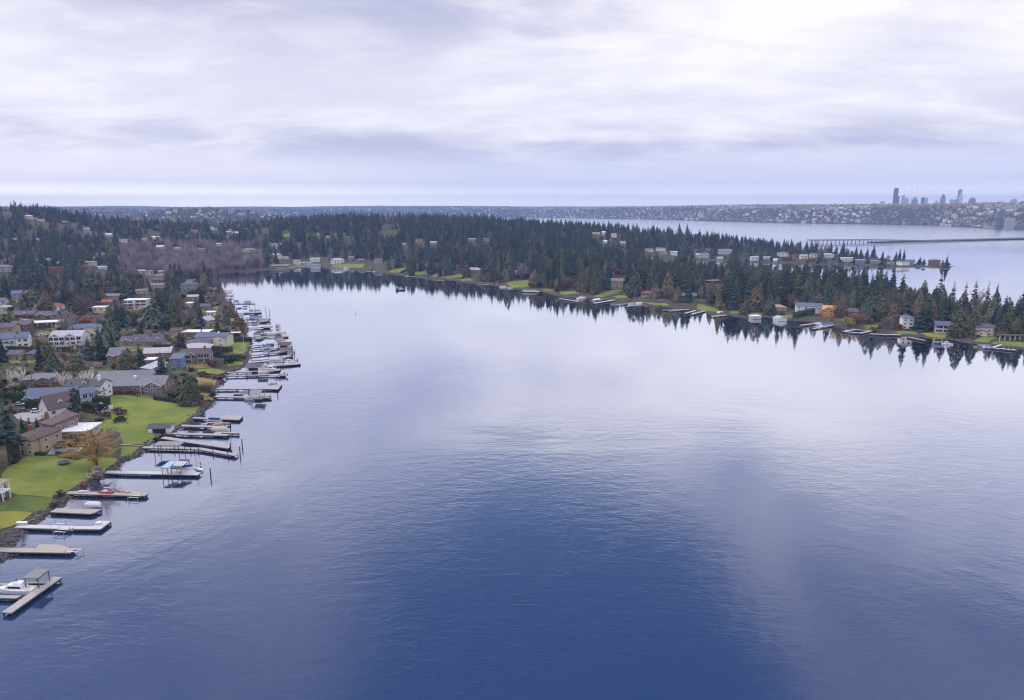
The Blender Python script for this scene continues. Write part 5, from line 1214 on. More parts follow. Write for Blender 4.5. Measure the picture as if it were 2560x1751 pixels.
# ------------------------------------------------------------------ boats
def boat_px(label, z, stern, bow, kind, zz=.4, lift=0.0, **kw):
    a, b = [at(*q, zz) for q in cv(z, [stern, bow])]; c = (a + b) / 2
    return boat(label, (c.x, c.y, lift), math.atan2(b.y - a.y, b.x - a.x), kind, max((b - a).length, 4.5), group=kw.pop('group', 'boats along the near shore'), **kw)
boat_px('white cabin cruiser with tan cockpit moored inside the T shaped dock', 'z3', (325, 1282), (-20, 1272), 'cruiser')
boat_px('white sailboat with bare mast at the end of the long pale dock', 'z2', (1835, 1000), (1740, 985), 'sailboat')
boat_px('sailboat with navy cover, white deck and red hull on a lift', 'z3', (1075, 372), (930, 368), 'sailboat', lift=.9, hullc=(.45, .03, .04), cover=(.02, .03, .09))
boat_px('white covered motorboat on a lift behind the short tan dock', 'z3', (955, 492), (805, 490), 'covered', lift=.9, cover=(.72, .72, .76))
boat_px('small boat with blue cover on the triangular deck end', 'z2', (1670, 1003), (1725, 998), 'covered', lift=1.1, cover=(.06, .10, .28))
boat_px('white motorboat with dark hull raised on the wide dock end', 'z4', (1160, 1425), (1092, 1430), 'runabout', lift=1.1, hullc=(.5, .5, .56))
boat_px('boat with tan cover lying by the half timbered boathouse', 'z4', (960, 1275), (1080, 1272), 'covered', cover=(.62, .48, .34))
boat_px('long boat under a pale blue cover next to the thin dock', 'z4', (1090, 1130), (1205, 1122), 'covered', cover=(.42, .52, .72))
boat_px('bright blue covered boat by a short brown dock', 'z4', (855, 612), (912, 606), 'covered', cover=(.05, .20, .55), lift=.8)
boat_px('blue covered boat nearest the head of the blue cover dock', 'z4', (670, 440), (735, 436), 'covered', cover=(.10, .22, .50))
boat_px('boat with vivid blue cover out along the far end of its dock', 'z4', (800, 447), (880, 447), 'covered', cover=(.06, .22, .56))
boat_px('dark hulled boat in open water before the blue cover dock', 'z4', (720, 520), (762, 516), 'runabout', hullc=(.06, .08, .16))
boat_px('dark runabout on a lift beside the dark hulled boat', 'z4', (785, 512), (832, 508), 'runabout', hullc=(.09, .12, .22), lift=.8)
boat_px('grey runabout on the first lift of the two boat dock', 'z4', (862, 556), (908, 550), 'runabout', hullc=(.35, .35, .38), lift=.9)
boat_px('small sailboat on the second lift of the two boat dock', 'z4', (930, 556), (990, 552), 'runabout', hullc=(.55, .55, .6), lift=.9)
boat_px('dark covered boat beside the dock with the small forked end', 'z4', (940, 662), (1000, 656), 'covered', cover=(.12, .11, .12))
boat_px('grey boat under a dark cover on the railed dock', 'z4', (1040, 1035), (1095, 1030), 'covered', cover=(.09, .08, .09), lift=.9)
boat_px('low dark float lying off the thin railed dock', 'z4', (965, 1357), (1078, 1355), 'runabout', hullc=(.12, .11, .11))
boat_px('white boat with dark windows near the shelter of the longest dock', 'z4', (1215, 1112), (1285, 1108), 'runabout', hullc=(.7, .7, .7), lift=.9)
boat_px('white runabout by the weathered dock with the dark shelter', 'z4', (1160, 850), (1215, 846), 'runabout', hullc=(.12, .1, .1), lift=.6)
for i, (x0, y0, x1, y1, kd) in enumerate([(250, 160, 290, 158, 'runabout'), (300, 165, 345, 160, 'cruiser'), (355, 160, 400, 158, 'cruiser'), (405, 158, 448, 165, 'cruiser'), (200, 185, 240, 182, 'cruiser'), (250, 190, 300, 186, 'cruiser'), (310, 192, 355, 188, 'cruiser'), (365, 195, 410, 190, 'cruiser'), (300, 215, 345, 210, 'runabout'), (350, 262, 385, 258, 'cruiser'), (400, 265, 440, 260, 'runabout'), (450, 272, 490, 268, 'runabout'), (390, 288, 430, 285, 'cruiser'), (440, 302, 492, 298, 'cruiser'), (460, 350, 500, 346, 'runabout'), (510, 400, 555, 396, 'runabout'), (560, 350, 610, 346, 'cruiser'), (610, 335, 650, 332, 'runabout')]):
    o = boat_px('', 'z4', (x0, y0), (x1, y1), kd, group='boats crowded at the head of the bay'); q = cv('z4', [(x0, y0)])[0]
    PENDING.append((o, 'white ' + ('cabin cruiser' if kd == 'cruiser' else 'motorboat') + ' at the bay head', *q))
boat_px('dark work boat with white railing alone on the open bay', 'z5', (1557, 895), (1643, 893), 'barge', hullc=(.02, .02, .03), group='boats on the open water'); LANDMARKS.append(('the dark work boat', *cv('z5', [(1600, 885)])[0]))
GBF = 'boats along the far shore'
for lab, z, s, b_, kd, kw in [('white cabin cruiser moored below the olive lawn', 'z7', (1745, 850), (1822, 855), 'cruiser', {}), ('blue covered boat on the white T dock', 'z7', (2040, 868), (2085, 864), 'covered', dict(cover=(.10, .16, .38))), ('white covered boat in front of the orange timber house', 'z7', (840, 712), (890, 708), 'covered', dict(cover=(.7, .7, .74))), ('navy covered boat in front of the orange timber house', 'z7', (885, 722), (968, 712), 'covered', dict(cover=(.10, .13, .30))), ('small brown boat moored on the brown boat deck', 'z7', (140, 642), (205, 634), 'cruiser', dict(hullc=(.16, .08, .05))),
        ('dark boat moored at the brown dock', 'z7', (1560, 822), (1625, 826), 'runabout', dict(hullc=(.10, .08, .08))), ('small dark boat left of the brown dock', 'z7', (1500, 808), (1545, 806), 'runabout', dict(hullc=(.12, .1, .12))), ('white sailboat with tall mast before the far lawns', 'z6', (1065, 900), (1140, 888), 'sailboat', {}), ('white runabout beside the white sailboat', 'z6', (1030, 912), (1075, 915), 'runabout', {}), ('covered white boat left of the railed pier', 'z6', (365, 795), (420, 792), 'covered', dict(cover=(.6, .5, .45))), ('white motorboat just left of the railed pier', 'z6', (430, 805), (490, 800), 'runabout', {}), ('dark boat touching the railed pier', 'z6', (500, 820), (560, 820), 'runabout', dict(hullc=(.05, .05, .08))),
        ('small blue boat by the low grey dock', 'z6', (75, 745), (110, 742), 'covered', dict(cover=(.12, .2, .5))), ('long white boat on the wide pale dock', 'z6', (1215, 915), (1275, 905), 'covered', dict(cover=(.75, .75, .78))), ('white covered boat near the porch house', 'z6', (1600, 948), (1655, 940), 'covered', dict(cover=(.65, .68, .72))), ('grey covered boat near the porch house', 'z6', (1530, 950), (1585, 944), 'covered', dict(cover=(.35, .37, .42))), ('white cruiser moored in front of the bright lawn', 'z5', (1085, 703), (1138, 700), 'cruiser', {}), ('white boat on the water before the striped lawns', 'z5', (1345, 728), (1375, 726), 'cruiser', {}), ('blue covered boat below the striped lawns', 'z5', (2215, 818), (2250, 818), 'covered', dict(cover=(.1, .2, .5))), ('white boat moored by the dark dock', 'z5', (1655, 764), (1690, 764), 'runabout', {})]:
    boat_px(lab, z, s, b_, kd, group=GBF, **kw)
wl = at(*cv('z8', [(2052, 300)])[0], .3)
boat('distant white boat out on the far lake', wl, .2, 'cruiser', 30.0, group='boats on the open water')

# ------------------------------------------------------------------ garden and dock things on the near shore
gz = lambda z, x, y: ground(*cv(z, [(x, y)])[0])
c4 = [gz('r3', x, y) for x, y in ((890, 1385), (1340, 1390), (1420, 1310), (960, 1305))]
pool = thing('swimming_pool', 'swimming pool with stone rim under a grey blue cover below the tan villa', 'swimming pool', c4[0]); zt = max(v.z for v in c4) + .35
L_ = [Vector((v.x - c4[0].x, v.y - c4[0].y, zt - c4[0].z)) for v in c4]; cen = sum(L_, Vector()) / 4
b = MB(); o_ = [cen + (v - cen) * 1.18 for v in L_]
for i in range(4): b.prism([o_[i - 1], o_[i], L_[i], L_[i - 1]], [q - Vector((0, 0, 2.2)) for q in (o_[i - 1], o_[i], L_[i], L_[i - 1])])
b.build('rim', mat('sand_stone', (.40, .33, .25), .9, .15), pool)
b = MB(); b.prism([v - Vector((0, 0, .5)) for v in L_], [v - Vector((0, 0, .06)) for v in L_]); b.build('pool_cover', mat('pool_cover_fabric', (.15, .20, .24), .6, .25, .6), pool)
LANDMARKS.append(('the swimming pool', *cv('r3', [(1150, 1345)])[0]))
for i, (x, y, lab) in enumerate([(1185, 1430, 'tan stone planter with golden shrub, lower of the poolside pair'), (1270, 1395, 'tan stone planter with golden shrub, upper of the poolside pair')]):
    p = gz('r3', x, y); t = thing('planter', lab, 'planter', p, 0, 'planters by the pool'); b = MB(); b.tube((0, 0, -.3), (0, 0, 1.0), .75, 1.05, 10); b.tube((0, 0, 1.0), (0, 0, 1.2), 1.15, n=10); b.build('pot', mat('sand_stone', (.4, .33, .25)), t)
    inst('bush', SHR[3], t, (0, 0, 1.1), 0, (1.7, 1.7, 1.5))
p = gz('z2', 578, 945); tr = thing('trampoline', 'round trampoline with dark mat and net poles on the green lawn', 'trampoline', p); b = MB()
b.tube((0, 0, .85), (0, 0, .93), 2.0, n=20); b.build('mat', mat('trampoline_mat', (.03, .035, .05), .7), tr); b = MB()
for k in range(20): a1, a2 = k * .314, (k + 1) * .314; b.tube((2.05 * math.cos(a1), 2.05 * math.sin(a1), .9), (2.05 * math.cos(a2), 2.05 * math.sin(a2), .9), .12, n=4)
b.build('padding', mat('trampoline_pad', (.10, .15, .26), .7), tr)
for k in range(6): b = MB(); a1 = k * 1.047; b.tube((2.1 * math.cos(a1), 2.1 * math.sin(a1), 0), (2.1 * math.cos(a1), 2.1 * math.sin(a1), 2.6), .05, n=5); b.build('pole', METAL, tr)
LANDMARKS.append(('the trampoline', *cv('z2', [(578, 930)])[0]))
def flagpole(label, p, h):
    t = thing('flagpole', label, 'flagpole', p, 0, 'flagpoles in the gardens'); b = MB(); b.tube((0, 0, -.2), (0, 0, h), .1, .06, 6); b.build('pole', TRIM, t); b = MB(); b.tube((0, 0, h), (0, 0, h + .25), .14, .05, 6); b.build('finial', METAL, t)
flagpole('white flagpole on the lakeside lawn of the large cream house', gz('r2', 2125, 965), 11); flagpole('white flagpole in front of the long brown ranch house', gz('z2', 1278, 330), 9); flagpole('bare pole standing by the small street lawn', gz('r1', 935, 840), 12)
# pergola at the edge of the photo
p = gz('z2', 10, 1260); pg = thing('pergola', 'white two level pergola at the photo edge above the dark lawn', 'pergola', p, R(-6)); b = MB()
for sx in (-2.6, 0, 2.2):
    for sy in (-1.5, 1.5): q = MB(); q.box(sx - .15, sx + .15, sy - .15, sy + .15, -.4, 6.2); q.build('post', TRIM, pg)
for zz in (3.0, 6.2): b.box(-3, 2.6, -1.9, 1.9, zz, zz + .22)
b.build('deck', TRIM, pg); b = MB()
for k in range(9): b.box(-3.2 + k * .75, -3.05 + k * .75, -2.2, 2.2, 6.43, 6.65)
b.build('rafters', mat('tan_rafters', (.45, .33, .2)), pg)
p = gz('z7', 2240, 828); pg = thing('pergola', 'dark poolside pergola with white columns at the far shore', 'pergola', p, R(-4))
for k in range(6): q = MB(); q.box(-9 + k * 3.6 - .2, -9 + k * 3.6 + .2, -.2, .2, -.5, 3.6); q.build('column', TRIM, pg)
b = MB(); b.box(-10, 10, -1, 4, 3.6, 4.0); b.build('roof', roofm('brown'), pg)
# cars
for lab, z, x, y, rz, colr, van in [('white car parked by the round green tree', 'r3', 235, 300, .1, (.75, .75, .75), False), ('white van parked in the courtyard of the steep brown roofed house', 'r3', 640, 650, .5, (.75, .75, .77), True), ('dark blue car parked in the courtyard beside the white van', 'r3', 435, 640, .3, (.10, .12, .18), False), ('silver car parked behind the clipped hedge', 'r3', 350, 525, .1, (.5, .5, .52), False), ('white car parked beside the small street lawn', 'r1', 760, 850, .1, (.75, .75, .75), False), ('white van parked near the big bare tree', 'r1', 2140, 690, .1, (.75, .75, .75), True), ('white car parked near the brown garage building', 'r1', 380, 575, .5, (.7, .7, .7), False), ('white car near the top of the broad gabled house', 'r1', 1040, 842, .1, (.75, .75, .75), False)]:
    p = gz(z, x, y); car(lab, (p.x, p.y, p.z + .12), rz, colr, van=van)
g_ = random.Random(77); GL = 'boats along the near shore'
for z, path, wd, tone, heads, lab, short in DOCKS[8:28]:
    q = P(z, path); a_, b_ = Vector((*q[0], 0)), Vector((*q[-1], 0)); dv = (b_ - a_).normalized(); nv = Vector((-dv.y, dv.x, 0))
    for f in g_.sample([.38, .52, .66, .8, .93], 2 if z == 'z4' else 1):
        s_ = g_.choice([-1, 1]); p = a_.lerp(b_, f) + nv * s_ * (wd / 2 + 2.0); px, py, _ = proj(p.x, p.y, .5); kd = g_.choice(['runabout', 'covered', 'covered', 'lift', 'cruiser'])
        rz = math.atan2(dv.y, dv.x) + g_.choice([0, math.pi])
        if kd == 'lift': PENDING.append((boat_lift('', (p.x, p.y, 0), rz, group='boat lifts'), 'empty metal boat lift', px, py)); continue
        cn, cc = g_.choice([('white', (.74, .74, .77)), ('navy', (.03, .04, .11)), ('tan', (.5, .42, .32)), ('blue', (.08, .2, .5)), ('grey', (.25, .26, .29))])
        o = boat('', (p.x, p.y, g_.choice([0, .9])), rz, kd, g_.uniform(5.5, 8.5), hullc=cc if kd != 'covered' else (.7, .7, .72), cover=cc, group=GL)
        PENDING.append((o, {'runabout': f'small {cn} motorboat', 'covered': f'motorboat under a {cn} cover', 'cruiser': f'{cn} hulled cabin boat'}[kd], px, py))
for z, x, y, cn, cc in [('r1', 120, 1132, 'black', (.03, .03, .035)), ('r1', 420, 1125, 'red', (.35, .04, .03)), ('r1', 640, 860, 'silver', (.5, .5, .53)), ('r1', 860, 868, 'blue', (.06, .12, .3)), ('r1', 150, 595, 'white', (.75, .75, .76)), ('r1', 1400, 1215, 'grey', (.2, .2, .22)), ('r2', 250, 612, 'white', (.75, .75, .76)), ('r2', 700, 600, 'black', (.03, .03, .035)), ('r2', 960, 578, 'silver', (.5, .5, .53)), ('r2', 980, 728, 'red', (.35, .04, .03)), ('r2', 900, 908, 'white', (.75, .75, .76)), ('r3', 560, 250, 'silver', (.5, .5, .53))]:
    p = gz(z, x, y); q = cv(z, [(x, y)])[0]; t = car('', (p.x, p.y, p.z + .16), g_.uniform(-.3, .3), cc); PENDING.append((t, f'{cn} car parked', *q))
for z, x, y, h in [('r1', 300, 1140, 11), ('r1', 700, 1120, 11), ('r1', 1250, 1205, 11), ('r1', 1750, 1225, 11), ('r1', 180, 600, 10), ('r1', 580, 862, 10), ('r2', 120, 605, 11), ('r2', 540, 612, 11), ('r2', 900, 590, 11), ('r2', 1150, 722, 10), ('r2', 1030, 900, 10), ('z2', 60, 240, 10), ('z2', 300, 265, 10)]:
    p = gz(z, x, y); q = cv(z, [(x, y)])[0]; t = thing('utility_pole', '', 'utility pole', p, g_.uniform(-.4, .4), 'utility poles along the streets')
    m = MB(); m.tube((0, 0, -.5), (0, 0, h), .17, .12, 7); m.build('pole', mat('pole_wood', (.16, .125, .10), .9, .3), t); m = MB(); m.box(-1.2, 1.2, -.07, .07, h - .9, h - .72); m.build('cross_arm', BEAMM, t); m = MB(); m.tube((.4, 0, h - 2.4), (.4, 0, h - 1.4), .25, n=8); m.build('transformer', METAL, t)
    PENDING.append((t, 'wooden utility pole', *q))
# things on the furnished dock
for i, (lab, x, y, c) in enumerate([('blue lounge chair on the furnished dock', 1120, 338, (.12, .2, .45)), ('orange lounge chair on the furnished dock', 1160, 342, (.6, .27, .08)), ('tan lounge chair at the outer end of the furniture', 1215, 348, (.5, .36, .26)), ('white kayak laid on the furnished dock', 790, 342, (.7, .72, .75))]):
    p = at(*cv('z3', [(x, y)])[0], 1.17)
    if 'kayak' in lab:
        v = hull_mesh('kayak', 3.8, .75, .35, mat('kayak_plastic', c, .4)); tag(inst('kayak', v, None, (p.x, p.y, p.z + .12), .2), lab, 'kayak'); continue
    t = thing('lounge_chair', lab, 'lounge chair', p, .4 * i, 'lounge chairs on the dock'); m = mat('cushion_' + str(i), c, .8)
    b = MB(); b.box(-.9, .6, -.4, .4, .3, .45); b.build('seat', m, t); b = MB(); b.prism([(-.9, -.4, .4), (-.9, .4, .4), (-.78, .4, .45), (-.78, -.4, .45)], [(-1.3, -.4, 1.15), (-1.3, .4, 1.15), (-1.2, .4, 1.2), (-1.2, -.4, 1.2)]); b.build('backrest', m, t)
    for sx in (-.8, .5):
        for sy in (-.35, .35): b = MB(); b.box(sx - .04, sx + .04, sy - .04, sy + .04, 0, .3); b.build('leg', DARK, t)
p = at(*cv('z3', [(208, 650)])[0], 1.17); t = thing('dock_box', 'pale storage box at the shore end of the white L shaped dock', 'dock box', p, R(2)); b = MB(); b.box(-1.6, 1.6, -.45, .45, 0, .75); b.build('body', mat('pale_plastic', (.55, .56, .58), .5), t); b = MB(); b.box(-1.65, 1.65, -.5, .5, .752, .86); b.build('lid', TRIM, t)
p = at(*cv('z3', [(935, 650)])[0], 1.17); t = thing('dock_box', 'white storage box on the outer end of the white L shaped dock', 'dock box', p, R(2)); b = MB(); b.box(-.8, .8, -.4, .4, 0, .7); b.build('body', mat('pale_plastic', (.55, .56, .58), .5), t); b = MB(); b.box(-.85, .85, -.45, .45, .702, .8); b.build('lid', TRIM, t)
for lab, z, x, y in [('red kayak lying on the lawn edge by the shore wall', 'z2', 1795, 418), ('red kayak on the lakeside lawn under the flagpole', 'r2', 2190, 905)]:
    p = gz(z, x, y); tag(inst('kayak', hull_mesh('kayak', 4.4, .8, .38, mat('red_plastic', (.5, .06, .03), .4)), None, (p.x, p.y, p.z + .3), .2), lab, 'kayak', 'red kayaks on the lawns')
# white deck with railing in front of the steep brown roofed house, hedges
HED = [('r3', [(1480, 620), (1710, 645)], 4.2, 3, 'tall dark hedge beside the white garden deck'), ('r3', [(1650, 500), (1910, 520)], 4.0, 4, 'tall rounded hedge behind the white garden deck'), ('r3', [(460, 570), (830, 560)], 4.0, 2.5, 'tall hedge in front of the blue grey gabled house'), ('r3', [(230, 470), (500, 470)], 4.0, 3, 'long dark hedge left of the blue grey gabled house'), ('r3', [(80, 400), (530, 390)], 3.0, 3, 'long hedge below the driveway lawn'),
       ('r3', [(560, 210), (930, 250)], 2.6, 3, 'brownish hedge along the driveway below the birches'), ('r3', [(1900, 310), (2500, 330)], 2.0, 2.5, 'russet hedge along the front of the long brown ranch house'), ('z2', [(1400, 360), (1640, 395)], 2.0, 2, 'low dark hedge at the top edge of the big lawn'), ('r2', [(1880, 790), (2250, 790)], 3.2, 3, 'long clipped hedge behind the flagpole lawn'), ('r2', [(1530, 950), (1920, 970)], 3.6, 3, 'tall hedge beside the blue conifer'),
       ('r2', [(1480, 1050), (1760, 1040)], 3.4, 3, 'dark hedge in front of the blue conifer'), ('r2', [(1800, 1120), (2040, 1100)], 3.6, 4, 'thick square hedge between the two lakeside lawns'), ('r1', [(150, 1100), (620, 1110)], 2.5, 3, 'clipped hedge in front of the white house with blue garage'), ('r1', [(520, 740), (940, 700)], 2.2, 3, 'russet hedge in front of the long white flat roof'), ('r2', [(1640, 630), (1880, 640)], 2.6, 3, 'dark hedge beside the open patio roof'),
       ('r2', [(560, 890), (860, 895)], 2.4, 2, 'straight dark hedge below the dark dormered house'), ('r2', [(340, 545), (700, 570)], 3, 3, 'dark hedge under the big broad conifer'), ('r3', [(560, 1395), (790, 1410)], 1.2, 1.5, 'low box hedge beside the pool terrace'), ('r3', [(1040, 1440), (1330, 1465)], 1.0, 1.5, 'low box hedge under the stone planters'), ('z7', [(700, 672), (835, 632)], 4.5, 5, 'long hedge sloping down to the far shore'), ('r3', [(210, 1440), (330, 1420)], 6.5, 5, 'tall dark hedge below the fir at the photo edge'), ('z5', [(1610, 738), (1690, 700)], 2.5, 3, 'hedge dividing the striped lawns'), ('r3', [(960, 1160), (1460, 1180)], 3.0, 5, 'brown shrub bank under the flat white terrace')]
for z, pts, h, wd, lab in HED:
    q = [gz(z, *p) for p in pts]; n_ = max(2, int((q[1] - q[0]).length / 6) + 1); seq = []
    for i in range(n_): c = q[0].lerp(q[1], i / (n_ - 1)); seq.append((c.x, c.y, hz1(c.x, c.y)))
    hedge(lab, seq, h, wd, m=leafm('russet_hedge_leaves', (.10, .06, .035), rnd=.1) if ('russet' in lab or 'brown' in lab) else HEDGEM)
c4 = [gz('r3', x, y) for x, y in ((1715, 620), (1800, 660), (1855, 600), (1740, 570))]; p = sum(c4, Vector()) / 4
t = thing('garden_deck', 'white garden deck with solid white railing beside the tall hedge', 'garden deck', p, R(-30)); b = MB(); b.box(-4.5, 4.5, -3.5, 3.5, -1.5, 1.4); b.build('deck', mat('white_boards', (.66, .66, .68), .8, .08), t); b = MB()
for x0, x1, y0, y1 in ((-4.6, 4.6, -3.6, -3.45), (4.45, 4.6, -3.45, 3.6), (-4.6, -4.45, -3.45, 3.6)): b.box(x0, x1, y0, y1, 1.4, 2.5)
b.build('railing', TRIM, t)

# ------------------------------------------------------------------ trees one can single out
HAND = []          # (x, y, radius) kept free of other trees
def height_at(g, py_top):
    lo, hi = 1.0, 70.0
    for _ in range(30):
        m = (lo + hi) / 2
        if proj(g.x, g.y, g.z + m)[1] > py_top: lo = m
        else: hi = m
    return lo
TONE = {'fir': ['dark', 'bluish', 'green'], 'scrag': ['dark', 'bluish'] * 2, 'cedar': ['olive', 'green', 'brownish'], 'bare': ['grey', 'brown', 'mauve'], 'birch': ['white'], 'poplar': ['mauve', 'brown'], 'broad': ['dark', 'olive'], 'shrub': ['dark', 'olive', 'russet', 'ochre', 'pale', 'plum']}
KW = {'fir': 'fir', 'scrag': 'scraggy fir', 'cedar': 'cedar', 'bare': 'bare tree', 'birch': 'birch', 'poplar': 'slim bare poplar', 'broad': 'leafy evergreen', 'shrub': 'shrub', 'willow': 'willow', 'golden': 'golden cypress'}
GT = {'fir': 'fir trees around the bay', 'scrag': 'scraggy fir trees', 'cedar': 'cedar trees around the bay', 'bare': 'bare winter trees', 'birch': 'white birches by the driveway', 'poplar': 'slim bare poplars', 'broad': 'leafy evergreen trees', 'shrub': 'garden shrubs', 'willow': None, 'golden': None}
def crown_r(kind, var):
    return {'fir': .23, 'scrag': .15, 'cedar': .21, 'golden': .24, 'broad': .42, 'shrub': .62}.get(kind) or BW.get(KINDS[kind][2][var % len(KINDS[kind][2])].name, .35)
def put_tree(kind, z, x, yb, yt, wz=None, var=0, label=None, short=None):
    k, ox, oy = ZM[z]; px, py, pt = ox + k * x, oy + k * yb, oy + k * yt
    g = ground(px, py); h = height_at(g, pt)
    wx = 1.0 if wz is None else min(2.6, max(.45, (k * wz) / 2 / (crown_r(kind, var) * (py - pt))))
    o = tree(kind, (g.x, g.y, g.z - .1), h, random.random() * 6.28, var, label, GT[kind], wx)
    if not label:
        words = f"{TONE[kind][var % len(TONE[kind])]} {KW[kind]}"; PENDING.append((o, words, px, py))
    if short: LANDMARKS.append((short, px, (py + pt) / 2))
    HAND.append((g.x, g.y, crown_r(kind, var) * wx * h * .8)); HAND_TREES.append(kind)
    HOUSE_BOX.append((px - k * (wz or 60) * .4, px + k * (wz or 60) * .4, pt, pt + (py - pt) * (.7 if z[0] in 'zr' and z in ('z2', 'r1', 'r2', 'r3') else .4), proj(*g)[2]))
    return o
HAND_TREES = []
put_tree('scrag', 'z2', 92, 955, 330, 290, 0, 'big dark fir with bare lower trunk by the photo edge above the lawn', 'the edge fir')
put_tree('scrag', 'z2', 700, 605, 185, 150, 1, 'lone tall fir with long bare trunk before the steep brown roof', 'the lone tall fir')
put_tree('golden', 'z2', 468, 555, 392, 125, 0, 'golden yellow cypress beside the steep brown roofed house', 'the golden cypress')
put_tree('cedar', 'z2', 1722, 405, 138, 205, 0, 'broad olive cedar alone on the shore end of the big lawn', 'the shore cedar')
put_tree('willow', 'z2', 872, 985, 598, 400, 0, 'wide ochre bare willow with forked trunk on the lawn by the shore', 'the ochre willow')
put_tree('bare', 'z2', 1010, 800, 590, 190, 0, 'grey bare tree close behind the ochre willow')
for i, (x, y, t_) in enumerate([(205, 632, 500), (270, 632, 505), (340, 632, 512)]):
    put_tree('fir', 'z2', x, y, t_, 58, i, ['first', 'middle', 'last'][i] + ' of three slim dark firs behind the tan villa, counted left to right')
for i, (x, y, t_, w_) in enumerate([(100, 208, 72, 90), (192, 205, 40, 130), (400, 222, 150, 80), (565, 235, 80, 110), (635, 222, 90, 60), (760, 230, 75, 80), (822, 258, 40, 100)]):
    put_tree('birch', 'z2', x, y, t_, w_, i, ['white birch nearest the photo edge', 'tall wide white birch behind the driveway lawn', 'small white birch in front of the brown house', 'white birch in the middle of the driveway row', 'slim white birch right of the middle birch', 'white birch behind the white house roof', 'tallest white birch next to the long brown ranch house'][i])
put_tree('broad', 'r3', 350, 320, 120, 280, 1, 'round yellow green tree by the driveway with a white car beside it', 'the round green tree')
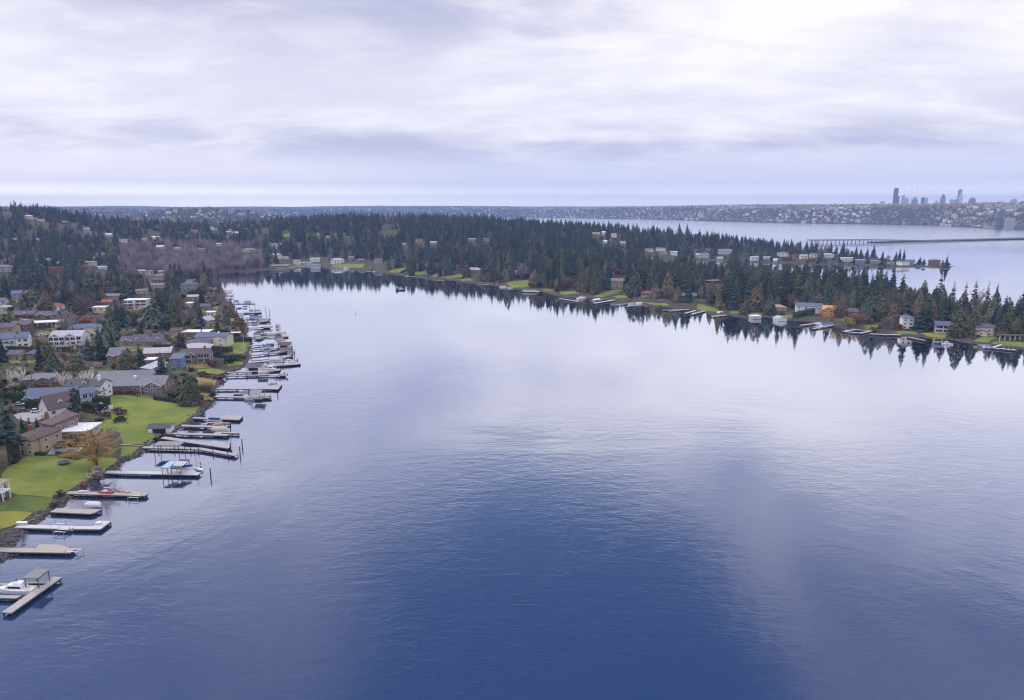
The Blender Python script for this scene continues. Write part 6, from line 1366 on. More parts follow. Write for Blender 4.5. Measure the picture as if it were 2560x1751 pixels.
for kind, z, x, yb, yt, wz, var in [('fir', 'r1', 715, 1385, 850, 200, 0), ('cedar', 'r1', 885, 1440, 940, 260, 0), ('cedar', 'r1', 965, 1470, 1120, 300, 1), ('cedar', 'r1', 1330, 1440, 1140, 320, 0), ('fir', 'r1', 1570, 1260, 830, 210, 1), ('fir', 'r1', 1785, 1270, 640, 260, 0), ('cedar', 'r1', 1955, 920, 340, 300, 1), ('fir', 'r1', 2180, 650, 250, 180, 0), ('cedar', 'r1', 2270, 1549, 1090, 330, 0), ('bare', 'r1', 1500, 490, 100, 330, 0), ('bare', 'r1', 1170, 830, 350, 360, 0),
        ('fir', 'r1', 60, 1310, 850, 200, 0), ('cedar', 'r1', 680, 330, 40, 330, 1), ('fir', 'r1', 1130, 330, -60, 260, 0), ('fir', 'r1', 110, 190, -180, 300, 0), ('cedar', 'r1', 830, 390, 60, 260, 2), ('fir', 'r1', 1290, 820, 680, 90, 0), ('fir', 'r1', 1470, 900, 690, 160, 0), ('shrub', 'r1', 1530, 640, 480, 330, 2), ('shrub', 'r1', 1200, 1060, 980, 110, 1),
        ('fir', 'r2', 730, 1490, 950, 320, 1), ('cedar', 'r2', 610, 540, 30, 400, 1), ('scrag', 'r2', 1400, 720, 80, 190, 0), ('cedar', 'r2', 930, 560, 20, 250, 0), ('fir', 'r2', 1670, 600, 350, 125, 2), ('cedar', 'r2', 1815, 490, 260, 140, 1), ('cedar', 'r2', 1895, 370, 60, 120, 2), ('scrag', 'r2', 1060, 1080, 560, 260, 1), ('fir', 'r2', 350, 1240, 810, 190, 0), ('cedar', 'r2', 110, 1400, 920, 330, 0), ('fir', 'r2', 1735, 1060, 865, 95, 1), ('bare', 'r2', 1190, 500, 210, 260, 2), ('fir', 'r2', 60, 540, 120, 200, 0), ('fir', 'r2', 240, 510, 290, 170, 2),
        ('cedar', 'r2', 860, 1040, 900, 120, 1), ('bare', 'r2', 1770, 320, 150, 110, 2), ('shrub', 'r2', 2050, 520, 340, 190, 2), ('bare', 'r2', 2110, 650, 470, 130, 1), ('shrub', 'r2', 2090, 1075, 1000, 150, 2), ('shrub', 'r2', 1460, 1370, 1290, 150, 5), ('shrub', 'r2', 1670, 1390, 1320, 180, 5), ('shrub', 'r2', 1720, 1420, 1345, 110, 2), ('shrub', 'r2', 1890, 1150, 1040, 160, 0), ('shrub', 'r2', 1600, 1200, 1050, 200, 5),
        ('shrub', 'z2', 765, 1150, 1100, 60, 3), ('shrub', 'z2', 880, 1070, 960, 130, 4), ('shrub', 'z2', 545, 1235, 1185, 90, 5), ('shrub', 'z2', 500, 1330, 1270, 90, 4), ('shrub', 'z2', 1075, 560, 495, 100, 0), ('shrub', 'z2', 1100, 490, 430, 120, 5), ('shrub', 'z2', 1000, 450, 410, 70, 0), ('shrub', 'z2', 1995, 170, 130, 65, 2), ('shrub', 'z2', 1920, 330, 285, 60, 2), ('shrub', 'z2', 1870, 370, 340, 110, 3), ('shrub', 'z2', 1840, 150, 105, 80, 5), ('shrub', 'z2', 1945, 165, 120, 120, 5), ('shrub', 'z2', 1560, 340, 280, 110, 5), ('shrub', 'z2', 1420, 720, 690, 130, 5), ('shrub', 'z2', 1540, 690, 655, 80, 2), ('shrub', 'z2', 950, 510, 480, 80, 3), ('shrub', 'z2', 880, 560, 530, 90, 2), ('bare', 'z2', 1830, 290, 190, 120, 1), ('bare', 'z2', 1890, 290, 195, 110, 1),
        ('shrub', 'r3', 850, 240, 150, 180, 1), ('shrub', 'r3', 1100, 300, 170, 280, 1), ('shrub', 'r3', 1200, 280, 190, 160, 0), ('shrub', 'r3', 110, 280, 190, 170, 0), ('shrub', 'r3', 1100, 1260, 1120, 260, 5), ('shrub', 'r3', 1340, 1240, 1130, 240, 2), ('shrub', 'r3', 1350, 1480, 1400, 130, 3), ('shrub', 'r3', 240, 1530, 1440, 180, 5), ('fir', 'r3', 660, 960, 740, 120, 0), ('bare', 'r3', 440, 1260, 1060, 190, 0), ('shrub', 'r3', 1740, 820, 740, 120, 5),
        ('fir', 'z4', 300, 455, 300, 120, 0), ('bare', 'z4', 330, 320, 215, 190, 1), ('cedar', 'z4', 240, 600, 410, 130, 0), ('bare', 'z4', 440, 440, 340, 100, 1),
        ('fir', 'z2', 1280, 40, -120, 130, 0),
        ('fir', 'z6', 2070, 930, 705, 100, 1), ('cedar', 'z6', 1975, 925, 770, 75, 2), ('cedar', 'z6', 1880, 880, 650, 130, 2), ('cedar', 'z6', 1770, 890, 755, 110, 2), ('cedar', 'z6', 1585, 865, 660, 190, 1), ('cedar', 'z6', 1220, 855, 660, 90, 0), ('fir', 'z6', 1340, 820, 640, 80, 1), ('cedar', 'z6', 440, 720, 480, 130, 1), ('bare', 'z6', 560, 720, 560, 140, 0), ('shrub', 'z6', 635, 800, 745, 60, 3), ('shrub', 'z6', 895, 825, 770, 95, 1), ('bare', 'z6', 985, 800, 680, 130, 1), ('fir', 'z6', 2060, 300, 205, 45, 0), ('fir', 'z6', 1990, 280, 205, 45, 0), ('poplar', 'z6', 808, 560, 440, 36, 1), ('poplar', 'z6', 1450, 720, 620, 70, 0),
        ('cedar', 'z7', 420, 620, 430, 115, 2), ('cedar', 'z7', 345, 640, 530, 80, 0), ('cedar', 'z7', 520, 640, 490, 100, 1), ('shrub', 'z7', 178, 605, 545, 50, 3), ('bare', 'z7', 990, 668, 525, 60, 1), ('cedar', 'z7', 1030, 660, 480, 70, 2), ('shrub', 'z7', 1085, 735, 655, 75, 3), ('bare', 'z7', 1140, 720, 620, 120, 1), ('bare', 'z7', 1360, 750, 650, 110, 0), ('shrub', 'z7', 1265, 765, 725, 55, 3), ('cedar', 'z7', 1220, 690, 490, 130, 1), ('cedar', 'z7', 1310, 680, 510, 120, 0), ('fir', 'z7', 1590, 760, 560, 150, 0), ('cedar', 'z7', 1855, 800, 590, 130, 0), ('cedar', 'z7', 1960, 780, 590, 120, 0), ('cedar', 'z7', 2180, 800, 640, 130, 1), ('cedar', 'z7', 2260, 790, 660, 90, 0), ('fir', 'z7', 1640, 760, 520, 90, 1), ('cedar', 'z7', 855, 560, 370, 75, 1), ('cedar', 'z7', 935, 560, 340, 75, 1), ('fir', 'z7', 1150, 560, 350, 90, 1), ('fir', 'z7', 1000, 540, 350, 70, 0), ('shrub', 'z7', 1200, 705, 655, 90, 2), ('shrub', 'z7', 1430, 745, 700, 70, 2),
        ('scrag', 'z7', 1720, 560, 335, 90, 2), ('scrag', 'z7', 1965, 590, 385, 80, 2), ('scrag', 'z7', 2055, 590, 400, 60, 3), ('fir', 'z7', 2118, 600, 415, 70, 0), ('scrag', 'z7', 1815, 560, 390, 60, 3), ('scrag', 'z7', 1900, 570, 400, 60, 2), ('fir', 'z7', 1455, 545, 350, 120, 0), ('bare', 'z7', 1990, 620, 450, 120, 1),
        ('fir', 'z7', 1440, 262, 165, 38, 0), ('fir', 'z7', 1470, 265, 175, 36, 0), ('fir', 'z7', 1415, 262, 190, 34, 0), ('fir', 'z7', 1255, 245, 145, 55, 0), ('fir', 'z7', 1210, 248, 165, 45, 0), ('fir', 'z7', 1130, 268, 148, 45, 0), ('cedar', 'z7', 880, 250, 150, 50, 0), ('fir', 'z7', 1040, 215, 115, 50, 0), ('fir', 'z7', 1585, 280, 232, 40, 0), ('fir', 'z7', 1615, 282, 245, 34, 0), ('shrub', 'z7', 1320, 300, 270, 40, 1), ('bare', 'z7', 1360, 265, 215, 50, 0)]:
    put_tree(kind, z, x, yb, yt, wz, var)

# ------------------------------------------------------------------ everything that grows or stands further off, scattered by neighbourhood
def inpoly(x, y, poly):
    ins = np.zeros(x.shape, bool); n = len(poly)
    for i in range(n):
        ax, ay = poly[i]; bx, by = poly[(i + 1) % n]
        if ay == by: continue
        c = ((ay <= y) != (by <= y)); ins ^= c & (x < ax + (y - ay) / (by - ay) * (bx - ax))
    return ins
def jitter(d0, d1, cell):
    """jittered grid of world points in the camera's wedge"""
    xs = np.arange(-d1 * .9, d1 * .9, cell); ys = np.arange(0, d1, cell)
    X, Y = np.meshgrid(xs, ys); X = X + rng.uniform(-.48, .48, X.shape) * cell; Y = Y + rng.uniform(-.48, .48, Y.shape) * cell
    X, Y = X.ravel(), Y.ravel(); d = np.hypot(X, Y); az = np.arctan2(X, Y)
    k = (d > d0) & (d < d1) & (np.abs(az) < R(42)); X, Y = X[k], Y[k]
    s = sat(X, Y); k = s > 1.5
    return X[k], Y[k], s[k]

# scattered houses
X, Y, S = jitter(430, 2500, 36); Z = hat(X, Y); PX, PY, DEP = proj(X, Y, Z)
dd = np.hypot(X, Y)
left = (PX < 700)
pr = np.where(left, np.where(PY < 640, .20, .44), .03)
pr = np.where((PX > 300) & (PX < 640) & (PY > 612) & (PY < 700), 0.0, pr)          # bare wood
pr = np.where((PX > 1700) & (dd > 1120) & (dd < 1500), .04, pr)
pr = np.where((~left) & (dd < 1150), .035, pr)
keep = (rng.random(len(X)) < pr) & (S > 14) & (PX > 4) & (PX < 2556)
for (x0, x1, y0, y1, dp) in HOUSE_BOX: keep &= ~((PX > x0 - 6) & (PX < x1 + 6) & (PY > y0 - 12) & (PY < y1 + 14))
for q in LAWNS_PX: keep &= ~inpoly(PX, PY, q)
SC_H = [(X[i], Y[i], Z[i], PX[i], PY[i], DEP[i]) for i in np.nonzero(keep)[0]]
SC_H.sort(key=lambda e: e[5]); SC_H = SC_H[:190]
combo = [('white', 'pale grey'), ('white', 'grey'), ('cream', 'pale grey'), ('grey', 'purple grey'), ('pale grey', 'grey'), ('tan', 'brown'), ('white', 'white'), ('taupe', 'purple grey'), ('blue grey', 'slate blue'), ('brown', 'grey'), ('white', 'dark grey'), ('brick red', 'brown'), ('cream', 'white')]
hproto = {}
for x, y, z, px, py, dep in SC_H:
    wc, rc = random.choice(combo); st = random.choice([1, 1, 2, 2]); rf = random.choice(['gable', 'gable', 'hip', 'flat']); W_ = random.choice([12, 15, 19] if dep > 700 else [11, 12, 15]); key = (wc, rc, st, rf, W_)
    rz = random.uniform(-.6, .6)
    words = f"{['low', 'two storey'][st - 1]} {'long ' if W_ == 19 else 'narrow ' if W_ <= 12 else ''}{wc} house with {rc} {rf} roof"
    if key in hproto and dep > 600:
        src = hproto[key]; o = src.copy(); COL.objects.link(o); o.location = (x, y, z); o.rotation_euler = (0, 0, rz); o['label'] = ''
        for c in src.children: c2 = c.copy(); c2.parent = o; COL.objects.link(c2)
    else:
        o = house('', (x, y, z), rz, W_, W_ * .55, st, rf, wc, rc, detail=1, group=GH, win=dep < 900)
        if dep >= 600 and dep > 900: hproto[key] = o
    PENDING.append((o, words, px, py)); HOUSE_SPOT.append((x, y, W_ * .55, W_ * .4))
    h_ = (2.9 * st + 2) * FPX / dep
    if random.random() < (.6 if dep < 900 else .14): HOUSE_BOX.append((px - W_ * .45 * FPX / dep, px + W_ * .45 * FPX / dep, py - h_, py - h_ * .25, dep))

# scattered trees
kinds_, xs_, ys_, zs_, hs_, vs2_ = [], [], [], [], [], []
def scatter(d0, d1, cell, bushes=False):
    X, Y, S = jitter(d0, d1, cell); n = len(X)
    Z = hat(X, Y); PX, PY, DEP = proj(X, Y, Z); dd = np.hypot(X, Y)
    clump = fbm(X / 55 + 3, Y / 55 + 8, 3)
    left = X < -40 + 0 * X
    left = (PX < 690) & (PY > 560)
    wood = (PX > 300) & (PX < 655) & (PY > 618) & (PY < 700)
    pen = (~left) & (dd < 1130) & (PX > 1000)
    F = fat(X, Y)
    point = (PX > 1690) & (dd >= 1130) & (dd < 1500)
    # how thickly, and the mix fir / cedar / bare / broad / poplar / shrub
    dens = np.full(n, .9)
    dens = np.where(left, np.where(clump > .45, .92, .56), dens)
    dens = np.where(left & (PY < 640), .85, dens)
    dens = np.where(left & (S < 45) & (dd < 950), .26, dens)
    dens = np.where(left & (dd < 420), dens * .85, dens)
    dens = np.where(pen, np.where(F < 16, .07, np.where(F < 42, .6, np.where(S < 9, .5, .98))), dens)
    dens = np.where((~left) & (~pen) & (S < 70) & (dd < 1500), .16, dens)
    dens = np.where(point, np.where(S < 9, .15, .85), dens)
    dens = np.where(wood, 1.0, dens)
    mix = np.tile(np.array([.55, .16, .22, .04, .03, 0.]), (n, 1))
    mix[left] = [.33, .25, .20, .07, .02, .13]
    mix[left & (PY < 700)] = [.42, .13, .33, .05, .03, .04]
    mix[pen] = [.39, .34, .21, .03, .03, 0]
    mix[pen & (F < 30)] = [.15, .40, .22, .05, 0, .18]
    mix[(~pen) & (~left) & (S < 70)] = [.30, .2, .25, .05, 0, .2]
    mix[point] = [.34, .2, .18, .08, 0, .20]
    mix[wood] = [.015, .01, .945, 0, .03, 0]
    if bushes: dens = np.where(left & (dd < 900), np.where(S < 8, .1, .42), np.where(pen & (F > 4) & (F < 50), .22, np.where(point & (S > 3), .3, 0.0))); mix[:] = [0, 0, .10, .16, 0, .74]; mix[pen] = [0, 0, .30, .10, 0, .60]
    u = rng.random(n); cum = np.cumsum(mix, 1); kd = (u[:, None] > cum).sum(1).clip(0, 5)
    keep = rng.random(n) < dens
    lo = np.array([15, 11, 9, 7, 13, 1.8]); hi = np.array([33, 24, 17, 13, 22, 4.0])
    H = lo[kd] + (hi - lo)[kd] * rng.random(n) ** 1.1
    H = np.where(left & (kd < 2), H * .92, H); H = np.where(wood, 13 + 9 * rng.random(n), H); H = np.where(point, H * .72, H)
    H = np.where(pen & (kd < 2), H * (1.0 + .12 * sstep(10, 60, F)), H)
    H = H * (.75 if bushes else 1.0)
    rad = np.array([.22, .21, .33, .4, .14, .6])[kd] * H
    for hx, hy, ra, rb in HOUSE_SPOT: keep &= ~((np.abs(X - hx) < ra + rad * .6) & (np.abs(Y - hy) < rb + rad * .6))
    for hx, hy, ra in HAND: keep &= (np.hypot(X - hx, Y - hy) > ra + rad * .5)
    TX, TY, _ = proj(X, Y, Z + H)
    hw = rad * FPX / DEP
    for (x0, x1, y0, y1, dp) in HOUSE_BOX:
        keep &= ~((PX + hw > x0) & (PX - hw < x1) & (TY < y1) & (PY > y0) & (DEP < dp - 2))
    for q in LAWNS_PX:
        keep &= ~inpoly(PX, PY, q)
        for f in (.25, .55, .85): keep &= ~(inpoly(PX, PY + (TY - PY) * f, q))
    i = np.nonzero(keep)[0]
    nm = ['fir', 'cedar', 'bare', 'broad', 'poplar', 'shrub']
    for k in i:
        kinds_.append(nm[kd[k]]); xs_.append(X[k]); ys_.append(Y[k]); zs_.append(Z[k]); hs_.append(H[k])
scatter(190, 1150, 7.8); scatter(1150, 1750, 10.0); scatter(1750, 2700, 13.0); scatter(190, 1450, 5.6, True)
N = len(kinds_); xs_, ys_, zs_, hs_ = map(np.array, (xs_, ys_, zs_, hs_)); vs2_ = rng.integers(0, 6, N)
wood_m = None
PX, PY, DEP = proj(xs_, ys_, zs_); TX, TY, _ = proj(xs_, ys_, zs_ + hs_)
isw = (PX > 300) & (PX < 655) & (PY > 618) & (PY < 700)
vs2_ = np.where(isw & (rng.random(N) < .7), 2, vs2_)
order = np.argsort(DEP); top = np.full(720, 1e9); show = np.zeros(N)
for k in order:
    r_ = crown_r(kinds_[k], int(vs2_[k])) * hs_[k] * FPX / DEP[k]
    a, b = int((PX[k] - r_) / 4), int((PX[k] + r_) / 4) + 1
    if b <= 2 or a >= 638 or a < 1: continue
    vis = np.minimum(top[a:b], PY[k]) - TY[k]
    show[k] = max(0.0, float(vis.mean())) * r_
    top[a:b] = np.minimum(top[a:b], TY[k] + (PY[k] - TY[k]) * .2)
CAP = {'fir': 300, 'cedar': 300, 'bare': 300, 'broad': 300, 'poplar': 300, 'shrub': 300}
rest = {k: [] for k in CAP}
for kind in CAP:
    idx = [k for k in range(N) if kinds_[k] == kind]; idx.sort(key=lambda k: -show[k])
    cap = CAP[kind] - HAND_TREES.count(kind)
    for j, k in enumerate(idx):
        if j < cap and show[k] > 6:
            v = int(vs2_[k]); v = v % len(KINDS[kind][2]); h = float(hs_[k])
            o = tree(kind, (xs_[k], ys_[k], zs_[k] - .1), h, random.random() * 6.28, v, '', GT[kind], random.uniform(.85, 1.2), trunk=DEP[k] < 950)
            size = ('tall ' if h > 26 else 'short ' if h < 17 else '') if kind == 'fir' else ('tall ' if h > 20 else '') if kind in ('cedar', 'bare') else ''
            PENDING.append((o, size + TONE[kind][v % len(TONE[kind])] + ' ' + KW[kind], float(PX[k]), float(PY[k])))
        else: rest[kind].append(k)

def scatter_stuff(name, protos, pts, rots, scls, idxs, label=None):
    """ONE object that repeats the given meshes over points (ground cover and far woods nobody could count)"""
    lib = bpy.data.collections.new(name + '_sources')
    for i, me in enumerate(protos):
        o = bpy.data.objects.new(f'{name}_{i:02d}', me); lib.objects.link(o)
    me = bpy.data.meshes.new(name); n = len(pts)
    me.vertices.add(n); me.vertices.foreach_set('co', np.ascontiguousarray(pts, np.float32).ravel())
    for nm, typ, arr in (('turn', 'FLOAT', rots), ('pick', 'INT', idxs)):
        a = me.attributes.new(nm, typ, 'POINT'); a.data.foreach_set('value', np.ascontiguousarray(arr, np.float32 if typ == 'FLOAT' else np.int32))
    a = me.attributes.new('size', 'FLOAT_VECTOR', 'POINT'); a.data.foreach_set('vector', np.ascontiguousarray(scls, np.float32).ravel())
    o = link(bpy.data.objects.new(name, me)); md = o.modifiers.new('scatter', 'NODES')
    ng = bpy.data.node_groups.new(name, 'GeometryNodeTree')
    ng.interface.new_socket('Geometry', in_out='INPUT', socket_type='NodeSocketGeometry'); ng.interface.new_socket('Geometry', in_out='OUTPUT', socket_type='NodeSocketGeometry')
    gi, go = ng.nodes.new('NodeGroupInput'), ng.nodes.new('NodeGroupOutput'); ip = ng.nodes.new('GeometryNodeInstanceOnPoints')
    ci = ng.nodes.new('GeometryNodeCollectionInfo'); ci.inputs['Collection'].default_value = lib; ci.inputs['Separate Children'].default_value = True; ci.inputs['Reset Children'].default_value = True
    def attr(nm, typ):
        q = ng.nodes.new('GeometryNodeInputNamedAttribute'); q.data_type = typ; q.inputs['Name'].default_value = nm; return q.outputs['Attribute']
    cx_ = ng.nodes.new('ShaderNodeCombineXYZ'); ng.links.new(attr('turn', 'FLOAT'), cx_.inputs[2])
    ng.links.new(gi.outputs[0], ip.inputs['Points']); ng.links.new(ci.outputs[0], ip.inputs['Instance']); ip.inputs['Pick Instance'].default_value = True
    ng.links.new(attr('pick', 'INT'), ip.inputs['Instance Index']); ng.links.new(cx_.outputs[0], ip.inputs['Rotation']); ng.links.new(attr('size', 'FLOAT_VECTOR'), ip.inputs['Scale'])
    ng.links.new(ip.outputs[0], go.inputs[0]); md.node_group = ng
    return tag(o, label, None, None, 'stuff')
SN = {'fir': 'fir_forest', 'cedar': 'cedar_forest', 'bare': 'bare_woodland', 'broad': 'evergreen_thicket', 'poplar': 'poplar_wood', 'shrub': 'shrubbery'}
for kind, lst in rest.items():
    if not lst: continue
    k = np.array(lst); pr_ = KINDS[kind][2]; h = hs_[k]; wv = h * rng.uniform(.85, 1.2, len(k))
    scatter_stuff(SN[kind], pr_, np.stack([xs_[k], ys_[k], zs_[k] - .1], 1), rng.uniform(0, 6.28, len(k)), np.stack([wv, wv, h], 1), vs2_[k] % len(pr_))

# far hills: woods and housing
LOWF = [fir_mesh('far_conifer', FIRM[i], 300 + i, .26, 9, nb=5) for i in range(3)] + [round_mesh('far_bare_crown', mat(f'far_twigs_{i}', c, .8, .25, .4, rnd=.2), 310 + i, 60, size=.34) for i, c in enumerate([(.21, .17, .13), (.46, .38, .25)])]  # second, paler twig colour stands in for sunlight on the far shore
X, Y, S = jitter(2700, 9500, 23); Z = hat(X, Y); PX, PY, DEP = proj(X, Y, Z)
sun_tinted = (PX > 1300) & (DEP < 8200)  # slope whose patchy sunlight is put into the tree colour
keep = (rng.random(len(X)) < np.where(DEP > 6000, .55, .8)) & (S > 10) & (Z > 1) & (np.abs(PX - 1280) < 1550) & (fbm(X / 160, Y / 160, 3) > .26)
i = np.nonzero(keep)[0]; n = len(i); h = rng.uniform(11, 22, n); bare_ = rng.random(n) < np.where(sun_tinted[i], .64, .25)
pick = np.where(bare_, 3 + (sun_tinted[i] | (rng.random(n) < .3)).astype(int), rng.integers(0, 3, n)); h = np.where(bare_, h * .75, h); wv = h * rng.uniform(.9, 1.5, n)
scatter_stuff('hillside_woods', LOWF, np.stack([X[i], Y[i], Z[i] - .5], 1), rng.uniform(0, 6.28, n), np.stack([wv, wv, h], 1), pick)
def far_house(i, wc, rc):
    b = MB(); b.box(-6, 6, -4, 4, -2, 4.5 + (i % 2) * 2); h_ = 4.5 + (i % 2) * 2; gable_wall(b, -5.99, 5.99, -4, 4, h_, 2, 'x'); b.mi = 1; gable_roof(b, -6, 6, -4, 4, h_, 2, .4, .3); return b.mesh('far_house', [wallm(wc), roofm(rc)])
FHM = [far_house(i, a, b) for i, (a, b) in enumerate([('white', 'pale grey'), ('cream', 'grey'), ('white', 'white'), ('pale grey', 'grey'), ('tan', 'brown'), ('cream', 'pale grey')])]  # pale house colours, the creamy ones also standing in for sun patches
X, Y, S = jitter(2300, 8200, 42); Z = hat(X, Y); PX, PY, DEP = proj(X, Y, Z)
keep = (rng.random(len(X)) < np.where((PX > 1250), .85, np.where(PX < 800, .18, .3))) & (S > 12) & (Z > 1.5) & (np.abs(PX - 1280) < 1500) & (fbm(X / 300 + 9, Y / 300, 3) > np.where(PX > 1250, .42, .38))
i = np.nonzero(keep)[0]; n = len(i); s_ = rng.uniform(.8, 1.5, n) * np.where(PX[i] > 1700, 1.25, 1.0)
scatter_stuff('hillside_housing', FHM, np.stack([X[i], Y[i], Z[i]], 1), rng.uniform(-.7, .7, n) + np.arctan2(-X[i], Y[i]), np.stack([s_, s_, s_], 1), rng.integers(0, 6, n))

# rocks along the near shore
def rock_mesh(i):
    g = random.Random(500 + i); V, F = [], []; bm = bmesh.new(); bmesh.ops.create_icosphere(bm, subdivisions=1, radius=1)
    for v in bm.verts: v.co *= g.uniform(.7, 1.2); v.co.z *= .65
    me = bpy.data.meshes.new('rock'); bm.to_mesh(me); bm.free(); me.materials.append(mat(f'shore_rock_{i}', [(.10, .09, .09), (.17, .15, .14), (.06, .055, .06)][i], .95, .3, 1.5)); return me
pts = []
for a, b in zip(shore[2:60], shore[3:61]):
    a, b = Vector(a), Vector(b); L = (b - a).length
    if a.length > 760: continue
    nrm = Vector((-(b - a).y, (b - a).x)).normalized()
    for _ in range(int(L * 2.2)):
        p = a.lerp(b, random.random()) + nrm * random.gauss(.6, 1.3); pts.append((p.x, p.y, max(hz1(p.x, p.y), -.15)))
n = len(pts); s_ = rng.uniform(.25, .85, n)
scatter_stuff('shore_rocks', [rock_mesh(i) for i in range(3)], np.array(pts), rng.uniform(0, 6, n), np.stack([s_, s_ * .8, s_], 1), rng.integers(0, 3, n))

# ------------------------------------------------------------------ bridge, far towers
b0, b1, b2 = at(*cv('z7', [(800, 137)])[0]), at(*cv('z7', [(1600, 131)])[0]), at(2900, 590)
br = thing('floating_bridge', 'long low floating highway bridge crossing the far lake', 'bridge', b0)
V0, V1, V2 = Vector((0, 0, 0)), b1 - b0, b2 - b0
u = (V1 - V0).normalized(); nn = Vector((-u.y, u.x, 0))
m = MB(); e = Vector((0, 0, 1))
m.bar(V0 + e * 9.0, V0.lerp(V1, .55) + e * 8.6, 24, 1.6); m.bar(V0.lerp(V1, .55) + e * 8.58, V1 + e * 5.2, 24, 1.6); m.bar(V1 + e * 5.18, V2 + e * 5.1, 24, 1.6); m.build('deck', mat('bridge_concrete', (.20, .20, .21), .9, .2, .1), br)
m = MB(); m.bar(V1 - (V1 - V0).normalized() * 160 + e * 2.2, V2 + e * 2.2, 30, 3.5); m.build('pontoon', mat('bridge_pontoon', (.085, .085, .095), .9, .2, .1), br)
m = MB()
for q in (-1, 1):
    o_ = nn * 11.8 * q
    for a, b, za, zb_ in ((V0, V0.lerp(V1, .55), 10.0, 9.6), (V0.lerp(V1, .55), V1, 9.58, 6.2), (V1, V2, 6.18, 6.1)): m.bar(a + o_ + e * za, b + o_ + e * zb_, .4, 1.0)
m.build('parapet', CONC, br)
for k in range(22):
    f = k / 22 * .78; c = V0.lerp(V1, f); m = MB()
    for q in (-8, 8): p = c + nn * q; m.tube((p.x, p.y, -4), (p.x, p.y, 7.0 if f < .6 else 5.2), .65, n=6)
    m.build('column', CONC, br)
for k in range(26):
    c = V1.lerp(V2, k / 26); m = MB(); p = c - nn * 11.5; m.tube((p.x, p.y, 5), (p.x, p.y, 14), .15, n=4); m.tube((p.x, p.y, 14), (p.x + nn.x * 2, p.y + nn.y * 2, 14.3), .12, n=4); m.build('lamp_post', METAL, br)
for px_ in (2502, 2519):
    f = (px_ - 2304) / (2900 - 2304) * .93; c = V1.lerp(V2, f * .8); m = MB()
    for q in (-11, 11): p = c + nn * q; m.tube((p.x, p.y, 5), (p.x, p.y, 16), .3, n=5)
    m.bar(c - nn * 11 + e * 16, c + nn * 11 + e * 16, .8, 1.2); m.build('sign_gantry', METAL, br)

def tower_mat(name, a, b, sx=.04, sz=.22):
    if name in MATS: return MATS[name]
    m = bpy.data.materials.new(name); m.use_nodes = True; m.node_tree.nodes.clear(); t = NT(m.node_tree)
    out = t.node('ShaderNodeOutputMaterial'); p = t.node('ShaderNodeBsdfPrincipled'); t.l.new(p.outputs[0], out.inputs[0])
    tc_ = t.node('ShaderNodeTexCoord'); sp = t.node('ShaderNodeSeparateXYZ'); t.l.new(tc_.outputs['Object'], sp.inputs[0])
    f = t.math('GREATER_THAN', t.math('FRACT', t.math('MULTIPLY', sp.outputs[2], sz)), .45); g = t.math('GREATER_THAN', t.math('FRACT', t.math('MULTIPLY', t.math('ADD', sp.outputs[0], sp.outputs[1]), sx * 4)), .25)
    t.l.new(t.mix(t.math('MULTIPLY', f, g), b, a), p.inputs['Base Color']); p.inputs['Roughness'].default_value = .4; MATS[name] = m; return m
TM = {'dark': tower_mat('dark_tower_facade', (.03, .04, .06), (.06, .07, .10)), 'grey': tower_mat('grey_tower_facade', (.12, .14, .18), (.26, .27, .30)), 'pale': tower_mat('pale_tower_facade', (.30, .34, .40), (.55, .56, .58)), 'brown': tower_mat('brown_tower_facade', (.10, .08, .09), (.22, .17, .16)), 'white': tower_mat('white_tower_facade', (.45, .46, .48), (.74, .72, .68))}
def tower(label, xz, wz, ytop, tone, D=8000.0, crown='flat', shoulder=None):
    px, pw, py = 1500 + .456 * xz, .456 * wz, 440 + .456 * ytop
    x, y = pd(px, D); zt = elev_z(px, py, D); W_ = pw * proj(x, y, zt)[2] / FPX; zb = max(hz1(x, y) - 5, 0); h = zt - zb
    t = thing('office_tower', label, 'tower', (x, y, zb), -math.atan2(x, y), 'towers of the distant city'); b = MB(); hb = h * (.86 if crown in ('step', 'dome') else .97)
    b.box(-W_ / 2, W_ / 2, -W_ * .4, W_ * .4, 0, hb); b.build('shaft', TM[tone], t); c = MB()
    if crown == 'step': c.box(-W_ * .36, W_ * .36, -W_ * .3, W_ * .3, hb, h * .94); c.box(-W_ * .2, W_ * .2, -W_ * .2, W_ * .2, h * .94, h)
    elif crown == 'dome':
        for k in range(6): a1, a2 = math.cos(k * .26), math.cos((k + 1) * .26); c.prism([(s_ * W_ * .5 * a1, q * W_ * .4 * a1, hb + (h - hb) * math.sin(k * .26)) for s_, q in ((-1, -1), (1, -1), (1, 1), (-1, 1))], [(s_ * W_ * .5 * a2, q * W_ * .4 * a2, hb + (h - hb) * math.sin((k + 1) * .26)) for s_, q in ((-1, -1), (1, -1), (1, 1), (-1, 1))])
    else: c.box(-W_ * .3, W_ * .3, -W_ * .25, W_ * .25, hb, h)
    c.build('crown', TM[tone], t)
    if shoulder: s_, ws, f = shoulder; b = MB(); b.box(s_ * W_ / 2, s_ * W_ / 2 + s_ * ws * W_, -W_ * .35, W_ * .35, 0, h * f) if s_ > 0 else b.box(-W_ / 2 - ws * W_, -W_ / 2, -W_ * .35, W_ * .35, 0, h * f); b.build('shoulder', TM[tone], t)
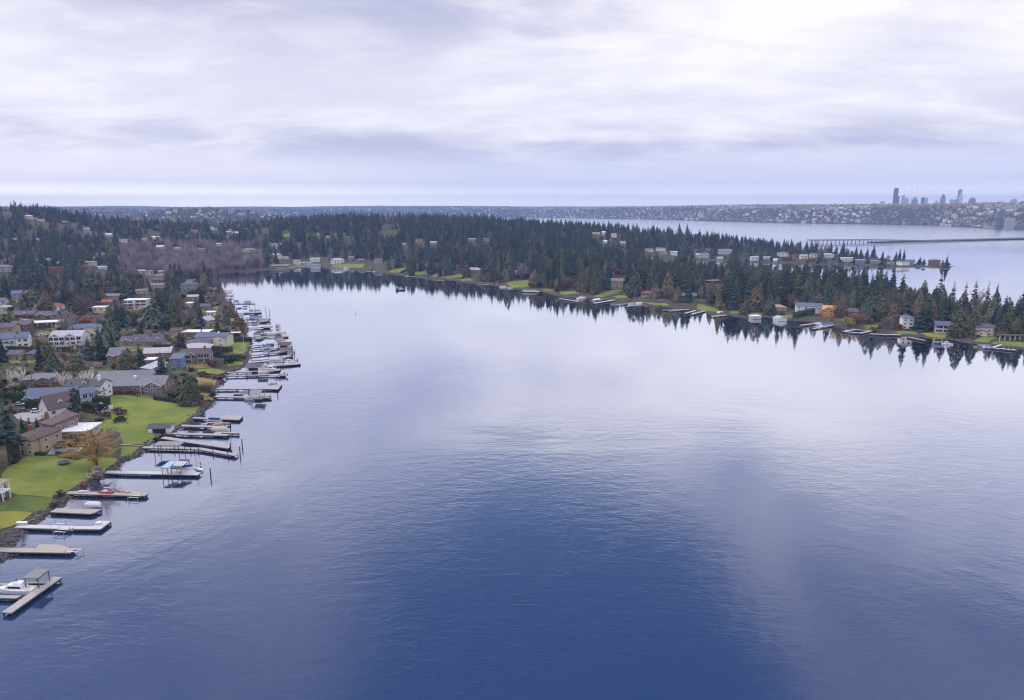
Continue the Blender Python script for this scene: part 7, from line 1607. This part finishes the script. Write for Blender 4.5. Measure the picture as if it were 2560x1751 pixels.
for a in [('tallest dark tower at one end of the distant city', 1608, 24, 66, 'dark', 8000, 'flat', (1, .35, .72)), ('pale slim tower just right of the tallest dark tower', 1651, 17, 104, 'pale'), ('pale short tower beside the pale slim tower', 1671, 19, 120, 'pale'), ('stepped grey tower under the radio masts', 1715, 32, 118, 'grey', 8000, 'step'), ('dark half of the twin blocks right of the radio masts', 1759, 18, 117, 'dark'), ('pale half of the twin blocks right of the radio masts', 1779, 14, 119, 'pale'),
          ('grey tower with stepped top alone mid skyline', 1868, 25, 100, 'grey', 8000, 'step'), ('pale low block left of the second tallest tower', 1917, 21, 128, 'pale'), ('narrow grey block touching the second tallest tower', 1938, 11, 128, 'grey'), ('second tallest tower of the distant city, dark one behind', 1957, 20, 74, 'grey', 8200), ('bright tower in front of the second tallest tower', 1964, 19, 92, 'white', 7800, 'step'), ('dome topped tower right of the second tallest tower', 2028, 33, 117, 'grey', 8000, 'dome'), ('small pale block between the twin blocks and the lone grey tower', 1836, 15, 136, 'pale'),
          ('low pale block left of the tallest dark tower', 1540, 20, 138, 'pale', 7600), ('wide low block farther left of the tallest dark tower', 1497, 34, 150, 'pale', 7200), ('wide cream block right of the dome topped tower', 2110, 66, 143, 'white', 7000), ('wide grey block near the end of the skyline', 2185, 46, 140, 'pale', 7400), ('tall pale block near the end of the skyline', 2254, 32, 127, 'pale', 7400), ('grey block at the photo edge end of the skyline', 2306, 26, 138, 'grey', 7400), ('long white building on the hill crest left of the city', 1290, 80, 163, 'white', 6400), ('white domed building on the hill crest left of the city', 1213, 50, 157, 'white', 6600, 'dome')]:
    tower(*a)
for lab, xz, yt in [('tallest red and white radio mast of the distant city', 1697, 52), ('shorter radio mast left of the tallest radio mast', 1692, 70), ('radio mast right of the tallest radio mast', 1722, 57)]:
    px = 1500 + .456 * xz; x, y = pd(px, 7600); zt = elev_z(px, 440 + .456 * yt, 7600); zb = hz1(x, y) - 2; h = zt - zb
    t = thing('radio_mast', lab, 'radio mast', (x, y, zb), 0, 'radio masts of the distant city')
    for k in range(6): b = MB(); b.tube((0, 0, h * k / 6), (0, 0, h * (k + 1) / 6), 2.2 - .25 * k, 1.95 - .25 * k, 5); b.build('mast_section', mat('mast_red', (.55, .16, .12), .6) if k % 2 else TRIM, t)
for lab, xz, wz, yt, yb, tone in [('brown slim apartment tower at the far lake shore', 2176, 18, 209, 294, 'brown'), ('second brown slim apartment tower at the far lake shore', 2193, 14, 214, 294, 'brown'), ('pale broad apartment tower at the far lake shore', 2240, 48, 235, 297, 'pale'), ('low brown apartment block by the far lake towers', 2300, 34, 268, 298, 'brown'), ('long low building left of the far lake towers', 2130, 52, 278, 292, 'pale')]:
    px, py = 1500 + .456 * xz, 440 + .456 * yb; g = ground(px, py); h = height_at(g, 440 + .456 * yt) if 1 else 20; dep = proj(*g)[2]; h = (.456 * (yb - yt)) * dep / FPX; W_ = .456 * wz * dep / FPX
    t = thing('apartment_tower', lab, 'apartment tower', g, -math.atan2(g.x, g.y), 'apartment towers at the far lake shore'); b = MB(); b.box(-W_ / 2, W_ / 2, 0, W_ * .6, -8, h); b.build('wall', TM[tone], t)
    b = MB(); b.box(-W_ * .3, W_ * .3, W_ * .1, W_ * .5, h, h + 3); b.build('roof_housing', TM['grey'], t)
    for k in range(int(h / 6)): b = MB(); b.box(-W_ * .42, W_ * .42, -1.6, 0, k * 6 + 3, k * 6 + 3.6); b.build('balcony', CONC, t)
finish_labels()

# ------------------------------------------------------------------ haze
mb = MB(); HB = 17200; mb.box(-HB, HB, -HB, HB, -4.2, 345)
hm = bpy.data.materials.new('haze_air'); hm.use_nodes = True; hm.node_tree.nodes.clear(); t = NT(hm.node_tree)
out = t.node('ShaderNodeOutputMaterial'); pv_ = t.node('ShaderNodeVolumePrincipled')
pv_.inputs['Color'].default_value = (.38, .55, 1.0, 1); pv_.inputs['Density'].default_value = 1.0e-4; pv_.inputs['Anisotropy'].default_value = 0.0
t.l.new(pv_.outputs[0], out.inputs['Volume'])
hz_ = mb.build('haze', hm); tag(hz_, kind='stuff')
